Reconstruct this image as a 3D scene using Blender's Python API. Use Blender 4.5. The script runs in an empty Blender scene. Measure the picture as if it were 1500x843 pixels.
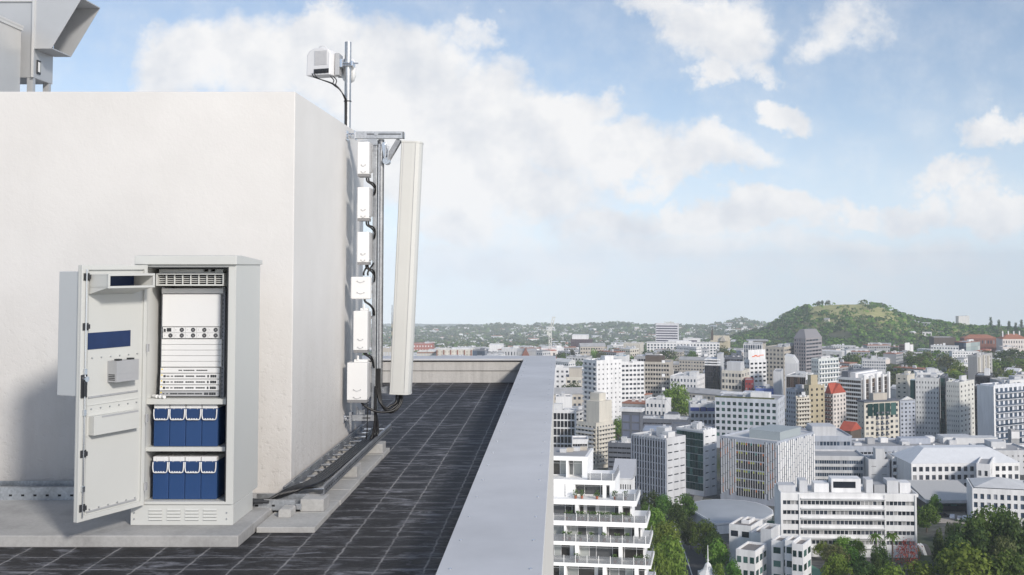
import bpy, math, random
from mathutils import Vector, Matrix
R = math.radians
rnd = random.Random(7)
SC = bpy.context.scene
COL = SC.collection
# ---------------------------------------------------------------- camera model (photo pixels 1500x843 -> world)
F, CX, HY, CAMZ = 1650.0, 823.0, 390.0, 2.015
TH = math.atan(0.0457)
PY0 = HY - F * math.tan(TH)
def P(px, py, Y):
    a = (px - CX) / F; b = -(py - PY0) / F
    c, s = math.cos(TH), math.sin(TH)
    k = Y / (c - b * s)
    return Vector((a * k, Y, CAMZ + (s + b * c) * k))
SLOPE = 88.0 / F
def gz(Y): return CAMZ - 65.0 - SLOPE * Y          # the city falls gently away from the hill the tower stands on
def grow(py): return 65.0 * F / (py - 478.0)       # distance at which the ground shows in row py
cam = bpy.data.cameras.new('camera'); co = bpy.data.objects.new('camera', cam); COL.objects.link(co)
co.location = (0, 0, CAMZ); co.rotation_euler = (math.pi / 2 + TH, 0, 0)
cam.sensor_width = 36; cam.lens = F / 1500 * 36
cam.shift_x = (750 - CX) / 1500; cam.shift_y = (PY0 - 421.5) / 1500
cam.clip_start = 0.1; cam.clip_end = 40000
SC.camera = co
# ---------------------------------------------------------------- materials
def _nt(name):
    m = bpy.data.materials.new(name); m.use_nodes = True
    nt = m.node_tree; b = nt.nodes['Principled BSDF']
    return m, nt, b
def N(nt, typ, **kw):
    n = nt.nodes.new(typ)
    for k, v in kw.items():
        if k in ('op',): n.operation = v
        elif k == 'blend': n.blend_type = v
        elif k == 'dtype': n.data_type = v
        else: n.inputs[k.replace('_', ' ')].default_value = v
    return n
def L(nt, a, ao, b, bi): nt.links.new(a.outputs[ao], b.inputs[bi])
def math_(nt, op, a, b=None, c=None, clamp=False):
    n = nt.nodes.new('ShaderNodeMath'); n.operation = op; n.use_clamp = clamp
    for i, v in enumerate((a, b, c)):
        if v is None: continue
        if isinstance(v, (int, float)): n.inputs[i].default_value = v
        else: nt.links.new(v, n.inputs[i])
    return n.outputs[0]
def ramp(nt, fac, stops):
    r = nt.nodes.new('ShaderNodeValToRGB'); nt.links.new(fac, r.inputs[0])
    e = r.color_ramp.elements
    while len(e) < len(stops): e.new(0.5)
    for x, (p, c) in zip(e, stops):
        x.position = p; x.color = (*c, 1) if len(c) == 3 else c
    return r.outputs[0]
def mixc(nt, fac, a, b, blend='MIX'):
    n = nt.nodes.new('ShaderNodeMix'); n.data_type = 'RGBA'; n.blend_type = blend
    for i, v in ((0, fac), (6, a), (7, b)):
        if isinstance(v, (int, float)): n.inputs[i].default_value = v
        elif isinstance(v, tuple): n.inputs[i].default_value = (*v, 1) if len(v) == 3 else v
        else: nt.links.new(v, n.inputs[i])
    return n.outputs[2]
def noise(nt, vec, scale, detail=4, rough=0.55, dist=0.0):
    n = nt.nodes.new('ShaderNodeTexNoise'); n.inputs['Scale'].default_value = scale
    n.inputs['Detail'].default_value = detail; n.inputs['Roughness'].default_value = rough; n.inputs['Distortion'].default_value = dist
    if vec is not None: nt.links.new(vec, n.inputs['Vector'])
    return n.outputs[0]
def objco(nt, scale=None):
    t = nt.nodes.new('ShaderNodeTexCoord'); o = t.outputs['Object']
    if scale:
        mp = nt.nodes.new('ShaderNodeMapping'); mp.inputs['Scale'].default_value = scale
        nt.links.new(o, mp.inputs[0]); o = mp.outputs[0]
    return o
def bump(nt, b, h, strength, dist=0.01):
    n = nt.nodes.new('ShaderNodeBump'); n.inputs['Strength'].default_value = strength; n.inputs['Distance'].default_value = dist
    nt.links.new(h, n.inputs['Height']); nt.links.new(n.outputs[0], b.inputs['Normal'])
_mc = {}
def M(name, col, rough=0.5, metal=0.0, var=0.06, vscale=3.0, bscale=0, bstr=0.1, streak=False, spec=None):
    if name in _mc: return _mc[name]
    m, nt, b = _nt(name)
    b.inputs['Roughness'].default_value = rough; b.inputs['Metallic'].default_value = metal
    if spec is not None: b.inputs['Specular IOR Level'].default_value = spec
    if var > 0:
        v = objco(nt, (1, 1, 0.12) if streak else None)
        f = noise(nt, v, vscale, 5, 0.6)
        c = ramp(nt, f, [(0.3, tuple(max(0, x * (1 - var)) for x in col)), (0.7, tuple(min(1, x * (1 + var)) for x in col))])
        nt.links.new(c, b.inputs['Base Color'])
    else: b.inputs['Base Color'].default_value = (*col, 1)
    if bscale: bump(nt, b, noise(nt, objco(nt), bscale, 4), bstr)
    _mc[name] = m
    return m
# ---------------------------------------------------------------- mesh builder
class MB:
    def __init__(s, M=None): s.v = []; s.f = []; s.m = []; s.s = []; s.M = M
    def add(s, vs, fs, m=0, sm=False):
        o = len(s.v)
        for v in vs:
            v = Vector(v); s.v.append(s.M @ v if s.M is not None else v)
        for f in fs: s.f.append([o + i for i in f]); s.m.append(m); s.s.append(sm)
    def box(s, x0, x1, y0, y1, z0, z1, m=0):
        s.add([(x0,y0,z0),(x1,y0,z0),(x1,y1,z0),(x0,y1,z0),(x0,y0,z1),(x1,y0,z1),(x1,y1,z1),(x0,y1,z1)],
              [(0,3,2,1),(4,5,6,7),(0,1,5,4),(1,2,6,5),(2,3,7,6),(3,0,4,7)], m)
    def obox(s, o, a, b, c, m=0):
        o, a, b, c = map(Vector, (o, a, b, c))
        vs = [o, o+a, o+a+b, o+b, o+c, o+a+c, o+a+b+c, o+b+c]
        fs = [(0,3,2,1),(4,5,6,7),(0,1,5,4),(1,2,6,5),(2,3,7,6),(3,0,4,7)]
        if a.cross(b).dot(c) < 0: fs = [f[::-1] for f in fs]
        s.add(vs, fs, m)
    def prism(s, poly, z0, z1, m=0, axis='z'):
        n = len(poly)
        def q(p, z): return {'z': (p[0], p[1], z), 'y': (p[0], z, p[1]), 'x': (z, p[0], p[1])}[axis]
        s.add([q(p, z0) for p in poly] + [q(p, z1) for p in poly],
              [tuple(range(n))[::-1], tuple(range(n, 2*n))] + [(i, (i+1) % n, n+(i+1) % n, n+i) for i in range(n)], m)
    def tube(s, pts, r, n=10, m=0, smooth_path=True, caps=True, r1=None):
        pts = [Vector(p) for p in pts]
        if smooth_path and len(pts) > 2:
            q = []
            for i in range(len(pts) - 1):
                p0 = pts[max(i-1, 0)]; p1 = pts[i]; p2 = pts[i+1]; p3 = pts[min(i+2, len(pts)-1)]
                for k in range(6):
                    t = k / 6
                    q.append(0.5 * ((2*p1) + (p2-p0)*t + (2*p0-5*p1+4*p2-p3)*t*t + (3*p1-p0-3*p2+p3)*t**3))
            q.append(pts[-1]); pts = q
        vs = []; fs = []
        up = None
        for i, p in enumerate(pts):
            t = (pts[min(i+1, len(pts)-1)] - pts[max(i-1, 0)]).normalized()
            if up is None:
                up = Vector((0,0,1)) if abs(t.z) < 0.9 else Vector((1,0,0))
            x = t.cross(up); x.normalize(); up = x.cross(t); up.normalize()
            rr = r if r1 is None else r + (r1 - r) * i / (len(pts)-1)
            for k in range(n):
                a = 2*math.pi*k/n
                vs.append(p + (x*math.cos(a) + up*math.sin(a)) * rr)
        for i in range(len(pts)-1):
            for k in range(n):
                fs.append((i*n+k, i*n+(k+1) % n, (i+1)*n+(k+1) % n, (i+1)*n+k))
        s.add(vs, fs, m, True)
        if caps:
            o = len(pts)-1
            s.add(vs[:n], [tuple(range(n))[::-1]], m); s.add(vs[o*n:], [tuple(range(n))], m)
    def cyl(s, p0, p1, r, n=16, m=0, r1=None): s.tube([p0, p1], r, n, m, False, True, r1)
    def build(s, name, mats, parent=None, bevel=0.0, seg=2):
        me = bpy.data.meshes.new(name)
        off = Vector((0,0,0))
        if parent is not None and parent.get('_o') is not None: off = Vector(parent['_o'])
        me.from_pydata([tuple(v - off) for v in s.v], [], s.f)
        if not isinstance(mats, (list, tuple)): mats = [mats]
        for m in mats: me.materials.append(m)
        if len(mats) > 1: me.polygons.foreach_set('material_index', s.m)
        if any(s.s): me.polygons.foreach_set('use_smooth', s.s)
        me.update()
        o = bpy.data.objects.new(name, me); COL.objects.link(o)
        if parent is not None:
            o.parent = parent
            if parent.get('_o') is not None: o['_o'] = parent['_o']
        if bevel:
            bv = o.modifiers.new('bevel', 'BEVEL'); bv.width = bevel; bv.segments = seg; bv.limit_method = 'ANGLE'; bv.angle_limit = R(40)
            bv.harden_normals = False
        return o
def tag(o, label, cat, group=None):
    o['label'] = label; o['category'] = cat
    if group: o['group'] = group
    return o
def struct(o): o['kind'] = 'structure'; return o
def stuff(o): o['kind'] = 'stuff'; return o
def empty(name, loc, label, cat, group=None, rz=0.0, world=True):
    """Empty at a thing's base; with world=True its children are built in world coordinates."""
    o = bpy.data.objects.new(name, None); COL.objects.link(o); o.location = loc; o.rotation_euler = (0, 0, rz)
    o.empty_display_size = 0.2
    if world: o['_o'] = tuple(loc)
    return tag(o, label, cat, group)
def dup(o, parent=None, **kw):
    c = o.copy(); COL.objects.link(c)
    if parent is not None: c.parent = parent
    for ch in o.children: dup(ch, c)
    return c
# ================================================================ ROOFTOP
def mat_plaster():
    m, nt, b = _nt('white_render')
    v = objco(nt); b.inputs['Roughness'].default_value = 0.75
    big = noise(nt, v, 1.1, 5, 0.6); fine = noise(nt, v, 45, 6, 0.65); mid = noise(nt, v, 7, 5, 0.6)
    c = ramp(nt, big, [(0.25, (0.61, 0.595, 0.575)), (0.75, (0.685, 0.67, 0.65))])
    # dirt band towards the foot of the wall
    sep = N(nt, 'ShaderNodeSeparateXYZ'); nt.links.new(v, sep.inputs[0])
    low = math_(nt, 'MULTIPLY_ADD', sep.outputs[2], -0.62, 1.15, True)
    st = noise(nt, objco(nt, (2.5, 2.5, 0.35)), 2.2, 6, 0.7)
    f = math_(nt, 'MULTIPLY', low, math_(nt, 'MULTIPLY', st, 1.15, clamp=True))
    c = mixc(nt, math_(nt, 'MULTIPLY', f, 0.75), c, (0.42, 0.385, 0.345))
    sp = math_(nt, 'GREATER_THAN', noise(nt, v, 26, 6, 0.7), 0.69)
    c = mixc(nt, math_(nt, 'MULTIPLY', sp, math_(nt, 'MULTIPLY', low, 0.45)), c, (0.3, 0.28, 0.26))
    nt.links.new(c, b.inputs['Base Color'])
    pit = math_(nt, 'MULTIPLY', math_(nt, 'GREATER_THAN', mid, 0.62), 0.0)
    pits = math_(nt, 'SMOOTH_MIN', noise(nt, v, 17, 5, 0.7), 0.45, 0.1)
    h = math_(nt, 'ADD', math_(nt, 'MULTIPLY', fine, 0.35), math_(nt, 'MULTIPLY', mid, 0.7))
    h = math_(nt, 'ADD', h, math_(nt, 'MULTIPLY', pits, math_(nt, 'MULTIPLY', low, 8.0)))
    bump(nt, b, h, 0.36, 0.012)
    return m
def mat_concrete(name, col, dark=0.6, streak=False, bs=0.35, stain=0.5):
    m, nt, b = _nt(name); b.inputs['Roughness'].default_value = 0.85
    v = objco(nt); vs = objco(nt, (4, 4, 0.35)) if streak else v
    n1 = noise(nt, vs, 2.2, 7, 0.65); n2 = noise(nt, v, 38, 6, 0.7)
    d = tuple(x * dark for x in col)
    c = ramp(nt, n1, [(0.28, d), (0.5, col), (0.8, tuple(min(1, x * 1.15) for x in col))])
    c2 = ramp(nt, n2, [(0.3, (0.72,) * 3), (0.6, (1,) * 3)])
    nt.links.new(mixc(nt, stain, c, c2, 'MULTIPLY'), b.inputs['Base Color'])
    bump(nt, b, math_(nt, 'ADD', n2, math_(nt, 'MULTIPLY', n1, 0.6)), bs, 0.006)
    return m
def mat_tiles():
    m, nt, b = _nt('bitumen_tiles')
    v = objco(nt)
    wob = N(nt, 'ShaderNodeVectorMath', op='MULTIPLY_ADD')
    nz = nt.nodes.new('ShaderNodeTexNoise'); nz.inputs['Scale'].default_value = 9; nz.inputs['Detail'].default_value = 5
    nt.links.new(v, nz.inputs['Vector']); nt.links.new(nz.outputs['Color'], wob.inputs[0])
    wob.inputs[1].default_value = (0.036, 0.045, 0); nt.links.new(v, wob.inputs[2])
    sep = N(nt, 'ShaderNodeSeparateXYZ'); nt.links.new(wob.outputs[0], sep.inputs[0])
    def line(co, size, off, w):
        f = math_(nt, 'FRACT', math_(nt, 'MULTIPLY_ADD', co, 1 / size, off))
        d = math_(nt, 'ABSOLUTE', math_(nt, 'SUBTRACT', f, 0.5))      # 0.5 on the joint
        return math_(nt, 'SMOOTH_MAX', math_(nt, 'MULTIPLY_ADD', d, 1 / w, 1 - 0.5 / w), 0.0, 0.05)
    lx = line(sep.outputs[0], 0.3205, 3.776 / 0.3205 + 0.011, 0.034)
    ly = line(sep.outputs[1], 0.30, -7.6 / 0.30 + 60.0 - 0.05, 0.03)
    brk = noise(nt, v, 6, 5, 0.7)
    lx = math_(nt, 'MULTIPLY', lx, math_(nt, 'MULTIPLY_ADD', brk, 3.4, -0.95, True))
    brk2 = noise(nt, objco(nt, (1, 3, 1)), 2.3, 6, 0.7)
    ly = math_(nt, 'MULTIPLY', ly, math_(nt, 'MULTIPLY_ADD', brk2, 5.0, -1.75, True))
    wx_ = line(sep.outputs[0], 0.3205, 3.776 / 0.3205 + 0.011, 0.20); wy_ = line(sep.outputs[1], 0.30, -7.6 / 0.30 + 60.0 - 0.05, 0.20)
    j = math_(nt, 'MAXIMUM', lx, ly)
    # streaks of lime bloom, drawn out across the roof
    s1 = noise(nt, objco(nt, (1.3, 3.6, 1)), 1.9, 9, 0.74, 0.5)
    s2 = noise(nt, v, 0.55, 4, 0.6)
    s3 = noise(nt, objco(nt, (3, 9, 1)), 2.5, 7, 0.75, 0.4)
    bl = math_(nt, 'MULTIPLY', math_(nt, 'MULTIPLY_ADD', s1, 7.5, -3.85, True), math_(nt, 'MULTIPLY_ADD', s2, 4.5, -1.35, True))
    bl = math_(nt, 'MULTIPLY', bl, math_(nt, 'MULTIPLY_ADD', s3, 4.0, -1.1, True))
    scf = math_(nt, 'MULTIPLY', math_(nt, 'MAXIMUM', wx_, wy_), math_(nt, 'MULTIPLY_ADD', noise(nt, objco(nt, (2, 5, 1)), 4, 8, 0.75, 0.4), 4.5, -2.05, True))
    base = ramp(nt, noise(nt, objco(nt, (1.5, 4, 1)), 2.0, 7, 0.7), [(0.3, (0.012, 0.012, 0.014)), (0.55, (0.022, 0.022, 0.025)), (0.8, (0.048, 0.048, 0.054))])
    gr = ramp(nt, noise(nt, v, 30, 4), [(0.3, (0.6,) * 3), (0.7, (1.25,) * 3)])
    base = mixc(nt, 0.8, base, gr, 'MULTIPLY')
    c = mixc(nt, math_(nt, 'MULTIPLY', bl, 0.9), base, (0.27, 0.275, 0.30))
    c = mixc(nt, math_(nt, 'MULTIPLY', scf, 0.7), c, (0.20, 0.205, 0.225))
    c = mixc(nt, math_(nt, 'MULTIPLY', j, 0.85), c, (0.34, 0.33, 0.325))
    nt.links.new(c, b.inputs['Base Color'])
    nt.links.new(math_(nt, 'MULTIPLY_ADD', s1, 0.4, 0.42), b.inputs['Roughness']); b.inputs['Specular IOR Level'].default_value = 0.22
    h = math_(nt, 'ADD', math_(nt, 'MULTIPLY', noise(nt, objco(nt, (1, 3, 1)), 9, 6, 0.7), 0.6), math_(nt, 'MULTIPLY', j, -0.25))
    bump(nt, b, h, 0.55, 0.012)
    return m
def mat_galv(name='galvanised_steel', col=(0.52, 0.535, 0.55), rough=0.42):
    m, nt, b = _nt(name); v = objco(nt)
    b.inputs['Metallic'].default_value = 0.85
    vo = nt.nodes.new('ShaderNodeTexVoronoi'); vo.inputs['Scale'].default_value = 55; nt.links.new(v, vo.inputs['Vector'])
    n = noise(nt, v, 6, 5)
    c = ramp(nt, n, [(0.3, tuple(x * 0.82 for x in col)), (0.7, tuple(x * 1.1 for x in col))])
    g = ramp(nt, vo.outputs['Color'], [(0.2, (0.88,) * 3), (0.8, (1.06,) * 3)])
    nt.links.new(mixc(nt, 1.0, c, g, 'MULTIPLY'), b.inputs['Base Color'])
    nt.links.new(math_(nt, 'MULTIPLY_ADD', n, 0.25, rough - 0.1), b.inputs['Roughness'])
    return m
PLASTER = mat_plaster(); TILES = mat_tiles(); GALV = mat_galv(); GALVD = mat_galv('weathered_steel', (0.36, 0.37, 0.385), 0.5)
CONC = mat_concrete('plinth_concrete', (0.40, 0.395, 0.385), 0.72); PAVE = mat_concrete('paver_concrete', (0.43, 0.425, 0.41), 0.75)
PARA = mat_concrete('parapet_concrete', (0.52, 0.505, 0.48), 0.8, True, 0.3, 0.4)
COPING = M('coping_sheet', (0.58, 0.585, 0.60), 0.55, 0.03, 0.10, 1.1, 120, 0.05)
CAB = M('cabinet_paint', (0.56, 0.565, 0.54), 0.42, 0, 0.02, 2.0, 300, 0.02)
CABI = M('cabinet_inner_paint', (0.66, 0.665, 0.64), 0.45, 0, 0.04, 3.0)
COWL = M('cowl_paint', (0.50, 0.52, 0.53), 0.45, 0, 0.02, 2.0)
WHITE = M('white_powdercoat', (0.73, 0.73, 0.725), 0.4, 0, 0.015, 4)
OFFW = M('radome_plastic', (0.54, 0.54, 0.515), 0.42, 0, 0.03, 2.0)
BLUE = M('battery_blue', (0.020, 0.058, 0.165), 0.4, 0, 0.05, 8, 200, 0.03)
NAVY = M('filter_navy', (0.010, 0.028, 0.095), 0.55, 0, 0.12, 12, 80, 0.05)
BLACK = M('black_rubber', (0.012, 0.012, 0.013), 0.42, 0, 0.1, 20)
DARK = M('dark_plastic', (0.03, 0.032, 0.036), 0.5, 0, 0.1, 10)
GREYP = M('grey_plastic', (0.22, 0.22, 0.225), 0.5, 0, 0.05, 8)
MODG = M('module_grey', (0.40, 0.405, 0.415), 0.42, 0.1, 0.04, 8)
STEEL = M('bright_steel', (0.66, 0.68, 0.71), 0.24, 0.95, 0.05, 5)
RAILG = M('rail_grey', (0.30, 0.31, 0.335), 0.45, 0.3, 0.05, 8)
DUCTM = M('duct_sheet', (0.46, 0.47, 0.48), 0.42, 0.3, 0.06, 2.0, 0, .1)
YEL = M('yellow_label', (0.75, 0.55, 0.03), 0.5, 0, 0.02)

WX, WY, WTOP, WEND = -2.31, 9.70, 3.525, 13.1
# --- roof deck (the floor we look across)
g = MB(); g.add([(-14, 1.5, 0), (-0.50, 1.5, 0), (-0.50, 19.6, 0), (-14, 19.6, 0)], [(0, 1, 2, 3)])
struct(g.build('roof_floor', TILES))
# --- our own building below the roof
rb = empty('roof_building', (-8, 10, -78), 'grey rendered tower block under the tiled roof, seen only as its outer edge', 'building')
g = MB(); g.box(-16, -0.145, 1.0, 20.14, -78, -0.03); g.build('wall', PARA, rb)
# --- parapet
pp = empty('parapet', (-0.3, 12, 0), 'low concrete parapet with grey metal capping round the roof edge', 'parapet')
g = MB(); g.box(-0.56, -0.145, 1.0, 20.14, -0.03, 0.36); g.box(-14, -0.56, 19.62, 20.14, -0.03, 0.36); g.build('wall', PARA, pp)
g = MB()   # overhanging upper course, a shallow step in the upstand
g.box(-14, -0.56, 19.598, 19.62, 0.205, 0.36); g.build('band', PARA, pp, 0.004)
g = MB()
zt = 0.415
g.prism([(-0.655, 1.0), (-0.105, 1.0), (-0.105, 20.2), (-14, 20.2), (-14, 19.56), (-0.655, 19.56)], zt - 0.012, zt)
g.box(-0.655, -0.643, 1.0, 19.56, zt - 0.06, zt - 0.012); g.box(-0.117, -0.105, 1.0, 20.2, zt - 0.06, zt - 0.012)
g.box(-14, -0.655, 19.548, 19.56, zt - 0.03, zt - 0.002)
cop = g.build('coping', COPING, pp)
g = MB(); g.box(-0.662, -0.643, 1.0, 19.55, 0.0, 0.03, 0); g.box(-0.60, -0.56, 1.0, 19.6, 0.0, 0.18); g.build('flashing', M('dark_flashing', (0.05, 0.05, 0.055), 0.6), pp)
g = MB()
for i in range(26):
    y = 3.55 + i * 0.62
    for x in (-0.59, -0.165): g.cyl((x, y, zt - 0.002), (x, y, zt + 0.005), 0.010, 8)
bo = g.build('bolt', STEEL, cop); bo['kind'] = 'stuff'
# --- plant room (white wall)
pr = empty('plant_room', (-6, 11, 0), 'white rendered rooftop plant room with weathered corner', 'building')
g = MB(); g.box(-13, WX, WY, WEND, 0.0, WTOP); g.build('wall', PLASTER, pr, 0.008, 3)
g = MB(); g.box(-12.9, WX - 0.1, WY + 0.1, WEND - 0.1, WTOP + 0.001, WTOP + 0.012); g.build('roof', PARA, pr)
# --- air handling unit on top
ah = empty('air_duct', (-5.1, 11.2, WTOP), 'grey sheet metal air duct with angled intake hood above the white wall', 'air duct')
Ya, Yb = 11.0, 11.42
def Q(px, py, Y): return P(px, py, Y)
xr = Q(50, 60, Ya).x; zb = Q(50, 114, Ya).z; ztop = Q(50, 1, Ya).z
g = MB(); g.box(-7.5, xr, Ya, Yb, zb, ztop); g.build('duct_body', DUCTM, ah, 0.004)
g = MB()
h0 = Q(50, 72, Ya); h1 = Q(76, 72, Ya); h2 = Q(121, -3, Ya); 
z2 = h2.z
t = 0.012
prof = [(xr + 0.002, h0.z), (h1.x, h1.z), (h2.x, z2), (xr + 0.002, z2)]
Yh = Yb + 0.0
for y0, y1 in ((Ya - 0.014, Ya - 0.002), (Yh, Yh + t)):
    g.prism(prof, y0, y1, 0, 'y')
g.obox((xr + 0.002, Ya - 0.002, h0.z), (h1.x - xr, 0, 0), (0, Yh - Ya, 0), (0, 0, t))
g.obox((xr + 0.002, Ya - 0.002, z2 - t), (h2.x - xr, 0, 0), (0, Yh - Ya, 0), (0, 0, t))
g.build('intake_hood', DUCTM, ah, 0.002)
g = MB(); g.box(xr - 0.012, xr + 0.012, Ya - 0.03, Ya - 0.014, zb, ztop + 0.02)
g.box(-7.5, xr - 0.012, Ya - 0.02, Ya - 0.002, ztop - 0.015, ztop + 0.012)
g.build('seam_flange', M('flange_grey', (0.58, 0.58, 0.57), 0.45, 0.3), ah)
for x, y in ((xr - 0.035, Ya + 0.03), (xr - 0.035, Yb - 0.05), (xr - 0.5, Ya + 0.03)):
    g = MB(); g.box(x - 0.03, x + 0.03, y - 0.025, y + 0.025, WTOP, zb); g.build('leg', DUCTM, ah)
g = MB(); pa = Q(54, 92, 11.1); pb = Q(57, 109, 11.15)
g.box(xr, xr + 0.012, 11.06, 11.13, pb.z - 0.01, pa.z + 0.02, 1); g.box(xr + 0.012, xr + 0.016, 11.07, 11.11, pb.z + 0.01, pa.z, 0)
g.build('inspection_plate', [M('plate_white', (0.8, 0.8, 0.78), 0.4), DARK], ah)
ab = empty('vent_housing', (-5.6, 10.5, WTOP), 'pale sheet metal vent housing at the left end of the white roof', 'vent housing')
xh = Q(31, 60, 10.86).x
zt1 = Q(32, 41, 10.86).z
g = MB(); g.box(-7.5, xh, 10.35, 10.86, WTOP, zt1); g.build('body', M('housing_sheet', (0.56, 0.55, 0.53), 0.38, 0.4, 0.06, 1.5), ab, 0.004)
g = MB(); g.box(-7.52, xh + 0.015, 10.33, 10.875, zt1 + 0.001, zt1 + 0.02); g.box(xh, xh + 0.012, 10.33, 10.875, zt1 - 0.03, zt1 + 0.0005); g.build('lid', _mc['flange_grey'], ab)

# --- concrete plinth slab and pavers
SX = P(349, 780, 8.17).x
g = MB(); g.box(-12, SX, 8.17, WY - 0.001, 0.0, 0.085)
tag(g.build('concrete_plinth', CONC, None, 0.008, 2), 'wide poured concrete plinth under the open grey cabinet', 'plinth')
ORD = ['first', 'second', 'third', 'fourth', 'fifth', 'sixth', 'seventh', 'eighth', 'ninth']
ys = [8.60, 9.11, 9.58, 10.04, 10.5, 10.96, 11.42, 11.88, 12.33]
for i in range(8):
    g = MB(); jx = rnd.uniform(-0.006, 0.006)
    if i < 2: g.box(SX + 0.012, -1.865 + jx, ys[i] + 0.005, min(ys[i+1], 9.69) - 0.004, 0.001, 0.045)
    else: g.box(WX + 0.01, -1.865 + jx, ys[i] + 0.005, ys[i+1] - 0.004, 0.001, 0.044 + rnd.uniform(0, 0.003))
    tag(g.build('concrete_paver', PAVE, None, 0.005, 2), ORD[i] + ' grey paving slab from the front in the strip along the wall', 'paving slab', 'paving slabs beside the white wall')
# --- cable trays
LB = M('hole_dark', (0.02, 0.02, 0.022), 0.7)
def tray_x(x0, x1, yf, zlo, zhi, parent, name='side_rail'):
    g = MB(); g.box(x0, x1, yf, yf + 0.004, zlo, zhi); g.box(x0, x1, yf, yf + 0.035, zhi + 0.0005, zhi + 0.005); g.box(x0, x1, yf + 0.0045, yf + 0.028, zlo, zlo + 0.004)
    n = max(2, int((x1 - x0) / 0.1))
    for i in range(n):
        x = x0 + 0.06 + i * (x1 - x0 - 0.1) / max(1, n - 1)
        g.box(x - 0.013, x + 0.013, yf - 0.0015, yf, (zlo + zhi) / 2 - 0.008, (zlo + zhi) / 2 + 0.008, 1)
    return g.build(name, [GALV, LB], parent, 0)
tl = empty('cable_tray', (-6, 9.4, 0.085), 'galvanised cable tray along the foot of the white wall, left of the cabinet', 'cable tray')
z1 = P(50, 715, 9.40).z; z0 = P(50, 737, 9.40).z
tray_x(-12, -3.3, 9.40, z0, z1, tl)
g = MB(); g.box(-12, -3.3, 9.60, 9.604, z0, z1 + 0.02); g.build('side_rail', GALV, tl)
for k in range(14):
    g = MB(); x = -3.6 - k * 0.5; g.box(x - 0.02, x + 0.02, 9.4295, 9.5995, z0 + 0.006, z0 + 0.02); g.build('rung', GALV, tl)
for k in range(3):
    g = MB(); x = -3.9 - k * 1.6; g.box(x - 0.1, x + 0.1, 9.42, 9.58, 0.085, z0 - 0.001)
    tag(g.build('support_block', PAVE, None, 0.004), 'low concrete block under the left cable tray, ' + ('nearest the cabinet' if k == 0 else 'second from the cabinet' if k == 1 else 'farthest from the cabinet'), 'concrete block', 'tray support blocks')
t2 = empty('cable_tray', (-2.6, 9.3, 0.085), 'short galvanised tray section between the cabinet foot and the wall corner', 'cable tray')
YT = 9.10
z1 = P(400, 734, YT).z; z0 = P(400, 748, YT).z
x0 = P(365, 740, YT).x; x1 = P(432, 740, YT).x
tray_x(x0, x1, YT, z0, z1, t2)
g = MB(); g.box(x0, x1 + 0.06, YT + 0.22, YT + 0.224, z0, z1 + 0.012); g.box(x0, x1 + 0.05, YT + 0.036, YT + 0.2195, z0 + 0.001, z0 + 0.004); g.build('floor_plate', GALV, t2)
g = MB(); g.box(x1 + 0.001, x1 + 0.05, YT + 0.006, YT + 0.02, z0 + 0.005, z0 + 0.05); g.build('joint_plate', STEEL, t2)
# main ladder along the right wall
t3 = empty('cable_tray', (-2.08, 11, 0.14), 'galvanised ladder tray with bright rungs running along the right side wall', 'cable tray')
TX0, TX1 = WX + 0.03, -1.945
ZL, ZH = 0.146, 0.208
Y0, Y1 = 9.30, 12.95
for x, s in ((TX0, 1), (TX1, -1)):
    g = MB(); g.box(x - 0.002, x + 0.002, Y0, Y1, ZL, ZH); 
    xa, xb = sorted((x + s * 0.0025, x + s * 0.03)); g.box(xa, xb, Y0, Y1, ZL, ZL + 0.004)
    xa, xb = sorted((x - s * 0.0, x - s * -0.022)); g.box(xa, xb, Y0, Y1, ZH + 0.0005, ZH + 0.004)
    if s == -1:
        for i in range(52):
            y = Y0 + 0.08 + i * 0.068
            g.box(x + 0.002, x + 0.0032, y - 0.013, y + 0.013, 0.172, 0.184, 1)
    g.build('side_rail', [GALVD, LB], t3)
for i in range(13):
    g = MB(); y = Y0 + 0.2 + i * 0.283
    g.box(TX0 + 0.0305, TX1 - 0.0305, y - 0.035, y + 0.035, ZL + 0.006, ZL + 0.020); g.build('rung', STEEL, t3, 0.003)
for (xa, xb, ya, zt_, lab) in ((P(440, 730, 9.14).x, P(474, 730, 9.14).x, 9.14, 0.143, 'largest concrete block under the ladder tray, at the wall corner'),
                               (-2.10, P(523, 690, 10.62).x, 10.62, 0.142, 'concrete block half way along under the ladder tray'),
                               (-2.10, P(560.5, 650, 11.95).x, 11.95, 0.142, 'farthest concrete block under the ladder tray')):
    g = MB(); g.box(xa, xb, ya, ya + 0.22, 0.046, zt_)
    tag(g.build('support_block', PAVE, None, 0.004), lab, 'concrete block', 'tray support blocks')
xa = P(408, 752, 8.93).x; xb = P(426, 752, 8.93).x
g = MB(); zz = P(415, 750, 8.93).z
g.prism([(xa, 0.046), (xb, 0.046), (xb, zz + 0.006), (xb - 0.012, zz + 0.02), (xa + 0.012, zz + 0.02), (xa, zz + 0.006)], 8.93, 9.09, 0, 'y')
tag(g.build('support_block', PAVE), 'smallest concrete block with chamfered top, below the short tray end', 'concrete block', 'tray support blocks')
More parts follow.
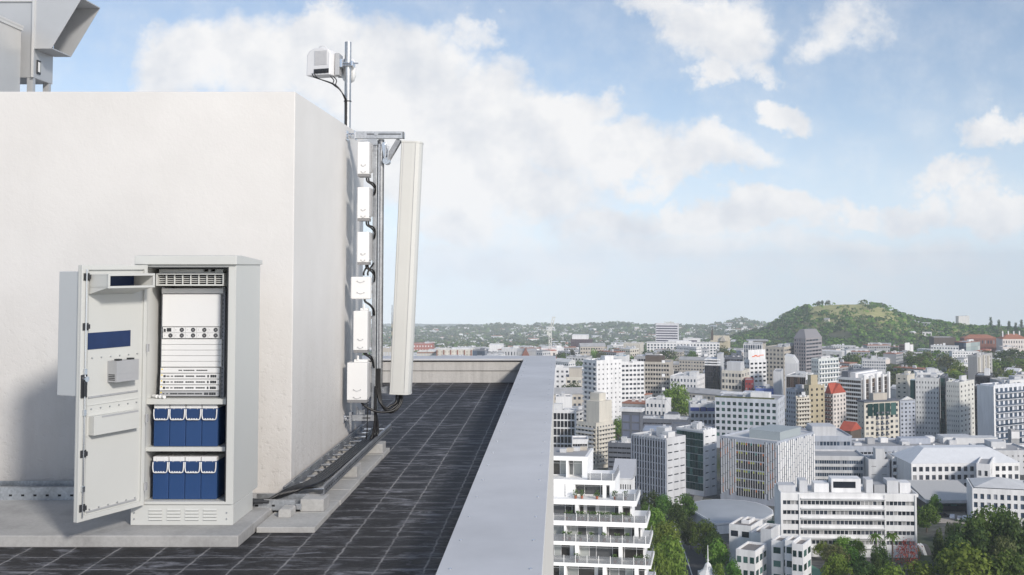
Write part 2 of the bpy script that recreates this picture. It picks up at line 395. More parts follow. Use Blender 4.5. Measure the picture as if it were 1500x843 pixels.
# black cables on the tray
def cable(name, pts, r, label, group='black cables', mat=None):
    g = MB(); g.tube(pts, r, 8); return tag(g.build(name, mat or BLACK), label, 'cable', group)
for k in range(5):
    dx = k * 0.026
    cable('black_cable', [(x0 - 0.1, YT + 0.10 + dx, z0 + 0.05), (-2.42 + dx * .3, YT + 0.09 + dx, z0 + 0.045), (-2.24 + dx, 9.32 + dx * 0.2, 0.19), (-2.15 + dx, 9.75, 0.182), (-2.12 + dx, 10.6, 0.182),
          (-2.11 + dx, 11.5, 0.182), (-2.08 + dx, 12.0, 0.19)] + ([(-2.06 + dx, 12.08, 0.30), (-2.02 + dx*.3, 12.06, 0.55), (-2.0 + dx*.3, 12.05, 0.9)] if k in (3, 4) else [(-2.10 + dx, 12.5, 0.21), (-2.10 + dx, 12.9, 0.21)]), 0.0125,
          'black cable in the ladder tray, ' + ['nearest the wall', 'second from the wall', 'third from the wall', 'fourth from the wall, rising to the mast', 'outermost, rising to the mast'][k])
# ================================================================ CABINET
CF = 8.49
cx0 = P(191, 765, CF).x; cx1 = P(341, 765, CF).x; ctop = P(270, 375, CF).z; CB = 9.17
SL = 0.0855
cb = empty('equipment_cabinet', ((cx0 + cx1) / 2, 8.8, SL), 'open pale grey telecom cabinet with its door swung out', 'cabinet')
zp = P(270, 740, CF).z
W = 0.02
# plinth
g = MB()
g.box(cx0, cx1, CF, CF + 0.02, SL, zp - 0.002); g.box(cx0, cx0 + 0.02, CF + 0.0205, CB, SL, zp - 0.002)
g.box(cx1 - 0.02, cx1, CF + 0.0205, CB - 0.14, SL, zp - 0.002)
g.box(cx0 + 0.0205, cx1 - 0.03, CF + 0.03, CB - 0.16, SL, zp - 0.05, 1)
g.build('base_plinth', [CAB, DARK], cb, 0.003)
for x in (218, 245, 271.5, 298):
    for k in range(4):
        a = P(x, 745.5 + k * 4.7, CF); b_ = P(x + 19.5, 748 + k * 4.7, CF)
        g = MB(); zc = (a.z + b_.z) / 2
        g.prism([(CF - 0.001, zc - 0.007), (CF - 0.010, zc - 0.006), (CF - 0.001, zc + 0.007)], a.x, b_.x, 0, 'x')
        g.prism([(CF - 0.0015, zc - 0.0095), (CF - 0.0025, zc - 0.0095), (CF - 0.0025, zc - 0.0072), (CF - 0.0015, zc - 0.0072)], a.x, b_.x, 1, 'x')
        g.build('louvre', [CAB, DARK], cb)
g = MB()
for px in (196.5, 332):
    for py in (751.5, 760.5):
        p = P(px, py, CF); g.cyl((p.x, CF, p.z), (p.x, CF - 0.004, p.z), 0.006, 10)
g.build('screw', GALV, cb)
# carcass
zc0, zc1 = zp, P(270, 388, CF).z
xi0 = P(211, 560, CF).x; xi1 = P(333, 560, CF).x
g = MB()
g.box(cx0, cx0 + 0.02, CF + 0.001, CB, zc0, zc1); g.box(cx1 - 0.02, cx1, CF + 0.001, CB, zc0, zc1)            # sides
g.box(cx0 + 0.0205, cx1 - 0.0205, CB - 0.02, CB, zc0, zc1)                                                 # back
g.box(cx0 + 0.0205, cx1 - 0.0205, CF + 0.03, CB - 0.021, zc0, zc0 + 0.02)                                  # floor
g.box(cx0 + 0.0205, cx1 - 0.0205, CF + 0.03, CB - 0.021, zc1 - 0.02, zc1 - 0.001)                          # ceiling
g.build('carcass', [CAB], cb, 0.002)
g = MB()
ft = P(270, 391.5, CF).z; fb = P(270, 735, CF).z
g.box(cx0 - 0.0, xi0, CF - 0.002, CF + 0.06, zc0 + 0.003, zc1 - 0.002); g.box(xi1, cx1, CF - 0.002, CF + 0.0, zc0 + 0.003, zc1 - 0.002)
g.box(xi1, xi1 + 0.018, CF + 0.0, CF + 0.06, fb, ft)
g.box(xi0, xi1, CF - 0.002, CF + 0.06, ft, zc1 - 0.002); g.box(xi0, xi1, CF - 0.002, CF + 0.03, zc0 + 0.003, fb)
g.box(xi0, xi1, CF + 0.0305, CF + 0.06, zc0 + 0.021, fb - 0.01)
g.build('door_frame', [CAB], cb, 0.003)
g = MB(); xs = xi1 - 0.004   # dark rubber seal round the opening
g.box(xi1 - 0.008, xi1 - 0.0005, CF - 0.004, CF + 0.01, fb, ft); g.box(xi0, xi1 - 0.0085, CF - 0.004, CF + 0.01, ft - 0.008, ft - 0.0005)
g.build('door_seal', DARK, cb)
g = MB()   # inner lining, pale grey in shade
g.box(xi0 - 0.010, xi0 - 0.003, CF + 0.061, CB - 0.03, zc0 + 0.021, zc1 - 0.021); g.box(xi1 + 0.03, xi1 + 0.036, CF + 0.061, CB - 0.03, zc0 + 0.021, zc1 - 0.021)
g.box(xi0 - 0.002, xi1 + 0.028, CB - 0.05, CB - 0.04, zc0 + 0.021, zc1 - 0.021)
g.build('lining', CABI, cb)
# roof cap
g = MB(); rx0 = P(197, 380, CF - 0.03).x; rx1 = P(346.5, 380, CF - 0.03).x
g.prism([(CF - 0.03, zc1 + 0.0), (CB + 0.03, zc1 + 0.0), (CB + 0.03, ctop - 0.03), (CF + 0.10, ctop + 0.004), (CF - 0.03, ctop)], rx0, rx1, 0, 'x')
g.build('roof_cap', CAB, cb, 0.005)
# shelves
zs1 = P(270, 585.5, CF + 0.05).z; zs2 = P(270, 656, CF + 0.05).z
for z in (zs1, zs2):
    g = MB(); g.box(xi0 - 0.002, xi1 + 0.028, CF + 0.065, CB - 0.06, z - 0.004, z); g.box(xi0 - 0.002, xi1 + 0.028, CF + 0.0615, CF + 0.0645, z - 0.038 if z == zs1 else z - 0.03, z + 0.002)
    g.build('shelf', CAB, cb, 0.001)
zf = zc0 + 0.02
# air outlet inside, above the rack
g = MB()
a = P(228.5, 400.5, 8.56); b_ = P(328, 419, 8.56)
x0, x1, z1, z0 = a.x, b_.x, a.z, b_.z
rim = 0.012
g.box(x0, x1, 8.56, 8.9, z1 - rim, z1); g.box(x0, x1, 8.56, 8.9, z0, z0 + rim); g.box(x0, x0 + rim, 8.56, 8.9, z0 + rim, z1 - rim); g.box(x1 - rim, x1, 8.56, 8.9, z0 + rim, z1 - rim)
g.box(x0 + rim, x1 - rim, 8.70, 8.9, z0 + rim, z1 - rim, 1)
g.box(x0 + 0.01, x1 - 0.02, 8.60, 8.9, z1 + 0.001, z1 + 0.03)
hv = g.build('air_outlet', [CAB, DARK], cb, 0.001)
g = MB()
for i in range(1, 8):
    x = x0 + rim + (x1 - x0 - 2 * rim) * i / 8; g.box(x - 0.004, x + 0.004, 8.575, 8.59, z0 + rim, z1 - rim)
for i in range(1, 5):
    z = z0 + rim + (z1 - z0 - 2 * rim) * i / 5; g.box(x0 + rim, x1 - rim, 8.592, 8.605, z - 0.0025, z + 0.0025)
g.build('grille', CAB, hv)
g = MB()
for px in (303, 313): 
    p = P(px, 396, 8.62); g.box(p.x - 0.018, p.x + 0.018, 8.6, 8.64, p.z - 0.012, p.z + 0.008); g.cyl((p.x - 0.01, 8.60, p.z), (p.x - 0.01, 8.585, p.z), 0.006, 8)
g.build('cable_clamp', GREYP, cb)
g = MB(); p = P(370, 739, 8.95); g.cyl((cx1 - 0.06, 9.06, p.z), (cx1 + 0.075, 9.06, p.z), 0.02, 12); g.cyl((cx1 + 0.05, 9.06, p.z), (cx1 + 0.12, 9.06, p.z - 0.005), 0.014, 12); g.build('cable_gland', DARK, cb)
g = MB()
for k in range(3): g.cyl((xi0 + 0.02 + 0.035 * k, 8.64 - 0.02 * k, zs1 + 0.014), (xi0 + 0.06 + 0.035 * k, 8.60 - 0.02 * k, zs1 + 0.016), 0.013, 10)
g.build('cable_end', WHITE, cb)
# ---- door (pivots left of the opening)
H0 = P(213, 560, 8.462); H0 = Vector((H0.x, 8.462, 0)); O0 = P(107, 763, 7.85); O0 = Vector((O0.x, O0.y, 0))
DW = (O0 - H0).length; dU = (O0 - H0).normalized(); dN = Vector((-dU.y, dU.x, 0)); DW -= 0.03
if dN.x < 0: dN = -dN
def Dq(px, py):
    C = Vector((0, 0, CAMZ)); d = P(px, py, 1.0) - C
    k = (H0 - C).dot(dN) / d.dot(dN); p = C + d * k
    return (p - H0).dot(dU), p.z
dz0 = 0.24; dz1 = Dq(116, 388.5)[1]
def dbox(g, u0, u1, z0, z1, n0, n1, m=0):
    o = H0 + dU * u0 + dN * n0; g.obox((o.x, o.y, z0), dU * (u1 - u0), dN * (n1 - n0), (0, 0, z1 - z0), m)
g = MB()
rimw = 0.062
dbox(g, 0, DW, dz0, dz1, -0.030, -0.012)
dbox(g, DW - rimw, DW, dz0, dz1, -0.0115, 0.008); dbox(g, 0, 0.03, dz0, dz1, -0.0115, 0.006)
dbox(g, 0.0305, DW - rimw - .0005, dz1 - 0.035, dz1, -0.0115, 0.006); dbox(g, 0.0305, DW - rimw - .0005, dz0, dz0 + 0.035, -0.0115, 0.006)
door = g.build('door', CAB, cb, 0.003)
door['label'] = 'cabinet door standing open, with vents and latches on its inside'
def dpart(name, mat, boxes, bev=0.0, cyls=()):
    g = MB()
    for b in boxes: dbox(g, *b)
    for c in cyls: g.cyl(*c)
    return g.build(name, mat, door, bev)
def DP(u, z, n): o = H0 + dU * u + dN * n; return Vector((o.x, o.y, z))
# liner seam lines
dpart('seam', CABI, [(0.034, 0.037, dz0 + 0.04, dz1 - 0.04, -0.0115, -0.006), (0.06, DW - rimw - 0.02, Dq(160, 590)[1] - 0.0015, Dq(160, 590)[1] + 0.0015, -0.0118, -0.006)])
dpart('gasket', DARK, [(DW - rimw - 0.008, DW - rimw - 0.002, dz0 + 0.04, dz1 - 0.04, -0.0115, 0.0)])
# outer cowl
(uc0, _), = [Dq(109, 480)]
ct = P(88, 398, 7.95).z; cbm = P(86, 580, 7.95).z
dpart('cooling_cowl', COWL, [(DW * 0.16, DW * 0.985, cbm, ct, -0.215, -0.031)], 0.004)
# lock rod, latches, handle
u_rod = DW - rimw * 0.55
dpart('lock_rod', STEEL, [], 0, [(DP(u_rod, dz0 + 0.03, 0.018), DP(u_rod, dz1 - 0.03, 0.018), 0.006, 8)])
for py in (406, 479, 665, 744):
    z = Dq(121, py)[1]
    dpart('latch', DARK, [(u_rod - 0.03, u_rod + 0.022, z - 0.026, z + 0.026, 0.0082, 0.014), (u_rod - 0.028, u_rod - 0.004, z - 0.016, z + 0.016, 0.0142, 0.03)], 0.002)
z = Dq(121, 565)[1]
g = MB(); dbox(g, u_rod - 0.022, u_rod + 0.03, z - 0.085, z + 0.075, 0.0082, 0.02); dbox(g, u_rod - 0.005, u_rod + 0.02, z - 0.075, z + 0.03, 0.0202, 0.035)
g.cyl(DP(u_rod, z + 0.045, 0.02), DP(u_rod, z + 0.045, 0.04), 0.02, 12, 1)
g.build('handle', [DARK, STEEL], door, 0.003)
for py in (545, 605, 716):
    z = Dq(121, py)[1]; dpart('rod_guide', STEEL, [(u_rod - 0.012, u_rod + 0.012, z - 0.02, z + 0.02, 0.0082, 0.028)], 0.002)
# upper duct hood
ul, _ = Dq(128, 415); ur, _ = Dq(205, 415); _, zt_ = Dq(165, 403); _, zb_ = Dq(165, 421)
HN = 0.17
g = MB(); 
ul = DW - rimw - 0.012; ur = ul - 0.44
tt = 0.008
zt_ += 0.006; zb_ -= 0.0
dbox(g, ur, ul, zt_ - tt, zt_, -0.011, HN)                       # top
g.obox(DP(ur, zb_ - 0.0, HN) - Vector((0, 0, 0)), dU * (ul - ur), dN * (-HN - 0.011), (0, 0, tt)) # bottom tray
dbox(g, ul - tt, ul, zb_ + tt, zt_ - tt, -0.011, HN); dbox(g, ur, ur + tt, zb_ + tt, zt_ - tt, -0.011, HN)
dbox(g, ur - 0.006, ul + 0.006, zt_ - 0.012, zt_ + 0.004, HN + 0.0005, HN + 0.012); dbox(g, ur - 0.006, ul + 0.006, zb_ - 0.004, zb_ + 0.012, HN + 0.0005, HN + 0.012)
dbox(g, ul - 0.012, ul + 0.006, zb_ + 0.012, zt_ - 0.012, HN + 0.0005, HN + 0.012); dbox(g, ur - 0.006, ur + 0.012, zb_ + 0.012, zt_ - 0.012, HN + 0.0005, HN + 0.012)
dbox(g, ur + tt, ul - tt, zb_ + tt, zt_ - tt, -0.011, -0.004, 1)
# sloping skirt under the tray
a_, b2, c_ = DP(ur, zb_ - 0.001, HN), DP(ul, zb_ - 0.001, HN), DP(ul, zb_ - 0.05, -0.011); d_ = DP(ur, zb_ - 0.05, -0.011)
e_, f_ = DP(ul, zb_ - 0.001, -0.011), DP(ur, zb_ - 0.001, -0.011)
g.add([a_, b2, c_, d_, e_, f_], [(0, 1, 2, 3), (1, 4, 2), (0, 3, 5), (0, 5, 4, 1)])
g.build('duct_hood', [CAB, NAVY], door, 0.0015)
# lower filter opening
p0 = Dq(127.5, 487); p1 = Dq(192.5, 486); _, zl = Dq(127.5, 513)
zt_ = Dq(127.5, 488.5)[1]; ua, ub = Dq(127.5, 500)[0], Dq(192.5, 500)[0]
dpart('filter_screen', NAVY, [(ub, ua, zl, zt_, -0.0118, -0.0085)])
# controller box
u1, zt_ = Dq(150, 530); u0, _ = Dq(183, 530); _, zb_ = Dq(150, 561)
dpart('controller_box', [MODG, DARK], [(u0 - 0.06, u1 - 0.06, zb_, zt_, -0.0115, 0.075), (u0 - 0.06, u1 - 0.06, (zb_ + zt_) / 2 - 0.018, (zb_ + zt_) / 2 - 0.016, 0.0752, 0.0762)] +
      [(u1 - 0.0598, u1 - 0.0588, zb_ + 0.012 + 0.012 * k, zb_ + 0.019 + 0.012 * k, 0.0, 0.06, 1) for k in range(4)] +
      [(u0 - 0.03 + 0.12 * k, u0 + 0.005 + 0.12 * k, zt_ + 0.0005, zt_ + 0.012, 0.02, 0.06, 1) for k in range(2)] , 0.002)
# document pocket
u1, zt_ = Dq(131, 606); u0, _ = Dq(197, 606); _, zb_ = Dq(131, 638)
dpart('document_pocket', [CAB, MODG], [(u0, u1, zb_, zt_ - 0.02, -0.0115, 0.045), (u0 - 0.01, u1 + 0.012, zb_ - 0.01, zt_ + 0.01, -0.0118, -0.008), (u0 + 0.01, u1 - 0.07, zt_ - 0.035, zt_ - 0.022, 0.0455, 0.047, 1)], 0.002)
g = MB()
for py in (395, 487 + 35, 578, 595, 738):
    for k in range(6):
        u = 0.08 + k * (DW - 0.2) / 5; z = Dq(165, py)[1]
        g.cyl(DP(u, z, -0.012), DP(u, z, -0.003), 0.005, 6)
b = g.build('bolt', GALV, door)
dpart('stiffener', MODG, [(0.07, DW - rimw - 0.03, Dq(165, 578)[1] - 0.006, Dq(165, 578)[1] + 0.006, -0.0115, -0.004), (0.07, DW - rimw - 0.03, Dq(165, 742)[1] - 0.0, Dq(165, 742)[1] + 0.01, -0.0115, -0.002)])
for py in (510, 613, 713):
    z = P(213, py, 8.46).z; g = MB(); g.cyl((H0.x + 0.012, 8.452, z - 0.03), (H0.x + 0.012, 8.452, z + 0.03), 0.007, 10); g.box(H0.x + 0.004, H0.x + 0.022, 8.460, 8.475, z - 0.028, z + 0.028); g.build('hinge', MODG, door)
# ---- batteries
BL = 0.50
def battery():
    root = empty('battery', (0, 0, 0), 'x', 'battery', 'blue batteries on the cabinet shelves', world=False)
    bw, bh = 0.1185, 0.285
    g = MB(); g.box(-bw/2, bw/2, 0, BL, 0, bh); g.build('case', BLUE, root, 0.004)
    g = MB(); g.box(-bw/2 + 0.002, bw/2 - 0.002, -0.003, BL, bh + 0.0005, bh + 0.034)
    for k in (-1, 1): g.box(k * 0.028 - 0.002, k * 0.028 + 0.002, -0.006, -0.0035, bh - 0.006, bh + 0.03)
    g.build('lid', WHITE, root, 0.008)
    g = MB(); w = bw/2 - 0.004; zt, zb = bh - 0.004, bh - 0.082
    g.tube([(-w, -0.012, zt), (-w, -0.016, (zt+zb)/2), (-w + 0.004, -0.016, zb + 0.012), (-w + 0.014, -0.016, zb), (0, -0.016, zb), (w - 0.014, -0.016, zb), (w - 0.004, -0.016, zb + 0.012), (w, -0.016, (zt+zb)/2), (w, -0.012, zt)], 0.0044, 8)
    for k in range(4): g.box(-0.034 + k * 0.0187, -0.026 + k * 0.0187, -0.0205, -0.012, zb + 0.002, zb + 0.010)
    g.build('handle', WHITE, root)
    g = MB(); g.box(-bw/2 + 0.012, bw/2 - 0.012, -0.0025, -0.0002, zb + 0.012, zt - 0.006); g.build('label_recess', M('battery_blue_recess', (0.016, 0.046, 0.135), 0.45, 0, 0.05, 8), root)
    return root
bat = battery(); first = True
POS = ['leftmost', 'second from the left', 'third from the left', 'rightmost']
for row, (zz, pxs) in enumerate(((zs2, 236.3), (zf, 235.0))):
    yb = 8.585
    for k in range(4):
        o = bat if first else dup(bat); first = False
        xx = P(pxs, 650 + 70 * row, yb).x + k * 0.1215
        o.location = (xx, yb, zz + 0.002)
        o['label'] = 'blue battery with white lid and handle, ' + POS[k] + (' on the upper shelf' if row == 0 else ' on the cabinet floor')
# ---- rack
RY = 8.70
rk = empty('equipment_rack', (P(282, 580, RY).x, RY, zs1), 'white nineteen inch rack of power modules and network units inside the cabinet', 'rack')
rx0, rx1 = P(237, 500, RY).x, P(327, 500, RY).x
def rz(py): return P(282, py, RY).z
for px0, px1 in ((235.5, 240), (323.5, 328.5)):
    g = MB(); xa, xb = P(px0, 500, RY).x, P(px1, 500, RY).x
    g.box(xa, xb, RY + 0.004, RY + 0.05, zs1 + 0.001, rz(421))
    for k in range(26):
        z = zs1 + 0.03 + k * 0.031; g.box((xa + xb)/2 - 0.004, (xa + xb)/2 + 0.004, RY + 0.0025, RY + 0.004, z - 0.004, z + 0.004, 1)
    g.build('rail', [RAILG, DARK], rk)
def panel(name, p0, p1, mat, inset=0.0, d=0.02, xo=0):
    g = MB(); g.box(rx0 + inset, rx1 - inset, RY - d, RY + 0.003, rz(p1) + 0.0012, rz(p0) - 0.0012)
    return g.build(name, mat, rk, 0.001)
panel('blank_panel', 422.5, 430.5, WHITE); panel('cover_panel', 431, 478.5, WHITE, 0.014, 0.035)
for k in range(5): panel('blank_panel', 496.5 + k * 8.2, 496.5 + (k + 1) * 8.2, WHITE, 0.006)
mod = panel('module_shelf', 479, 496, WHITE, 0.018, 0.03)
for r in range(2):
    for c in range(5):
        xa = rx0 + 0.02 + c * (rx1 - rx0 - 0.04) / 5; xb = xa + (rx1 - rx0 - 0.04) / 5 - 0.002
        za, zb_ = rz(479.3 + r * 8.2 + 7.6), rz(479.3 + r * 8.2)
        g = MB(); g.box(xa, xb, RY - 0.036, RY - 0.0305, za, zb_)
        if r == 0 and c == 0:
            g.box(xa + 0.03, xb - 0.02, RY - 0.0375, RY - 0.0362, za + 0.006, zb_ - 0.006, 1); g.box(xa + 0.006, xa + 0.022, RY - 0.0375, RY - 0.0362, za + 0.004, zb_ - 0.012, 1)
        else:
            xc_ = xb - 0.026; zc_ = (za + zb_) / 2; g.cyl((xc_, RY - 0.036, zc_), (xc_, RY - 0.038, zc_), 0.0165, 16, 1)
            g.cyl((xc_, RY - 0.038, zc_), (xc_, RY - 0.039, zc_), 0.006, 10, 2)
            for q in range(4):
                a = q * math.pi / 2 + 0.5; g.obox((xc_, RY - 0.0395, zc_ - 0.001), (0.015 * math.cos(a), 0, 0.015 * math.sin(a)), (-0.0025 * math.sin(a), 0, 0.0025 * math.cos(a)), (0, 0.001, 0), 2)
            g.box(xa + 0.012, xa + 0.014, RY - 0.0368, RY - 0.0362, zc_ - 0.006, zc_ + 0.006, 2)
        g.build('power_module', [WHITE, DARK, GREYP], mod)
for k in range(5):
    a0, a1 = 538.5 + k * 8.45, 538.5 + (k + 1) * 8.45 - 0.9
    g = MB(); g.box(rx0 + 0.005, rx1 - 0.016, RY - 0.03 - 0.004 * k, RY + 0.003, rz(a1), rz(a0))
    u = g.build('network_unit', [WHITE if k < 4 else MODG], rk, 0.001)
    g = MB(); yf = RY - 0.0302 - 0.004 * k; zc_ = (rz(a0) + rz(a1)) / 2
    L_ = rx1 - rx0
    g.box(rx0 + 0.012, rx0 + 0.022, yf - 0.0008, yf, zc_ + 0.004, zc_ + 0.013, 1)
    if k == 0: segs = [(0.30, 0.36, .008), (0.38, 0.56, .008), (0.59, 0.77, .008)]
    elif k < 4: segs = [(0.06, 0.10, .016), (0.11, 0.16, .008), (0.18, 0.22, .008), (0.24, 0.39, .010), (0.42, 0.56, .010), (0.59, 0.74, .010), (0.77, 0.80, .018), (0.82, 0.92, .020)]
    else: segs = [(0.06, 0.09, .008), (0.12, 0.15, .008), (0.18, 0.30, .010), (0.31, 0.44, .010), (0.45, 0.57, .010), (0.58, 0.70, .010), (0.73, 0.80, .018), (0.81, 0.92, .020)]
    for s0, s1, hh in segs:
        n = max(1, round((s1 - s0) / 0.035)); st = (s1 - s0) / n
        for q in range(n): g.box(rx0 + L_ * (s0 + q * st) + 0.0008, rx0 + L_ * (s0 + (q + 1) * st) - 0.0008, yf - 0.0008, yf, zc_ - hh / 2, zc_ + hh / 2, 0)
    g.build('port', [DARK, YEL], u)
# ================================================================ MAST ON THE SIDE WALL
MY = 12.10
mast = empty('antenna_mast', (P(555, 600, MY).x, MY, 0.5), 'galvanised antenna mast bracketed off the side of the white wall', 'mast')
mx = P(555, 400, MY).x
def X(px, py=400, Y=MY): return P(px, py, Y).x
def Z(py, Y=MY, px=555): return P(px, py, Y).z
g = MB(); g.cyl((X(557.5), MY - 0.02, Z(576)), (X(557.5), MY - 0.02, Z(205)), 0.033, 20); g.build('pole', GALVD, mast)
g = MB(); xa, xb = X(546.8), X(552.6)
g.box(xa, xb, MY - 0.075, MY + 0.075, Z(613), Z(206)); 
g.build('channel', GALV, mast, 0.003)
g = MB(); g.cyl((X(555), MY - 0.055, Z(571)), (X(555), MY - 0.055, Z(212)), 0.008, 8); g.build('conduit', STEEL, mast)
# upper bracket beam
zb0, zb1 = Z(204.5), Z(194.5)
g = MB(); g.box(X(521), X(592), MY - 0.10, MY - 0.092, zb0, zb1); g.box(X(521), X(592), MY - 0.0915, MY - 0.04, zb1 - 0.006, zb1 + 0.0); g.box(X(521), X(592), MY - 0.0915, MY - 0.04, zb0, zb0 + 0.006)
g.box(X(538), X(550.5), MY - 0.103, MY - 0.1005, Z(199), Z(197.7), 1); g.box(X(555), X(588), MY - 0.103, MY - 0.1005, Z(199), Z(197.7), 1)
g.box(X(590.3), X(592.4), MY - 0.1, MY - 0.03, zb0 - 0.0, zb1 - 0.007)
ub = g.build('upper_beam', [GALV, LB], mast, 0.001)
g = MB(); g.box(X(519.5), X(521.5), MY - 0.12, MY - 0.0, Z(206), Z(193.5)); g.cyl((WX, MY - 0.07, Z(198)), (X(520), MY - 0.07, Z(198)), 0.011, 10); g.cyl((WX, MY - 0.07, Z(203)), (X(520), MY - 0.07, Z(203)), 0.011, 10)
g.box(WX, WX + 0.012, MY - 0.13, MY - 0.01, Z(207), Z(193)); g.cyl((X(511), MY - 0.09, Z(200)), (X(515), MY - 0.09, Z(200)), 0.022, 10)
g.build('wall_anchor', STEEL, mast, 0.001)
g = MB(); g.prism([(X(533), Z(206)), (X(538), Z(206)), (X(541), Z(204.5) - .003), (X(553.5), Z(204.5) - .003), (X(553.5), Z(214)), (X(541), Z(214)), (X(540), Z(208.5)), (X(528), Z(209.5)), (X(528), Z(208))], MY - 0.095, MY - 0.085, 0, 'y')
g.cyl((X(551.5), MY - 0.1, Z(198)), (X(551.5), MY - 0.112, Z(198)), 0.02, 6)
g.build('gusset', GALV, mast)
# lower bracket
g = MB(); g.box(X(518.5, 610), X(550, 610), MY - 0.10, MY - 0.09, Z(615), Z(606.5)); g.box(X(533.5, 611), X(545, 611), MY - 0.103, MY - 0.1005, Z(611.5), Z(610), 1)
g.box(X(518.5, 610), X(550, 610), MY - 0.0895, MY - 0.04, Z(615), Z(614)); g.box(X(529), X(538), MY - 0.085, MY - 0.08, Z(606), Z(599)); g.cyl((X(525.5, 603), MY - 0.085, Z(606)), (X(525.5, 603), MY - 0.085, Z(595)), 0.008, 8)
g.build('lower_beam', [GALV, LB], mast, 0.001)
g = MB(); g.box(X(514.5, 610), X(518, 610), MY - 0.12, MY - 0.02, Z(617), Z(602)); g.cyl((WX, MY - 0.08, Z(609)), (X(516, 610), MY - 0.08, Z(609)), 0.012, 10); g.cyl((WX, MY - 0.08, Z(614)), (X(516, 610), MY - 0.08, Z(614)), 0.010, 10)
g.box(WX, WX + 0.012, MY - 0.13, MY - 0.01, Z(618), Z(606)); g.cyl((WX + 0.015, MY - 0.1, Z(612)), (WX + 0.04, MY - 0.1, Z(612)), 0.022, 8)
g.build('wall_anchor', STEEL, mast, 0.001)
# tilt arms for the panel antenna
def plate(g, a, b, w, y0, y1, m=0):
    a = Vector((a[0], 0, a[1])); b = Vector((b[0], 0, b[1])); d = (b - a).normalized(); n = Vector((-d.z, 0, d.x)) * w
    poly = []
    for c, s in ((a, -1), (b, 1)):
        for k in range(7):
            t = -math.pi/2 + math.pi * k / 6
            v = d * s * math.cos(t) * w + n * math.sin(t) * s
            poly.append((c.x + v.x, c.z + v.z))
    g.prism(poly, y0, y1, m, 'y')
g = MB(); piv = (X(566), Z(237)); e1 = (X(562), Z(213)); e2 = (X(583), Z(208))
plate(g, piv, e2, 0.026, MY - 0.075, MY - 0.062); plate(g, piv, e2, 0.026, MY - 0.0, MY + 0.012)
g.build('tilt_arm', GALVD, mast, 0.001)
g = MB(); plate(g, piv, e1, 0.022, MY - 0.061, MY - 0.05); plate(g, piv, e1, 0.022, MY + 0.0125, MY + 0.025); plate(g, (X(557), Z(219)), e1, 0.03, MY - 0.049, MY - 0.03); g.build('tilt_arm', STEEL, mast, 0.001)
g = MB(); g.cyl((piv[0], MY - 0.09, piv[1]), (piv[0], MY + 0.03, piv[1]), 0.037, 20); g.cyl((piv[0], MY - 0.1, piv[1]), (piv[0], MY - 0.09, piv[1]), 0.02, 6); g.build('pivot', STEEL, mast, 0.002)
g = MB(); g.cyl((X(566.5), MY - 0.105, Z(214)), (X(565), MY - 0.105, Z(234)), 0.007, 8); g.cyl((X(570), MY - 0.105, Z(216)), (X(569), MY - 0.105, Z(236)), 0.007, 8); g.build('tilt_rod', STEEL, mast)
g = MB(); za, zb_ = Z(577), Z(565)
zm = (za + zb_) / 2
g.prism([(X(555.5), za), (X(563), zm - 0.03), (X(571.5), za + 0.004), (X(571.5), zb_ + 0.004), (X(563), zm + 0.03), (X(555.5), zb_)], MY - 0.062, MY - 0.05, 0, 'y')
g.cyl((X(563), MY - 0.062, zm), (X(563), MY - 0.072, zm), 0.01, 6, 1); g.build('lower_joint', [GALVD, STEEL], mast)
# ---- panel antenna, leaning
an = empty('panel_antenna', (X(588), MY, Z(578)), 'tall pale leaning panel antenna at the end of the mast bracket', 'antenna')
b0 = Vector((X(573, 575), MY, Z(576))); t0 = Vector((X(590.5, 208), MY, Z(208)))
ax = t0 - b0; Lp = ax.length; az = ax.normalized(); axx = Vector((0, 1, 0)).cross(az); ayy = Vector((0, 1, 0))
MX = Matrix((( axx.x, ayy.x, az.x, b0.x), (axx.y, ayy.y, az.y, b0.y), (axx.z, ayy.z, az.z, b0.z), (0, 0, 0, 1)))
wd = X(602.5, 575) - X(573, 575)
prof = [(0.0, -0.13), (0.008, -0.136), (wd * 0.58, -0.136), (wd * 0.74, -0.133), (wd * 0.9, -0.11), (wd * 0.985, -0.06), (wd, 0.0), (wd * 0.985, 0.06), (wd * 0.9, 0.11), (wd * 0.74, 0.133), (wd * 0.58, 0.136), (0.0, 0.136)]
g = MB(MX); g.prism(prof, 0.02, Lp - 0.02, 0); g.build('radome', OFFW, an, 0.002)
g = MB(MX)
ex = [(x + (0.003 if x > wd / 2 else -0.003), y * 1.025) for x, y in prof]
g.prism(ex, 0.0, 0.0195, 0); g.prism(ex, Lp - 0.0195, Lp, 0); g.build('end_cap', OFFW, an, 0.002)
g = MB(MX)
for x in (wd * 0.13, wd * 0.72): g.box(x - 0.0012, x + 0.0012, -0.1385, -0.1345, 0.025, Lp - 0.025)
g.build('groove', MODG, an)
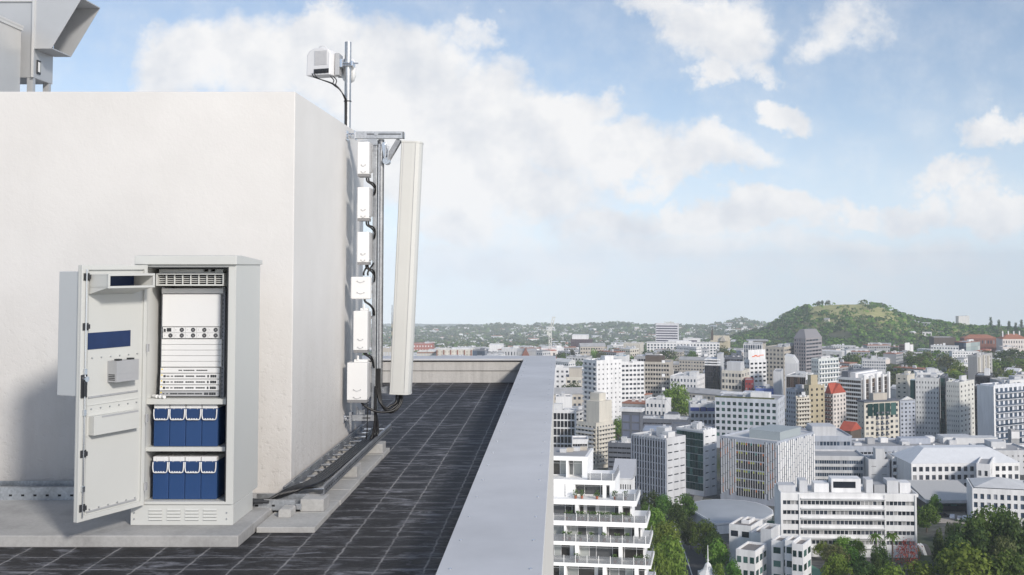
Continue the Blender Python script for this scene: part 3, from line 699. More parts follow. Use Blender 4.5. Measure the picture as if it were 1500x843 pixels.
# ---- radio boxes
boxes = [(530.2, 547, 212, 262, 'topmost small white radio box, directly under the bracket beam', 0), (530, 546.8, 277, 325.5, 'second white radio box from the mast top', 0), (529.8, 546.5, 341, 388.5, 'third white radio box from the mast top', 0),
         (518.8, 547.5, 405.5, 438, 'squat square white junction box half way up the mast', 1), (524.2, 544.5, 454.5, 514.5, 'tall narrow white radio box above the bottom one', 0), (515.2, 544, 528.5, 586, 'largest white radio box at the bottom of the mast', 0)]
for i, (a, b_, c, d, lab, sq) in enumerate(boxes):
    ym = (c + d) / 2
    r = empty('radio_box', (X((a + b_) / 2, ym), MY - 0.1, Z(d)), lab, 'radio box', 'white boxes on the mast')
    xa, xb, z1, z0 = X(a, ym), X(b_, ym), Z(c), Z(d)
    dep = 0.16 if not sq else 0.10
    g = MB(); cap = 0.028 if not sq else 0.0
    g.box(xa, xb, MY - 0.11 - dep, MY - 0.115, z0 + cap + 0.0005, z1); g.build('case', WHITE, r, 0.006 if not sq else 0.016, 3)
    if not sq:
        g = MB(); g.box(xa + 0.003, xb - 0.002, MY - 0.105 - dep, MY - 0.117, z0, z0 + cap); g.build('base_cap', GREYP, r, 0.003)
        g = MB()
        for k in range(8): g.box(xb + 0.0005, xb + 0.014, MY - 0.10 - dep + k * 0.018, MY - 0.094 - dep + k * 0.018, z0 + 0.05, z1 - 0.01)
        g.build('heat_sink', MODG, r)
        if i in (4, 5): g = MB(); g.box(xa + 0.06, xb - 0.06 + 0.05, MY - 0.2, MY - 0.13, z1 + 0.0005, z1 + 0.028); g.cyl((xa + 0.1, MY - 0.2, z1 + 0.02), (xa + 0.1, MY - 0.2, z1 + 0.07), 0.012, 8); g.build('lug', WHITE, r, 0.003)
    g = MB()
    for q in (0.28, 0.09) if not sq else (0.72, 0.22):
        zq = z0 + (z1 - z0) * q + 0.02
        for sx in (0.34, 0.68):
            x = xa + (xb - xa) * sx; g.cyl((x, MY - 0.11 - dep, zq), (x, MY - 0.116 - dep, zq), 0.006, 8)
        g.tube([(xa + (xb - xa) * 0.36, MY - 0.114 - dep, zq - 0.004), (xa + (xb - xa) * 0.5, MY - 0.116 - dep, zq - 0.014), (xa + (xb - xa) * 0.66, MY - 0.114 - dep, zq - 0.004)], 0.002, 6)
    g.build('screw', MODG, r)
    g = MB(); g.box(xb - 0.03, X(547), MY - 0.1145, MY - 0.08, z0 + 0.06, z0 + 0.09); g.box(xb - 0.03, X(547), MY - 0.1145, MY - 0.08, z1 - 0.09, z1 - 0.06); g.build('bracket', GREYP, r)
# ---- cables on the mast
def V(px, py, dy=0.0): p = P(px, py, MY + dy); return p
jl = ['from the topmost radio box', 'from the second radio box', 'from the third radio box', 'from the square junction box', 'from the tall narrow radio box']
for i, (xc_, yb_) in enumerate(((537, 262), (536.5, 326), (536, 389), (534, 438), (533, 515))):
    for k in range(2 if i != 3 else 1):
        cable('jumper_cable', [V(xc_ + 3 * k, yb_ - 1, -0.18), V(xc_ + 1 + 3 * k, yb_ + 4, -0.18), V(xc_ + 8 + 2 * k, yb_ + 9 - 2 * k, -0.16), V(xc_ + 13, yb_ + 16 - 3 * k, -0.12), V(548, yb_ + 24, -0.09)], 0.009 if i != 3 else 0.012,
              ('black jumper cable %s, ' % jl[i]) + ('nearer the wall' if k == 0 else 'nearer the pole') if i != 3 else 'single black jumper cable from the square junction box', 'jumper cables')
for k in range(2):
    cable('jumper_cable', [V(533 + 6 * k, 404, -0.18), V(533 + 6 * k, 399, -0.18), V(537 + 7 * k, 391, -0.15)] + ([V(547, 386, -0.1)] if k else [V(536, 388.5, -0.15)]), 0.010, 'short black cable into the top of the square junction box, ' + ('left one' if k == 0 else 'right one'), 'jumper cables')
loops = [(552, 600, 580, 579, 592, 'inner'), (554, 603, 584, 579, 594, 'middle'), (556, 606, 588, 579, 596, 'outer')]
for (xs, yl, xe, ye, xq, nm) in loops:
    cable('feeder_cable', [V(xs, 540, -0.06), V(xs, 566, -0.06), V(xs + 4, yl - 12, -0.07), V(xs + 14, yl - 2, -0.08), V(xe - 8, yl - 5, -0.06), V(xe, 590, -0.02), V(xe + 1, ye - 2, 0.0)], 0.013, nm + ' black feeder cable looping under the panel antenna', 'feeder cables')
cable('feeder_cable', [V(529, 586, -0.18), V(531, 592, -0.18), V(541, 599, -0.16), V(556, 604, -0.14), V(575, 602, -0.1), V(585, 592, -0.05), V(587, 577, 0.0)], 0.012, 'black cable drooping from the largest radio box to the panel antenna', 'feeder cables')
cable('feeder_cable', [V(535, 587, -0.18), V(538, 594, -0.17), V(538, 620, -0.17), V(537, 640, -0.17), V(532, 655, -0.14)], 0.006, 'thin black cable hanging from the largest radio box to the tray', 'feeder cables')
cable('feeder_cable', [V(550.5, 566, -0.09), V(550, 590, -0.09), V(549, 622, -0.09), V(545, 640, -0.10), V(538, 652, -0.14), V(530, 660, -0.2)], 0.015, 'thick black trunk cable dropping from the channel to the ladder tray', 'feeder cables')
# ---- dish and pole on top of the plant room
DY = 12.55
dsh = empty('dish_pole', (P(510, 178, DY).x, DY, WTOP - 0.7), 'steel pole with a small microwave dish and radio standing behind the wall top', 'antenna pole')
def D(px, py, dy=0.0): return P(px, py, DY + dy)
rp = (D(514.8, 120).x - D(505.2, 120).x) / 2
g = MB(); c = D(510, 62); g.cyl((c.x, DY, WTOP - 0.0), (c.x, DY, c.z), rp, 24); g.build('pole', GALV, dsh)
# dish drum behind pole, facing right
g = MB()
cz = D(505, 98).z; cx_ = D(498.5, 96).x
vs = []; n = 28
pr_ = [(-0.08, 0.09), (-0.06, 0.125), (0.0, 0.145), (0.035, 0.145), (0.06, 0.125), (0.078, 0.08), (0.085, 0.0)]
yc = DY + 0.20
rings = []
rot = Matrix.Rotation(R(14), 3, 'Z')
for (dx, r_) in pr_:
    rings.append([Vector((cx_, yc, cz)) + rot @ Vector((dx + 0.06, r_ * math.cos(2*math.pi*k/n), r_ * math.sin(2*math.pi*k/n))) for k in range(n)])
for a in range(len(rings) - 1): g.add(rings[a] + rings[a+1], [(k, n + k, n + (k+1) % n, (k+1) % n) for k in range(n)], 0, True)
g.add(rings[0], [tuple(range(n))]); g.build('dish', M('dish_white', (0.75, 0.75, 0.745), 0.45), dsh)
# radio unit
g = MB(); rot2 = Matrix.Rotation(R(-20), 4, 'Z'); ctr = D(474, 93); g.M = Matrix.Translation((ctr.x, DY - 0.02, ctr.z)) @ rot2
w2, h2 = 0.155, 0.155
g.prism([(-w2, -h2), (w2 * 0.94, -h2), (w2 * 0.98, h2 * 0.55), (w2 * 0.8, h2 * 0.86), (w2 * 0.3, h2), (-w2 * 0.35, h2 * 0.98), (-w2 * 0.8, h2 * 0.8), (-w2 * 0.96, h2 * 0.5)], -0.10, 0.10, 0, 'y')
ru = g.build('radio_unit', M('radio_white', (0.70, 0.70, 0.705), 0.42), dsh, 0.012, 3)
g = MB(g.M)
for k in range(13): g.box(-0.045 + k * 0.0125, -0.039 + k * 0.0125, -0.106, -0.1005, -0.04, 0.12)
g.build('cooling_fin', M('fin_light_grey', (0.58, 0.58, 0.59), 0.45), ru)
g = MB(Matrix.Translation((ctr.x, DY - 0.02, ctr.z)) @ rot2)
g.box(-0.055, 0.135, -0.104, -0.101, -0.135, -0.085)
for k in range(4): g.cyl((-0.035 + k * 0.047, -0.095, -0.115), (-0.035 + k * 0.047, -0.12, -0.12), 0.011, 10)
g.build('connector', DARK, ru)
g = MB(Matrix.Translation((ctr.x, DY - 0.02, ctr.z)) @ rot2); g.tube([(-0.03, -0.05, 0.152), (0.0, -0.06, 0.175), (0.05, -0.06, 0.175), (0.085, -0.05, 0.14)], 0.005, 8); g.build('handle', _mc['radio_white'], ru)
g = MB(); a = D(493, 96); b_ = D(506, 96)
g.box(a.x, D(499, 96).x, DY - 0.09, DY + 0.12, D(500, 112).z, D(500, 80).z, 0); 
g.box(D(499, 96).x, D(503, 96).x, DY - 0.07, DY + 0.05, D(500, 100).z, D(500, 88).z, 1)
g.cyl((D(500, 94).x, DY - 0.055, D(510, 93.5).z), (D(526, 94).x, DY - 0.055, D(510, 94.5).z), 0.008, 8, 1); g.cyl((D(500, 94).x, DY - 0.055, D(510, 97).z), (D(516, 94).x, DY - 0.055, D(510, 97).z), 0.008, 8, 1)
g.box(D(515.6, 94).x, D(518.5, 94).x, DY - 0.08, DY + 0.08, D(510, 98).z, D(510, 91).z, 1)
g.build('pole_clamp', [MODG, STEEL], dsh, 0.002)
g = MB(); g.cyl((c.x, DY, D(510, 148).z), (c.x, DY, D(510, 149.5).z), rp + 0.006, 20); g.build('strap', DARK, dsh)
for k in range(4):
    xs = (457, 461, 484, 488)[k]; ys_ = (108, 109, 112, 112)[k]
    cable('dish_cable', [D(xs, ys_, -0.12), D(xs + 5, ys_ + 6, -0.12), D(486 if k < 2 else xs + 4, 122 + k, -0.13), D(497 + k * 0.5, 130 + k, -0.13), D(504 + 0.6 * k, 143, -0.11), D(505.5 + 0.7 * k, 152, -0.075), D(505.5 + .7 * k, 190, -0.075)], 0.006,
          ['outermost black cable leaving the left edge of the dish radio', 'second black cable from the left edge of the dish radio', 'black cable from the middle sockets of the dish radio', 'black cable from the right hand socket of the dish radio'][k], 'dish cables')
# ================================================================ TERRAIN
def lerp_tab(tab, x):
    if x <= tab[0][0]: return tab[0][1]
    for (a, b), (c, d) in zip(tab, tab[1:]):
        if x <= c:
            t = (x - a) / (c - a); t = t * t * (3 - 2 * t) * 0.5 + t * 0.5
            return b + (d - b) * t
    return tab[-1][1]
def vnoise(x, y, s=0):
    def h(i, j): 
        n = math.sin(i * 127.1 + j * 311.7 + s * 74.7) * 43758.5453; return n - math.floor(n)
    i, j = math.floor(x), math.floor(y); fx, fy = x - i, y - j
    fx = fx*fx*(3-2*fx); fy = fy*fy*(3-2*fy)
    return (h(i,j)*(1-fx)+h(i+1,j)*fx)*(1-fy) + (h(i,j+1)*(1-fx)+h(i+1,j+1)*fx)*fy
HILL_Y = 2600.0
# skyline of the grassy hill and its long shoulder: (photo column, row) turned into (x, height)
SKYL = [(900, 514), (1010, 511), (1060, 508), (1100, 495), (1130, 489), (1148, 479), (1160, 470), (1170, 462), (1180, 455), (1190, 450.5), (1210, 448.5), (1240, 446.5), (1272, 446.5), (1298, 453), (1320, 463), (1345, 469), (1380, 475), (1420, 481), (1470, 484), (1520, 487), (1640, 494), (1800, 504)]
HT = []
for px, py in SKYL:
    p = P(px, py, HILL_Y); HT.append((p.x, p.z - gz(HILL_Y)))
R1 = 6200.0
RIDGE = [(300, 488), (520, 482), (600, 484), (690, 482), (730, 479), (770, 481.5), (800, 478), (830, 480), (870, 478), (905, 477), (945, 480), (990, 479.5), (1030, 481), (1060, 477), (1085, 470.5), (1110, 477), (1160, 482), (1300, 486), (1600, 484)]
RT = []
for px, py in RIDGE:
    p = P(px, py, R1); RT.append((p.x, p.z - gz(R1)))
R2 = 11000.0
def ground(x, y):
    z = gz(y)
    z += 24.0 * math.exp(-((y - 1550.0) / 380.0) ** 2)
    if y > 900:
        d = (y - HILL_Y)
        w = math.exp(-(d / 430.0) ** 2) if d < 0 else math.exp(-(d / 700.0) ** 2)
        hh = lerp_tab(HT, x * HILL_Y / max(y, 1500) if d < 0 else x)
        z += hh * w + 5 * (vnoise(x / 60, y / 60) - 0.5) * w * min(1, hh / 40)
        d = (y - R1)
        w = math.exp(-(d / 1500.0) ** 2) if d < 0 else math.exp(-(d / 1500.0) ** 2)
        z += lerp_tab(RT, x * R1 / max(y, 3000)) * w
        if y > 3000: z += 14 * (vnoise(x / 300, y / 300, 3) - 0.5) * min(1, (y - 3000) / 1500)
        if y > 8000: z += (vnoise(x / 1600, 0.3, 5) * 34 + vnoise(x / 500, 0.3, 8) * 10 + 56) * min(1, (y - 8000) / 3000) ** 1.3
    return z
g = MB()
Ysteps = [150 * 1.0 * (1.0225 ** k) for k in range(200)]
Ysteps = [y for y in Ysteps if y < 12500]
nu = 170
for y in Ysteps:
    for i in range(nu + 1):
        u = -0.62 + 1.24 * i / nu; x = u * (y + 120)
        g.v.append(Vector((x, y, ground(x, y))))
n = nu + 1
for j in range(len(Ysteps) - 1):
    for i in range(nu):
        g.f.append((j*n+i, j*n+i+1, (j+1)*n+i+1, (j+1)*n+i)); g.m.append(0); g.s.append(True)
def mat_ground():
    m, nt, b = _nt('city_ground'); b.inputs['Roughness'].default_value = 0.9; b.inputs['Specular IOR Level'].default_value = 0.1
    v = objco(nt)
    sep = N(nt, 'ShaderNodeSeparateXYZ'); nt.links.new(v, sep.inputs[0])
    n1 = noise(nt, v, 0.012, 6, 0.6); n2 = noise(nt, v, 0.06, 5, 0.6); n3 = noise(nt, v, 0.4, 4)
    green = ramp(nt, n2, [(0.35, (0.035, 0.055, 0.022)), (0.6, (0.075, 0.095, 0.04))])
    town = ramp(nt, n3, [(0.3, (0.06, 0.06, 0.062)), (0.5, (0.12, 0.118, 0.112)), (0.75, (0.2, 0.195, 0.185))])
    f = math_(nt, 'MULTIPLY_ADD', n1, 7.0, -3.2, True)
    c = mixc(nt, f, town, green)
    # mown grass on the hill top
    vm = N(nt, 'ShaderNodeVectorMath', op='DISTANCE'); nt.links.new(v, vm.inputs[0])
    p = P(1245, 448, HILL_Y); vm.inputs[1].default_value = (p.x, HILL_Y - 60, p.z)
    gr = math_(nt, 'MULTIPLY_ADD', vm.outputs[1], -1 / 160.0, 2.4, True)
    hay = ramp(nt, n2, [(0.3, (0.32, 0.33, 0.12)), (0.7, (0.50, 0.45, 0.21))])
    c = mixc(nt, gr, c, hay)
    far = math_(nt, 'MULTIPLY_ADD', sep.outputs[1], 1 / 1200.0, -1.25, True)
    c = mixc(nt, math_(nt, 'MULTIPLY', far, math_(nt, 'SUBTRACT', 1.0, gr)), c, green)
    nt.links.new(c, b.inputs['Base Color'])
    return m
struct(g.build('ground', mat_ground()))
# street at the foot of the near buildings
ASPH = M('asphalt', (0.05, 0.05, 0.053), 0.85, 0, 0.2, 0.4); PVM = M('pavement_slabs', (0.26, 0.255, 0.245), 0.85, 0, 0.12, 0.3)
def gp(px, py):
    Y = grow(py); p = P(px, py, Y); return Vector((p.x, Y, ground(p.x, Y)))
def strip(name, pts, w, dz, mat, off=0.0):
    g = MB(); q = []
    for i in range(len(pts) - 1):
        for k in range(5): q.append(pts[i].lerp(pts[i+1], k / 5))
    q.append(pts[-1])
    for i, p in enumerate(q):
        t = (q[min(i+1, len(q)-1)] - q[max(i-1, 0)]); t.z = 0; t.normalize(); s = Vector((t.y, -t.x, 0))
        for e in (-1, 1): g.v.append(p + s * (off + e * w / 2) + Vector((0, 0, dz)))
    for i in range(len(q) - 1): g.f.append((2*i, 2*i+1, 2*i+3, 2*i+2)); g.m.append(0); g.s.append(False)
    return struct(g.build(name, mat))
st = [gp(1030, 900), gp(1014, 838), gp(1003, 805), gp(990, 775), gp(985, 745), gp(995, 720), gp(1010, 700)]
strip('pavement', st, 19, 0.24, PVM); strip('road', st, 12, 0.25, ASPH)
strip('centre_line', st, 0.25, 0.262, M('road_paint', (0.75, 0.75, 0.72), 0.7))
strip('road', [gp(760, 562), gp(870, 566), gp(1100, 585), gp(1600, 600)], 14, 0.2, ASPH)
strip('road', [gp(905, 545), gp(893, 528), gp(888, 516), gp(886, 508)], 14, 0.2, M('pale_asphalt', (0.2, 0.2, 0.2), 0.85))
g = MB(); g.add([gp(1362, 762) + Vector((0,0,.15)), gp(1420, 764) + Vector((0,0,.15)), gp(1412, 742) + Vector((0,0,.15)), gp(1362, 740) + Vector((0,0,.15))], [(0,1,2,3)])
struct(g.build('forecourt', M('forecourt_paving', (0.42, 0.37, 0.31), 0.85, 0, 0.1, 0.4)))
g = MB(); g.add([gp(1176, 860) + Vector((0,0,.12)), gp(1216, 860) + Vector((0,0,.12)), gp(1206, 832) + Vector((0,0,.12)), gp(1176, 815) + Vector((0,0,.12))], [(0,1,2,3)])
struct(g.build('sports_court', M('court_green', (0.10, 0.25, 0.17), 0.8, 0, 0.05, 0.4)))
# ================================================================ CITY BUILDINGS
def mat_glass(name, dark, mid, light, k=0.75, rough=0.12):
    if name in _mc: return _mc[name]
    m, nt, b = _nt(name); b.inputs['Roughness'].default_value = rough
    oi = nt.nodes.new('ShaderNodeObjectInfo'); ge = nt.nodes.new('ShaderNodeNewGeometry')
    f = math_(nt, 'FRACT', math_(nt, 'ADD', math_(nt, 'MULTIPLY', oi.outputs['Random'], 7.31), ge.outputs['Random Per Island']))
    c = ramp(nt, f, [(0.0, dark), (0.45, tuple((a + b_) / 2 for a, b_ in zip(dark, mid))), (k, mid), (min(0.99, k + 0.12), light)])
    nt.links.new(c, b.inputs['Base Color']); _mc[name] = m
    return m
GL = mat_glass('window_glass', (0.012, 0.016, 0.024), (0.05, 0.06, 0.08), (0.30, 0.30, 0.30), 0.78)
GLB = mat_glass('window_glass_blue', (0.02, 0.035, 0.06), (0.07, 0.10, 0.15), (0.26, 0.28, 0.32), 0.8)
GLG = mat_glass('window_glass_green', (0.01, 0.03, 0.03), (0.03, 0.075, 0.07), (0.10, 0.20, 0.18), 0.85)
GLK = mat_glass('window_glass_black', (0.008, 0.008, 0.012), (0.02, 0.02, 0.026), (0.06, 0.05, 0.045), 0.85)
GLBR = mat_glass('window_glass_bronze', (0.018, 0.012, 0.010), (0.045, 0.028, 0.02), (0.14, 0.09, 0.06), 0.8)
ROOFG = M('roof_grey', (0.36, 0.36, 0.365), 0.85, 0, 0.15, 0.12); ROOFL = M('roof_light', (0.62, 0.62, 0.615), 0.8, 0, 0.1, 0.15); ROOFD = M('roof_dark', (0.14, 0.14, 0.148), 0.85, 0, 0.15, 0.12)
def wm(name, col, rough=0.8): return M(name, col, rough, 0, 0.12, 0.5, 0, 0.1, True)
WHT = wm('white_paint_wall', (0.76, 0.755, 0.75)); CRM = wm('cream_wall', (0.60, 0.565, 0.49)); BEI = wm('beige_wall', (0.47, 0.43, 0.37)); GRY = wm('grey_wall', (0.36, 0.365, 0.375)); LGR = wm('light_grey_wall', (0.55, 0.555, 0.565))
BLG = wm('blue_grey_wall', (0.40, 0.43, 0.49)); DRK = wm('dark_wall', (0.075, 0.075, 0.082)); SLT = wm('slate_wall', (0.12, 0.13, 0.155)); YEL2 = wm('ochre_wall', (0.44, 0.38, 0.26)); BRK = wm('brick_wall', (0.24, 0.10, 0.07)); PNK = wm('pinkish_white_wall', (0.70, 0.64, 0.60)); BRN = wm('brown_wall', (0.10, 0.078, 0.062))
REDR = M('red_roof', (0.42, 0.085, 0.05), 0.8, 0, 0.12, 0.5); TERR = M('terracotta_roof', (0.36, 0.15, 0.09), 0.85, 0, 0.15, 0.3)
class Bld: pass
FOOT = []
def bld(name, label, xl, xc, xr, yt, yb, Zd, yaw, wall, rows, left=None, right=None, cat='building', roofm=None, plant=1, group=None, glass=None, para=0.7, dep=16.0, skin=0.3, top=0.5, minw=0.0):
    b = Bld(); Yc = Zd or grow(yb); c = P(xc, yt, Yc); ph = R(yaw); cs, sn = math.cos(ph), math.sin(ph)
    kl, kr = (xl - CX) / F, (xr - CX) / F
    b.wL = (c.x - kl * Yc) / (cs - kl * sn) if xl < xc - 0.2 else dep
    b.wR = (kr * Yc - c.x) / (-sn - kr * cs) if (xr > xc + 0.2 and (-sn - kr * cs) > 0.002) else dep
    b.wR = min(b.wR, 24.0 if abs(yaw) <= 28 else 60.0)
    b.gz = gz(Yc) - 1.5; b.h = c.z - b.gz; b.root = empty(name, (c.x, Yc, b.gz), label, cat, group, ph, False)
    b.Yc = Yc; b.rh = None
    FOOT.append((c.x - b.wL / 2 * cs - b.wR / 2 * sn, Yc - b.wL / 2 * sn + b.wR / 2 * cs, math.hypot(b.wL, b.wR) / 2))
    zb = P(xc, yb, Yc).z - b.gz; zb = max(zb, 3.5)
    g = MB(); b.w = g; wL, wR, h = b.wL, b.wR, b.h
    g.box(-wL, 0, 0, wR, 0, h); b.win = {}
    zt = h - top; b.zb, b.zt = zb, zt; rh = (zt - zb) / rows; b.rh = rh
    glass = glass or GL
    faces = []
    def fb(G, face, u0, u1, d0, d1, z0, z1, m=0):
        if u1 - u0 < 1e-3 or z1 - z0 < 1e-3: return
        if face == 'L': G.box(u0 - wL, u1 - wL, -d1, -d0, z0, z1, m)
        else: G.box(d0, d1, u0, u1, z0, z1, m)
    b.fb = fb
    for face, spec in (('L', left), ('R', right)):
        if not spec: continue
        W = wL if face == 'L' else wR
        sty, cols = spec[0], spec[1]; wf = spec[2] if len(spec) > 2 else 0.6; hf = spec[3] if len(spec) > 3 else 0.5
        gm = spec[4] if len(spec) > 4 else glass
        cw = W / cols; ww = cw * wf; wh = rh * hf
        if sty in 'gk':
            faces.append(face); s = skin
            edges = [0.0]
            for i in range(cols): edges += [i * cw + (cw - ww) / 2, i * cw + (cw + ww) / 2]
            edges.append(W)
            for i in range(0, len(edges), 2): fb(g, face, edges[i], edges[i+1], 0, s, 0, h)
            for i in range(cols):
                u0, u1 = edges[2*i+1], edges[2*i+2]; zprev = 0
                for r in range(rows):
                    z0 = zb + r * rh + (rh - wh) * 0.45; fb(g, face, u0, u1, 0, s, zprev, z0); zprev = z0 + wh
                    b.win.setdefault((face, round(ww, 3), round(wh, 3), gm), []).append((u0, z0))
                fb(g, face, u0, u1, 0, s, zprev, h)
            if sty == 'k':
                pj = 1.3
                for r in range(rows):
                    q = MB(); z0 = zb + r * rh
                    fb(q, face, cw * 0.04, W - cw * 0.04, s + 0.002, s + pj, z0 - 0.12, z0 + 0.14)
                    fb(q, face, cw * 0.04, W - cw * 0.04, s + pj - 0.08, s + pj, z0 + 0.14, z0 + 1.0, 1)
                    q.build('balcony', [wall, spec[5] if len(spec) > 5 else LGR], b.root)
        elif sty == 'b':
            faces.append(face); s = skin; zprev = 0
            e = min(0.6, W * 0.03)
            for r in range(rows):
                z0 = zb + r * rh + (rh - wh) * 0.5
                fb(g, face, 0, W, 0, s, zprev, z0); zprev = z0 + wh
                fb(g, face, 0, e, 0, s, z0, zprev); fb(g, face, W - e, W, 0, s, z0, zprev)
                q = MB(); 
                for i in range(cols):
                    fb(q, face, e + (W - 2*e) * (i + (1 - wf) / 2) / cols, e + (W - 2*e) * (i + 1 - (1 - wf) / 2) / cols, 0.003, 0.05, z0, zprev)
                q.build('window_band', gm, b.root)
            fb(g, face, 0, W, 0, s, zprev, h)
        elif sty == 'f':      # full height fins over dark glass
            for r in range(rows):
                q = MB()
                for i in range(cols): fb(q, face, i * cw + 0.03, (i + 1) * cw - 0.03, 0.004, 0.06, zb + r * rh + 0.1, zb + (r + 1) * rh - 0.35)
                q.build('window_band', gm, b.root)
            for i in range(cols + 1):
                q = MB(); u = min(max(i * cw - cw * wf / 2, 0), W - cw * wf)
                fb(q, face, u, u + cw * wf, 0.065, 0.55, max(0, zb - 3), h + 0.3)
                for r in range(rows): fb(q, face, u + cw * wf + 0.002, min(W, u + cw) , 0.065, 0.16, zb + r * rh + ((i * 7) % 3 * 0.33 - 0.3) * rh, zb + r * rh + ((i * 7) % 3 * 0.33 - 0.3) * rh + rh * 0.13, 1)
                q.build('fin', [spec[5] if len(spec) > 5 else LGR, SLT], b.root)
        elif sty == 'c':      # curtain wall
            for r in range(rows):
                q = MB()
                for i in range(cols): fb(q, face, i * cw + 0.04, (i + 1) * cw - 0.04, 0.004, 0.08, zb + r * rh + 0.08, zb + (r + 1) * rh - 0.08)
                q.build('window_band', gm, b.root)
        elif sty == 'p':      # staggered coloured panels
            pr = random.Random(len(name) + int(xl)); cs_ = spec[5]
            for r in range(rows):
                q = MB(); q2 = MB()
                for i in range(cols):
                    off = ((i * 5) % 4) * 0.25 * rh * 0.8
                    z0 = zb + r * rh + off; z1 = min(h, z0 + rh * 0.93)
                    mid = abs(i / cols - 0.52) < 0.24 and face == 'L' and spec[6]
                    if mid:
                        fb(q, face, i * cw + 0.02, i * cw + cw * 0.84, 0.004, 0.05, z0 - off, z0 - off + rh * 0.85, 0)
                        fb(q2, face, i * cw + cw * 0.85, i * cw + cw * 1.0, 0.055, 0.16, z0 - off, z0 - off + rh * 0.98, 0)
                        if pr.random() < 0.45: fb(q2, face, i * cw + 0.1, i * cw + cw * 0.6, 0.055, 0.12, z0 - off + rh * 0.62, z0 - off + rh * 0.85, pr.choice((1, 2, 2, 3)))
                    else:
                        fb(q, face, i * cw + 0.0, i * cw + cw * 0.40, 0.004, 0.05, z0 - rh * .06, z1, 0)
                        fb(q2, face, i * cw + cw * 0.36, i * cw + cw * 1.0, 0.055, 0.14, z0, z1, 0)
                        if spec[6] and pr.random() < .25: fb(q2, face, i * cw + cw * 0.3, i * cw + cw * 0.43, 0.055, 0.2, z0, z0 + rh * .6, 1)
                if q.v: q.build('window_band', gm, b.root)
                if q2.v: q2.build('panel', cs_, b.root)
    if 'L' in faces and 'R' in faces: g.box(0, skin, -skin, 0, 0, h)
    b.wallm = wall
    g.build('wall', wall, b.root)
    # windows: the first hundred as parts of their own, sharing one mesh per size
    total = 0; rest = MB(); restm = None
    for (face, ww, wh, gm), lst in b.win.items():
        me = None
        for (u, z) in lst:
            if total < 100:
                if me is None:
                    q = MB(); q.box(0, ww, -0.05, -0.004, 0, wh); o = q.build('window', gm, b.root); me = o.data
                else:
                    o = bpy.data.objects.new('window', me); COL.objects.link(o); o.parent = b.root
                if face == 'L': o.location = (u - wL, 0, z)
                else: o.location = (0, u, z); o.rotation_euler = (0, 0, math.pi / 2)
            else: fb(rest, face, u, u + ww, 0.004, 0.05, z, z + wh); restm = gm
            total += 1
    if rest.v: stuff(rest.build('windows', restm, b.root))
    # roof sheet, upstand and plant
    if para > 0:
        q = MB(); t = 0.35; e = skin if faces else 0
        q.box(-wL - 0.0, e, -e, t - e, h + 0.002, h + para); q.box(e - t, e, t - e, wR, h + 0.002, h + para); q.box(-wL, e - t, wR - t, wR, h + 0.002, h + para); q.box(-wL, -wL + t, t - e, wR - t, h + 0.002, h + para)
        q.build('roof_parapet', wall, b.root)
    q = MB(); q.add([(-wL + .35, .35, h + .05), (-.35, .35, h + .05), (-.35, wR - .35, h + .05), (-wL + .35, wR - .35, h + .05)], [(0, 1, 2, 3)])
    q.build('roof', roofm or ROOFG, b.root)
    pr = random.Random(int(xl * 3 + yt))
    for k in range(plant):
        s0, s1 = pr.uniform(0.18, 0.35) * wL, pr.uniform(0.25, 0.45) * wR; x = -wL * pr.uniform(0.3, 0.75); y = wR * pr.uniform(0.25, 0.5)
        q = MB(); q.box(max(x, -wL + .6), min(x + s0, -.6), y, min(y + s1, wR - .6), h + 0.06, h + pr.uniform(1.8, 3.4)); q.build('plant_room', pr.choice((wall, LGR, ROOFL)), b.root)
    if b.h * F / Yc > 20 and plant:
        for k in range((9 if Yc < 700 else 5) + plant):
            x = -wL * pr.uniform(0.1, 0.9); y = wR * pr.uniform(0.1, 0.85); s = pr.uniform(0.5, 1.1)
            q = MB(); q.box(x, x + s * 1.5, y, y + s, h + 0.06, h + 0.06 + s); q.build('roof_unit', pr.choice((LGR, GRY, WHT)), b.root)
    return b
def rbox(b, x0, x1, y0, y1, z0, z1, mat, name): q = MB(); q.box(x0, x1, y0, y1, z0, z1); return q.build(name, mat, b.root)
def gable(b, x0, x1, y0, y1, z0, hh, mat, axis='x', name='roof', over=0.3):
    q = MB()
    if axis == 'x': q.prism([(y0 - over, z0), (y1 + over, z0), ((y0 + y1) / 2, z0 + hh)], x0 - over, x1 + over, 0, 'x')
    else: q.prism([(x0 - over, z0), (x1 + over, z0), ((x0 + x1) / 2, z0 + hh)], y0 - over, y1 + over, 0, 'y')
    return q.build(name, mat, b.root)
def hip(b, x0, x1, y0, y1, z0, hh, mat, name='roof', inset=None):
    i = inset or min(x1 - x0, y1 - y0) / 2 * 0.98; o = 0.35; q = MB()
    a = [(x0-o,y0-o,z0),(x1+o,y0-o,z0),(x1+o,y1+o,z0),(x0-o,y1+o,z0)]; t = [(x0+i,y0+i,z0+hh),(x1-i,y0+i,z0+hh),(x1-i,y1-i,z0+hh),(x0+i,y1-i,z0+hh)]
    q.add(a + t, [(0,1,5,4),(1,2,6,5),(2,3,7,6),(3,0,4,7),(4,5,6,7),(3,2,1,0)]); return q.build(name, mat, b.root)
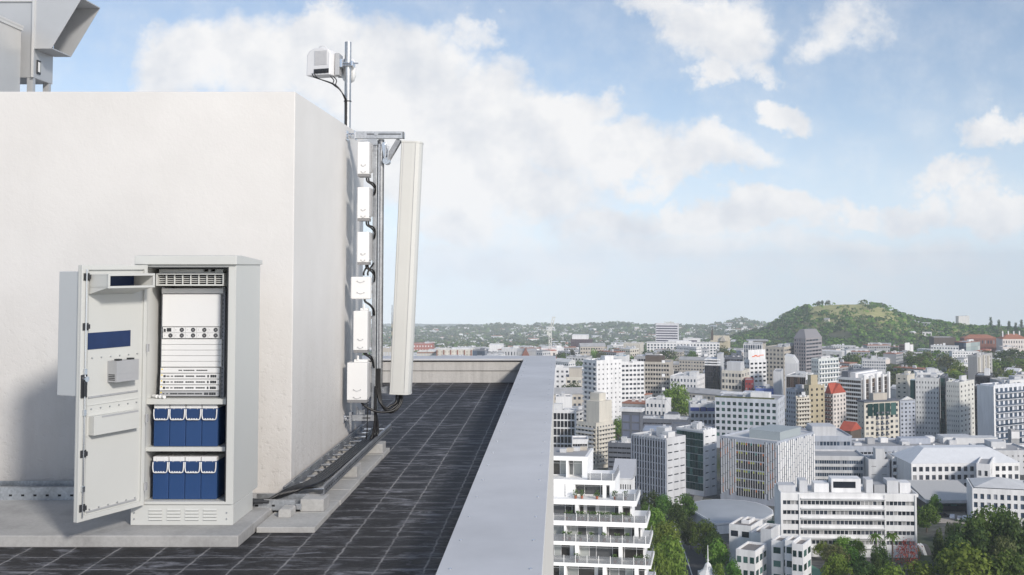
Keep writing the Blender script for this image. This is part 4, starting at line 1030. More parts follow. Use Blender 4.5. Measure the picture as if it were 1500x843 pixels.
# ---------------------------------------------------------------- nearest ring
b = bld('office_block', 'office block with tall fins on its shaded blue grey side and a bright white end wall', 925, 976, 1002, 645, 740, 409, -45, LGR, 8, ('f', 13, 0.30, 0.5, GLK, wm('fin_shaded_grey', (0.30, 0.33, 0.39))), ('g', 3, 0.72, 0.16), roofm=ROOFG, plant=2)  # fin colour is darkened and blued: the left face's shade is painted in
b = bld('glass_office', 'dark green glass office with a thin white end wall beside the finned block', 990, 1030, 1047, 633, 735, 436, -45, WHT, 8, ('c', 10, 0.9, 0.9, GLG), ('g', 2, 0.5, 0.16), plant=2)
ORG = M('orange_panel', (0.55, 0.16, 0.03), 0.5); YLP = M('lime_panel', (0.38, 0.42, 0.06), 0.5); TEA = M('teal_panel', (0.05, 0.25, 0.2), 0.5); PNL = M('white_panel', (0.66, 0.67, 0.69), 0.55, 0, 0.03, 0.5)
b = bld('panel_office', 'white office wrapped in staggered narrow panels with orange and lime window patches', 1053, 1138, 1190, 650, 738, 412, -38, BLG, 6, ('p', 24, .5, .5, GLK, [PNL, ORG, YLP, TEA], True), ('p', 18, .5, .5, GLB, [WHT, ORG, YLP, TEA], False), plant=0, roofm=ROOFL)
rbox(b, -b.wL * 0.62, -b.wL * 0.08, b.wR * 0.2, b.wR * 0.75, b.h + 0.06, b.h + 3.2, M('plant_screen', (0.36, 0.40, 0.41), 0.6), 'plant_room')
b = bld('long_office', 'long white office with five bands of windows in front of the panelled tower', 1140, 1342, 1342, 728, 803, 322, -3, WHT, 5, ('b', 32, 0.84, 0.42), None, plant=0, roofm=ROOFL, dep=13, skin=0.5, para=0.9)
for f0, f1, z1, m in ((0.0, .13, 2.0, LGR), (.16, .22, 3.4, LGR), (.27, .38, 2.6, WHT), (.40, .62, 4.0, WHT), (.66, .71, 3.8, LGR), (.72, .80, 2.4, GRY), (.815, .90, 3.6, LGR), (.91, .99, 3.0, WHT)):
    rbox(b, -b.wL * (1 - f0), -b.wL * (1 - f1), 4.5, 9.5, b.h + .06, b.h + z1, m, 'plant_room')
q = MB(); q.box(-b.wL * 0.6 + 0.5, -b.wL * 0.42, 4.42, 4.49, b.h + 1.4, b.h + 3.2); q.build('window_band', GL, b.root)
for f in (0.145, 0.775, 0.998): rbox(b, -b.wL * (1 - f) - .5, -b.wL * (1 - f), -0.75, -0.502, 0, b.h + 0.5, WHT, 'pier')
for r in range(6): rbox(b, -b.wL * .852, -b.wL * .23, -1.1, -0.502, b.zb + r * b.rh - 0.28, b.zb + r * b.rh, WHT, 'sun_ledge')
b = bld('banded_office', 'pale office with glazed storeys standing behind the long white office', 1172, 1266, 1266, 671, 722, 455, -3, LGR, 4, ('b', 26, 0.85, 0.55, GLB), None, plant=0, roofm=ROOFG, dep=16)
b = bld('lift_tower', 'blank grey lift tower with slit windows behind the long white office', 1268, 1303, 1303, 675, 730, 448, -3, LGR, 3, ('g', 2, 0.45, 0.06), None, plant=1, dep=9, para=0.5)
rbox(b, -b.wL * .62, -b.wL * .2, 1.2, 6, b.h + .06, b.h + 4.4, LGR, 'plant_room')
b = bld('corner_wing', 'white wing with curved balconies right of the blank lift tower', 1303, 1326, 1326, 672, 735, 446, -3, WHT, 4, ('k', 3, 0.8, 0.6, GL, WHT), None, plant=1, dep=10)
b = bld('hipped_hall', 'white three storey building with a pale hipped metal roof and square windows', 1330, 1493, 1493, 678, 716, 432, 3, WHT, 3, ('g', 17, 0.6, 0.58, GL), None, plant=0, dep=22, para=0)
hip(b, -b.wL, 0, 0, b.wR, b.h + 0.02, 4.6, M('metal_roof_pale', (0.70, 0.71, 0.72), 0.5, 0, 0.05, 0.5), inset=8)
b2 = bld('stair_tower', 'square white stair tower on the front of the hipped building', 1425, 1449, 1456, 683, 720, 418, -25, WHT, 2, ('g', 2, 0.5, 0.45), ('g', 2, 0.5, .45), plant=0, dep=7)
b = bld('glass_foyer', 'low glass fronted foyer with a pale flat canopy roof above the forecourt', 1352, 1419, 1419, 733, 757, 400, 0, DRK, 2, ('c', 14, .9, .9, GLG), None, plant=0, dep=24, para=0)
rbox(b, -b.wL - 2, 2.5, -5.5, b.wR, b.h + .06, b.h + 1.1, LGR, 'canopy')
q = MB(); q.add([(-b.wL - 2, -5.5, b.h + 1.12), (2.5, -5.5, b.h + 1.12), (2.5, 18, b.h + 3.6), (-b.wL - 2, 18, b.h + 3.6)], [(0,1,2,3)]); q.build('canopy_roof', M('canopy_sheet', (0.50, 0.49, 0.47), 0.6), b.root)
b = bld('institute_block', 'white three storey block with tall paned windows at the right hand picture edge', 1418, 1512, 1530, 722, 762, 372, -14, WHT, 3, ('g', 9, 0.56, 0.62, GLB), ('g', 3, 0.5, 0.5), plant=0, dep=18, roofm=ROOFL, skin=0.4)
hip(b, -b.wL + 1, -1, 1, b.wR - 1, b.h + .8, 2.2, ROOFL)
b = bld('service_building', 'long low blue grey service building behind the white hipped hall', 1242, 1480, 1480, 655, 685, 520, 2, BLG, 2, ('b', 40, 0.8, 0.26, GLK), None, plant=4, dep=28, roofm=ROOFG)
for k in range(9): rbox(b, -b.wL * (.95 - k * .1), -b.wL * (.95 - k * .1) + 3.5, 6 + k % 3 * 4, 10 + k % 3 * 4, b.h + .06, b.h + 1.2 + (k * 7 % 4) * .5, (LGR, GRY, WHT)[k % 3], 'roof_unit')
b = bld('white_annexe', 'white annexe with sparse square windows right of the long service building', 1440, 1512, 1512, 662, 700, 500, 2, LGR, 3, ('g', 8, 0.3, 0.3, GL), None, plant=1, dep=20)
b = bld('step_office', 'blue grey office with stepped roof terraces behind the panelled building', 1142, 1247, 1247, 641, 672, 505, 0, BLG, 2, ('b', 20, .8, .4, GLB), None, plant=2, dep=26, roofm=ROOFL)
rbox(b, -b.wL * .54, -b.wL * .2, 2, 14, b.h + .06, b.h + 4.5, LGR, 'plant_room'); rbox(b, -b.wL * .95, -b.wL * .6, 5, 18, b.h + .06, b.h + 2.5, GRY, 'plant_room')
# grid office
b = bld('grid_office', 'wide pale blue office with a regular grid of dark square windows and roof garden', 1046, 1138, 1166, 588, 645, 600, -20, wm('pale_blue_wall', (0.52, 0.55, 0.60)), 6, ('g', 11, 0.62, 0.55, GLG), ('g', 4, 0.45, 0.55, GL), plant=1, skin=0.4)
rbox(b, -b.wL, -b.wL * .05, .4, 3, b.h + .75, b.h + 1.3, M('roof_garden', (0.09, 0.10, 0.04), 0.9, 0, 0.4, 0.6), 'roof_garden')
rbox(b, -b.wL * .45, -b.wL * .15, 5, 12, b.h + .06, b.h + 3.5, WHT, 'plant_room'); rbox(b, -b.wL * .95, -b.wL * .55, 6, 11, b.h + 2.6, b.h + 3.0, WHT, 'canopy')
b = bld('sign_block', 'low grey block with a blue rooftop sign band left of the pale blue grid office', 1010, 1049, 1049, 594, 632, 640, -3, LGR, 4, ('g', 6, 0.66, 0.6, GL), None, plant=1)
q = MB()
for x0, x1, z0, z1 in ((.0, .35, .2, .8), (.4, .6, .15, .85), (.64, .98, .2, .75)): q.box(-b.wL * (1 - x0), -b.wL * (1 - x1), -.42, -.32, b.zt - b.rh * (1 - z0), b.zt - b.rh * (1 - z1))
q.build('sign_panel', M('blue_sign', (0.02, 0.045, 0.22), 0.5), b.root)
# apartment towers on the right
b = bld('balcony_apartments', 'pale yellow apartment block with teal glass top and little bay balconies', 1254, 1266, 1313, 590, 652, 620, -68, CRM, 7, ('g', 2, 0.3, 0.3, GLB), ('g', 7, 0.52, 0.5, GL), plant=0)
q = MB()
for i in range(5): b.fb(q, 'R', b.wR * (.08 + i * .17), b.wR * (.08 + i * .17) + b.wR * .15, .32, .5, b.h - 7.5, b.h - .8)
q.build('glass_band', GLG, b.root); rbox(b, -b.wL - .5, 1, -.8, b.wR + .5, b.h + .1, b.h + .8, SLT, 'roof_slab'); rbox(b, -b.wL * .9, -b.wL * .2, b.wR * .3, b.wR * .7, b.h + .82, b.h + 4.5, BEI, 'plant_room')
for r in range(6):
    for i in (2, 3, 4):
        u = b.wR * (i + .25) / 7; rbox(b, .35, 1.2, u, u + b.wR * .075, b.zb + r * b.rh + .1, b.zb + r * b.rh + 1.0, SLT, 'bay_balcony')
b = bld('slate_apartments', 'narrow blue grey apartment block with a sloping top beside the pale yellow one', 1314, 1318, 1337, 588, 652, 640, -70, BLG, 9, None, ('g', 4, 0.45, 0.45, GL), plant=0)
gable(b, -b.wL, 0, 0, b.wR, b.h + .05, 2.5, ROOFL, 'x')
b = bld('concrete_stack', 'bare cream concrete stair stack with green glass between two dotted white towers', 1310, 1329, 1337, 551, 655, 690, -40, CRM, 12, ('g', 2, .4, .3, GLG), None, plant=1)
b = bld('dotted_tower', 'left of two towers dotted with tiny square windows, half in shade', 1338, 1375, 1380, 556, 652, 655, -20, wm('dotted_white_wall', (0.60, 0.60, 0.59)), 11, ('g', 8, 0.3, 0.42, GL), None, plant=1)
q = MB(); q.box(-b.wL - 3, -b.wL - .02, .5, 8, 0, b.h - 1); q.build('glass_shaft', GLG, b.root)
b = bld('green_glass_shaft', 'dark green glass shaft between the two dotted towers', 1374, 1384, 1386, 553, 650, 660, -25, SLT, 14, ('c', 3, .9, .9, GLG), ('c', 2, .9, .9, GLK), plant=0)
b = bld('dotted_tower', 'right of two towers dotted with tiny square windows, with a sunlit end wall', 1383, 1405, 1423, 562, 650, 640, -42, wm('dotted_cream_wall', (0.66, 0.65, 0.60)), 11, ('g', 6, 0.3, 0.42, GL), ('g', 4, 0.32, 0.42, GL), plant=1)
b = bld('dark_tower', 'almost black narrow tower between the dotted tower and the glazed apartments', 1420, 1432, 1434, 568, 660, 660, -20, DRK, 12, ('c', 4, .9, .9, GLK), None, plant=1)
b = bld('glazed_apartments', 'large white apartment tower with stacked glazed balconies at the right edge', 1433, 1456, 1512, 566, 655, 600, -60, wm('cool_white_wall', (0.66, 0.675, 0.71)), 9, ('c', 6, .8, .6, GLB), ('k', 9, 0.62, 0.6, GLB, GLB), plant=2)
q = MB(); q.box(-10, 0.8, -1.3, -.1, 0, b.h); q.build('white_pier', WHT, b.root)
b = bld('billboard_block', 'small low block with a blank white hoarding before the glazed apartments', 1476, 1493, 1493, 632, 660, 560, 0, GRY, 2, None, None, plant=0, dep=4)
rbox(b, -b.wL, 0, -.4, -.2, b.h - 3.6, b.h - .2, WHT, 'hoarding')
# red gabled apartments etc
b = bld('gabled_apartments', 'pinkish white apartment tower with red gabled roofs and red balconies', 1206, 1220, 1236, 577, 632, 700, -50, PNK, 8, ('k', 3, .5, .5, GL, BRK), ('g', 4, 0.42, 0.5, GL), plant=0, para=0)
gable(b, -b.wL, 0, 0, b.wR, b.h + .02, 6.0, REDR, 'x'); gable(b, -b.wL * .75, -b.wL * .1, -1.0, b.wR * .5, b.h + .03, 6.2, REDR, 'y', 'dormer')
b = bld('ochre_apartments', 'ochre slab apartment block with a blank end, left of the red gabled tower', 1176, 1185, 1205, 566, 632, 690, -60, YEL2, 8, ('g', 2, .4, .4, GL), ('g', 3, 0.35, 0.45, GLK), plant=1)
rbox(b, -b.wL * .8, -b.wL * .1, 2, b.wR * .6, b.h + .06, b.h + 6.5, YEL2, 'plant_room')
b = bld('shaded_apartments', 'bluish shaded apartment block with balconies left of the ochre slab', 1150, 1165, 1181, 572, 634, 700, -55, BLG, 8, ('g', 4, .5, .5, GL), ('k', 4, 0.5, 0.5, GL, CRM), plant=2)
b = bld('striped_apartments', 'cream apartment block with narrow vertical balcony strips behind the grid office', 1163, 1166, 1183, 582, 640, 665, -65, CRM, 9, None, ('k', 5, .6, .5, GLBR, CRM), plant=1)
b = bld('bronze_glass_office', 'big white framed office with bronze glass bays and stepped white roof', 1225, 1262, 1300, 556, 632, 745, -42, WHT, 10, ('b', 12, .85, .6, GLBR), ('c', 14, .8, .85, GLBR), plant=0)
for k in range(5): rbox(b, .1, 1.6, b.wR * (.02 + k * .22), b.wR * (.02 + k * .22) + 2.2, 0, b.h + 2.5 - (k % 2), WHT, 'pier')
for k in range(3): rbox(b, -b.wL * (.9 - k * .25), -b.wL * (.62 - k * .22), 2 + k * 3, b.wR * .9, b.h + .06, b.h + 4.2 - k * .8, (SLT, WHT, WHT)[k], 'plant_room')
b = bld('red_roof_house', 'small dark house with a bright red pitched roof among the towers', 1226, 1246, 1258, 632, 650, 600, -40, BRN, 2, None, None, plant=0, para=0)
gable(b, -b.wL, 0, 0, b.wR, b.h, 4.2, REDR, 'x')
# middle left group
b = bld('white_tower', 'tall plain white residential tower with faint window columns and a shaded left side', 855, 874, 910, 530, 640, 690, -55, WHT, 14, ('k', 3, .6, .55, GLB, WHT), ('g', 6, 0.3, 0.34, mat_glass('window_glass_pale', (0.10, 0.11, 0.12), (0.3, 0.3, 0.3), (0.5, 0.5, 0.5), .7)), plant=2, roofm=ROOFL)
b = bld('window_grid_tower', 'white office tower with neat rows of paired dark windows, right of the tallest white tower', 908, 910, 943, 532, 600, 800, -75, WHT, 10, None, ('g', 6, 0.7, 0.45, GL), plant=1, roofm=ROOFL)
b = bld('beige_tower', 'beige concrete slab tower with deep window rows and a brown roof box', 943, 981, 986, 532, 598, 880, -12, BEI, 10, ('b', 9, .7, .5, GLK), None, plant=0)
rbox(b, -b.wL * .98, -b.wL * .25, 3, 12, b.h + .06, b.h + 5, BRN, 'plant_room')
b = bld('white_cube_office', 'white cube shaped office with a grid of small square windows behind the big tree', 981, 1020, 1031, 553, 595, 850, -22, WHT, 5, ('g', 8, 0.5, 0.5, GLB), ('b', 4, .9, .4, LGR), plant=2, roofm=ROOFL)
b = bld('black_cylinder_office', 'black glass office block with a white banded top floor', 1031, 1055, 1058, 536, 598, 880, -15, DRK, 8, ('c', 8, .95, .95, GLK), None, plant=0)
for k in range(3): rbox(b, -b.wL, 0, -.5, b.wR, b.h + .1 + k * 2.0, b.h + 1.0 + k * 2.0, WHT, 'roof_band')
rbox(b, -b.wL * .2, .6, .5, b.wR, 0, b.h + 9, LGR, 'stair_core')
b = bld('pale_terrace_tower', 'cream apartment tower with many small balconies, stepped roof', 846, 873, 897, 622, 690, 520, -42, CRM, 9, ('k', 5, .6, .55, GL, LGR), ('k', 6, .5, .5, GLB, CRM), plant=0)
rbox(b, -b.wL * .75, -b.wL * .05, 3, b.wR, b.h + .06, b.h + 10, CRM, 'upper_tower'); rbox(b, -b.wL * .7, -b.wL * .2, 5, b.wR * .8, b.h + 10, b.h + 13.5, CRM, 'plant_room')
b = bld('gridded_glass_office', 'black glass office with a white square mullion grid next to the parapet edge', 790, 842, 844, 603, 674, 540, -6, WHT, 6, ('g', 10, 0.84, 0.82, GLK), None, plant=1, roofm=ROOFL)
b = bld('white_low_rise', 'low white flat roofed block with black ribbon windows above the terraced apartments', 838, 861, 861, 646, 676, 500, 0, WHT, 3, ('b', 6, .9, .4, GLK), None, plant=0, dep=10)
b = bld('small_white_block', 'plain white windowless block among shaded trees near the parapet', 814, 838, 838, 583, 606, 690, 0, WHT, 2, None, None, plant=1, dep=14)
b = bld('blue_panel_tower', 'dark tower with large blue grey wall panels and a white roof edge', 910, 938, 941, 606, 655, 590, -18, SLT, 4, ('g', 2, .78, .8, M('blue_grey_panel', (0.16, 0.18, 0.25), 0.5)), None, plant=0)
rbox(b, -b.wL - 1, 1, -1, b.wR, b.h + .75, b.h + 2.4, WHT, 'roof_band')
b = bld('car_park', 'dark shaded concrete building with open decks below the blue panel tower', 890, 925, 928, 652, 700, 500, -15, SLT, 5, ('b', 5, .9, .35, GLK), None, plant=3, roofm=ROOFD)
b = bld('flat_roof_hall', 'wide low building with a pale grey roof and dark glazing below the aerial mast', 936, 1007, 1010, 617, 640, 612, -12, SLT, 2, ('b', 16, .9, .5, GLK), None, plant=3, roofm=ROOFL)
b = bld('blue_roof_office', 'low dark office with a pale blue flat roof behind the finned block', 938, 1046, 1050, 636, 660, 520, -8, SLT, 2, ('c', 24, .9, .8, GLB), None, plant=3, roofm=M('blue_roof', (0.33, 0.38, 0.47), 0.6, 0, .1, .1))
b = bld('white_mast_block', 'small white block with square windows beside the big leafy tree', 945, 975, 982, 588, 622, 660, -20, WHT, 3, ('g', 5, .5, .45, GLB), None, plant=1)
b = bld('sandstone_block', 'low cream block with wide windows left of the tallest white tower', 829, 853, 853, 554, 580, 900, 0, CRM, 3, ('g', 3, .6, .45, GL), None, plant=2, dep=22)
rbox(b, -b.wL * .8, 0, 6, 18, b.h + .06, b.h + 7, BEI, 'upper_storey')
b = bld('white_hostel', 'white hostel block with few dark windows right against the parapet edge', 800, 834, 836, 540, 570, 960, -6, WHT, 4, ('g', 5, .5, .4, GL), None, plant=1)
b = bld('cream_frame_office', 'cream framed office with open balconies below the white sign block', 1056, 1086, 1096, 545, 590, 860, -25, CRM, 5, ('g', 6, .7, .55, GL), ('g', 3, .6, .5, GL), plant=1)
rbox(b, -b.wL * .8, -b.wL * .1, 3, 12, b.h + .06, b.h + 7, LGR, 'upper_storey')
b = bld('white_sign_office', 'white office with black windows carrying a white rooftop billboard', 1090, 1098, 1121, 529, 562, 930, -65, WHT, 5, ('g', 3, .6, .5, GLK), ('g', 4, 0.62, 0.45, GLK), plant=0)
bb = rbox(b, -.2, 0, -1, b.wR * .95, b.h + .8, b.h + 9, WHT, 'billboard')
q = MB(); 
for k, (u0, u1, z0, z1) in enumerate(((.15, .3, 3.0, 3.8), (.28, .45, 3.6, 4.6), (.42, .62, 3.2, 4.0), (.6, .85, 4.0, 4.6))): q.box(.02, .06, b.wR * u0, b.wR * u1, b.h + z0, b.h + z1)
o = q.build('sign_lettering', M('orange_script', (0.75, 0.16, 0.06), 0.5), b.root)
b = bld('blue_shed', 'vivid blue walled low building beside a dark red one', 1105, 1133, 1136, 571, 590, 830, -8, wm('vivid_blue_wall', (0.10, 0.16, 0.45)), 1, None, None, plant=1, roofm=ROOFG)
b = bld('red_block', 'small dark red block wedged left of the vivid blue building', 1090, 1104, 1105, 558, 580, 850, -8, wm('dark_red_wall', (0.25, 0.03, 0.03)), 3, ('g', 3, .5, .4, GL), None, plant=0)
b = bld('white_cubic_annexe', 'white cubic roof annexe in front of the brown glass wing', 1131, 1144, 1148, 546, 572, 830, -15, LGR, 1, None, None, plant=0)
b = bld('dark_office_low', 'black glazed low office left of the white billboard office', 1060, 1088, 1090, 524, 550, 1000, -8, SLT, 3, ('b', 6, .9, .5, GLK), None, plant=1)
b = bld('beige_slab_tower', 'beige slab tower with dark window rows left of the pointed roof tower', 1120, 1148, 1165, 510, 560, 1000, -35, BEI, 8, ('g', 5, .6, .5, GL), ('b', 5, .9, .45, GL), plant=2)
b = bld('grey_glass_office', 'grey glass office with white vertical fins behind the billboard', 1088, 1116, 1120, 505, 535, 1150, -12, LGR, 5, ('f', 8, .2, .5, GLB, WHT), None, plant=1)
b = bld('round_canopy_hall', 'low hall with a wide flat canopy roof behind the grey glass office', 1096, 1122, 1124, 501, 512, 1500, -6, BEI, 1, None, None, plant=0); rbox(b, -b.wL - 3, 3, -5, b.wR, b.h + 1.0, b.h + 2.4, GRY, 'canopy')
b = bld('pointed_roof_tower', 'tall grey brown tower with a faceted pointed roof before the grassy hill', 1162, 1180, 1202, 496, 565, 1000, -45, wm('taupe_wall', (0.30, 0.28, 0.29)), 13, ('g', 5, .6, .55, GLB), ('b', 5, .9, .5, GL), plant=0, para=0)
hip(b, -b.wL, 0, 0, b.wR, b.h + .02, 7.5, M('taupe_roof', (0.26, 0.25, 0.26), 0.6, 0.1), inset=b.wL * .3)
b = bld('white_lattice_block', 'white residential block with a lattice of balconies under the pointed tower', 1187, 1199, 1226, 527, 575, 900, -55, wm('greenish_white_wall', (0.62, 0.65, 0.63)), 7, ('g', 4, .5, .5, GL), ('k', 7, .6, .5, GLB, WHT), plant=1)
b = bld('dome_roof_hall', 'pale hall with a sloping white roof below the beige slab tower', 1148, 1168, 1172, 533, 560, 880, -15, LGR, 2, None, None, plant=0, para=0)
q = MB(); q.prism([(-b.wL, b.h), (0, b.h), (-b.wL * .35, b.h + 5), (-b.wL, b.h + 6)], 0, b.wR, 0, 'y'); q.build('roof', ROOFL, b.root)
b = bld('brown_glass_wing', 'low brown glass wing with white roof edge in front of the white lattice block', 1150, 1180, 1194, 552, 585, 800, -25, WHT, 2, ('c', 10, .9, .85, GLBR), ('b', 4, .8, .5, GL), plant=2)
b = bld('white_ribbon_block', 'white three storey block with blue grey window rows below the grassy hill', 1261, 1297, 1302, 528, 542, 1050, -12, LGR, 3, ('g', 10, .6, .5, GLB), ('g', 2, .4, .4, GL), plant=1)
b = bld('brick_stack_tower', 'slim tower, brown brick on the left and white concrete on the right', 1315, 1324.5, 1335, 506, 528, 1500, -45, wm('brown_brick_wall', (0.16, 0.115, 0.105)), 7, ('b', 3, .9, .3, GLK), ('g', 2, .3, .7, GRY), plant=0)
q = MB(); q.box(.35, 1.2, b.wR * .02, b.wR * .55, 0, b.h + 3); q.box(.35, .9, b.wR * .62, b.wR * .98, 0, b.h); q.build('white_pier', WHT, b.root)
b = bld('concrete_tower', 'windowless ribbed concrete tower standing in trees on the right', 1415, 1431, 1450, 522, 575, 950, -40, wm('ribbed_grey_wall', (0.40, 0.395, 0.39)), 9, ('g', 9, .3, .9, GRY), ('g', 3, .3, .5, GL), plant=1)
for k in range(3): rbox(b, .35, 1.6, b.wR * (.05 + k * .3), b.wR * (.05 + k * .3) + 2.5, 0, b.h - 1 + k % 2, CRM, 'pier')
b = bld('black_glass_wing', 'low black glass wing in front of the ribbed concrete tower', 1425, 1450, 1464, 552, 585, 820, -25, DRK, 4, ('c', 8, .9, .8, GLK), ('b', 4, .9, .4, GLG), plant=1, roofm=ROOFL)
rbox(b, -b.wL * .4, -.5, 3, 10, b.h + .06, b.h + 5, WHT, 'plant_room')
b = bld('white_roof_row', 'white low building with roof boxes behind the dotted towers', 1340, 1383, 1386, 548, 565, 800, -10, WHT, 1, None, None, plant=3, roofm=ROOFL)
b = bld('grey_shed_row', 'long grey roofed sheds at the right edge above the glazed apartments', 1462, 1512, 1512, 560, 575, 800, 0, GRY, 1, ('b', 6, .9, .5, GLK), None, plant=1, dep=40)
# far ring
b = bld('striped_office_tower', 'striped white office tower with rooftop sign letters breaking the skyline', 960, 993, 996, 476, 505, 1900, -10, wm('far_white_wall', (0.68, 0.68, 0.70)), 8, ('b', 1, 1.0, 0.5, mat_glass('violet_glass', (0.05, 0.045, 0.09), (0.07, 0.06, 0.11), (0.09, 0.08, 0.13))), None, plant=0, dep=30, para=1.5)
q = MB()
for k, (u, hh) in enumerate(((.40, 4.2), (.47, 3.0), (.54, 3.6), (.60, 3.0), (.66, 4.2), (.72, 3.0), (.78, 3.4))):
    q.box(-b.wL * (1 - u), -b.wL * (1 - u) + .5, 1, 1.3, b.h + 1.52, b.h + 1.52 + hh); q.box(-b.wL * (1 - u) + .52, -b.wL * (1 - u) + 1.5, 1, 1.3, b.h + 1.52 + hh * .6, b.h + 1.52 + hh * .8)
q.build('sign_lettering', YEL2, b.root)
b = bld('long_white_apartments', 'very long white apartment building with many window bays beneath the striped tower', 947, 1054, 1056, 503.5, 524, 1650, -4, WHT, 5, ('g', 22, .55, .6, GLB), None, plant=3, dep=30)
b = bld('dark_brown_office', 'dark brown office cube with a white roof box on the far left of the city', 836, 867, 868, 498, 522, 1650, -6, wm('dark_plum_wall', (0.11, 0.085, 0.095)), 8, ('b', 12, .7, .4, mat_glass('plum_glass', (.05, .04, .06), (.10, .08, .10), (.16, .13, .14))), None, plant=0, dep=30)
rbox(b, -b.wL * .95, -b.wL * .2, 5, 24, b.h + .1, b.h + 6.5, WHT, 'plant_room')
b = bld('cream_terrace_block', 'cream block with a dark end wall between the brown cube and the long apartments', 913, 938, 946, 504, 525, 1550, -15, CRM, 4, ('g', 9, .35, .7, BEI), None, plant=1)
b = bld('flat_white_store', 'flat white warehouse with a few square windows at the end of the parapet', 793, 826, 826, 511, 530, 1500, 0, WHT, 3, ('g', 7, .25, .3, GL), None, plant=1, dep=40, roofm=ROOFL)
b = bld('blue_roof_store', 'small white store with a flat turquoise roof', 897, 916, 922, 523, 536, 1300, -15, WHT, 1, None, None, plant=1, roofm=M('turquoise_roof', (0.10, 0.26, 0.36), 0.6))
b = bld('white_dark_store', 'low white roofed building above the beige slab tower', 930, 962, 968, 523, 535, 1200, -12, GRY, 1, ('b', 8, .8, .5, GLK), None, plant=2, roofm=WHT)
b = bld('church', 'cream stone church with a steep roof and slim brown spire', 1040, 1066, 1072, 500, 514, 1800, -18, wm('church_stone', (0.55, 0.48, 0.34)), 1, None, None, plant=0, para=0)
gable(b, -b.wL, 0, 0, b.wR, b.h, 8, wm('church_roof', (0.56, 0.50, 0.38)), 'x'); gable(b, -b.wL * .45, -b.wL * .1, -3, b.wR * .6, b.h, 8.5, BEI, 'y', 'gable_end')
q = MB(); x = -b.wL * .92; q.box(x - 1.6, x + 1.6, 1, 4.2, 0, b.h + 9); q.add([(x - 1.8, .8, b.h + 9.02), (x + 1.8, .8, b.h + 9.02), (x + 1.8, 4.4, b.h + 9.02), (x - 1.8, 4.4, b.h + 9.02), (x, 2.6, b.h + 25)], [(0,1,4),(1,2,4),(2,3,4),(3,0,4),(3,2,1,0)]); q.build('spire', BRN, b.root)
b = bld('white_portico', 'white pavilion with a dark recessed centre beyond the long apartments', 1000, 1026, 1027, 497, 506, 1900, -5, WHT, 1, ('g', 1, .6, .7, mat_glass('violet_glass', (0,0,0), (0,0,0), (0,0,0))), None, plant=1)
b = bld('ridge_tower', 'white residential tower standing alone on the wooded ridge', 1398, 1404, 1418, 463.5, 482, 2550, -50, wm('ridge_white_wall', (0.62, 0.61, 0.59)), 7, None, ('g', 4, .4, .9, LGR), plant=0, para=0)
b = bld('glass_campus', 'low campus building with blue and pale glass fronts and brick ends, on the wooded slope', 1396, 1415, 1433, 502, 515, 1500, -48, BRK, 2, ('c', 5, .9, .85, GLB), ('c', 6, .9, .9, mat_glass('pale_glass', (.3, .36, .36), (.4, .46, .45), (.5, .55, .53))), plant=1, roofm=ROOFL)
b = bld('long_campus_roof', 'long brown campus block with a white flat roof on the slope', 1366, 1400, 1400, 495, 502, 1750, 0, BRN, 1, None, None, plant=0, dep=30, roofm=WHT)
b = bld('terracotta_campus', 'long brick campus range with white roof edges and terracotta pitches', 1410, 1462, 1464, 496, 506, 1700, -5, BRK, 1, ('g', 12, .5, .5, GL), None, plant=0, para=0, dep=30)
hip(b, -b.wL, 0, 0, b.wR, b.h, 5, TERR)
b = bld('red_tile_mansion', 'pale mansion with red tiled roofs and white chimneys at the far right', 1466, 1506, 1506, 497, 512, 1650, 0, PNK, 2, ('g', 10, .4, .5, GL), None, plant=0, para=0, dep=30)
hip(b, -b.wL, 0, 0, b.wR, b.h, 7, TERR)
for k in range(4): q = MB(); q.box(-b.wL * (.9 - k * .22), -b.wL * (.9 - k * .22) + 1.5, 10, 11.5, b.h + 2, b.h + 11); q.build('chimney', WHT, b.root)
b = bld('stepped_white_block', 'white institutional block stepped below the red tiled mansion', 1466, 1490, 1490, 509, 517, 1600, 0, PNK, 1, ('g', 8, .4, .5, GL), None, plant=1)
# strip of town left of the parapet corner
b = bld('red_roof_terrace', 'long cream terrace with dark red eaves and many bays, seen over the far parapet', 612, 645, 645, 516, 526, 1400, 0, CRM, 2, ('g', 8, .5, .5, LGR), None, plant=1, roofm=WHT, dep=30)
rbox(b, -b.wL, 0, -.6, -.35, b.h - 1.4, b.h - .2, BRK, 'eaves')
b = bld('white_red_terrace', 'cream and red brick terrace with white roof, right of the leaning antenna', 640, 692, 692, 513, 526, 1380, 0, CRM, 3, ('g', 10, .5, .55, BEI), None, plant=2, roofm=WHT, dep=30)
for k in range(6): rbox(b, -b.wL * (1 - k * .19), -b.wL * (1 - k * .19) + 1.6, -.8, -.32, 0, b.h, BRK, 'pier')
b = bld('red_brick_school', 'red brick block with a stepped roof above the cream terrace', 606, 634, 634, 504, 516, 1900, 0, wm('pale_red_wall', (0.40, 0.16, 0.13)), 2, ('g', 7, .4, .4, WHT), None, plant=2, dep=30)
b = bld('dark_glass_block', 'dark glass block among white roofs above the far parapet', 692, 714, 714, 514, 526, 1380, 0, SLT, 2, ('c', 6, .8, .8, GLB), None, plant=1)
b = bld('white_warehouse', 'plain white warehouse with a flat roof beyond the parapet', 717, 737, 737, 506, 520, 1600, 0, WHT, 1, None, None, plant=0, roofm=WHT, dep=30)
b = bld('grey_gabled_chapel', 'grey chapel with a brick gable and white trim just over the parapet corner', 758, 785, 785, 515, 530, 1350, 0, GRY, 1, None, None, plant=0, para=0)
gable(b, -b.wL * .75, -b.wL * .35, -3, 12, b.h - 5, 9, BRK, 'y', 'gable_end'); gable(b, -b.wL, 0, 0, b.wR, b.h, 3, ROOFG, 'x')
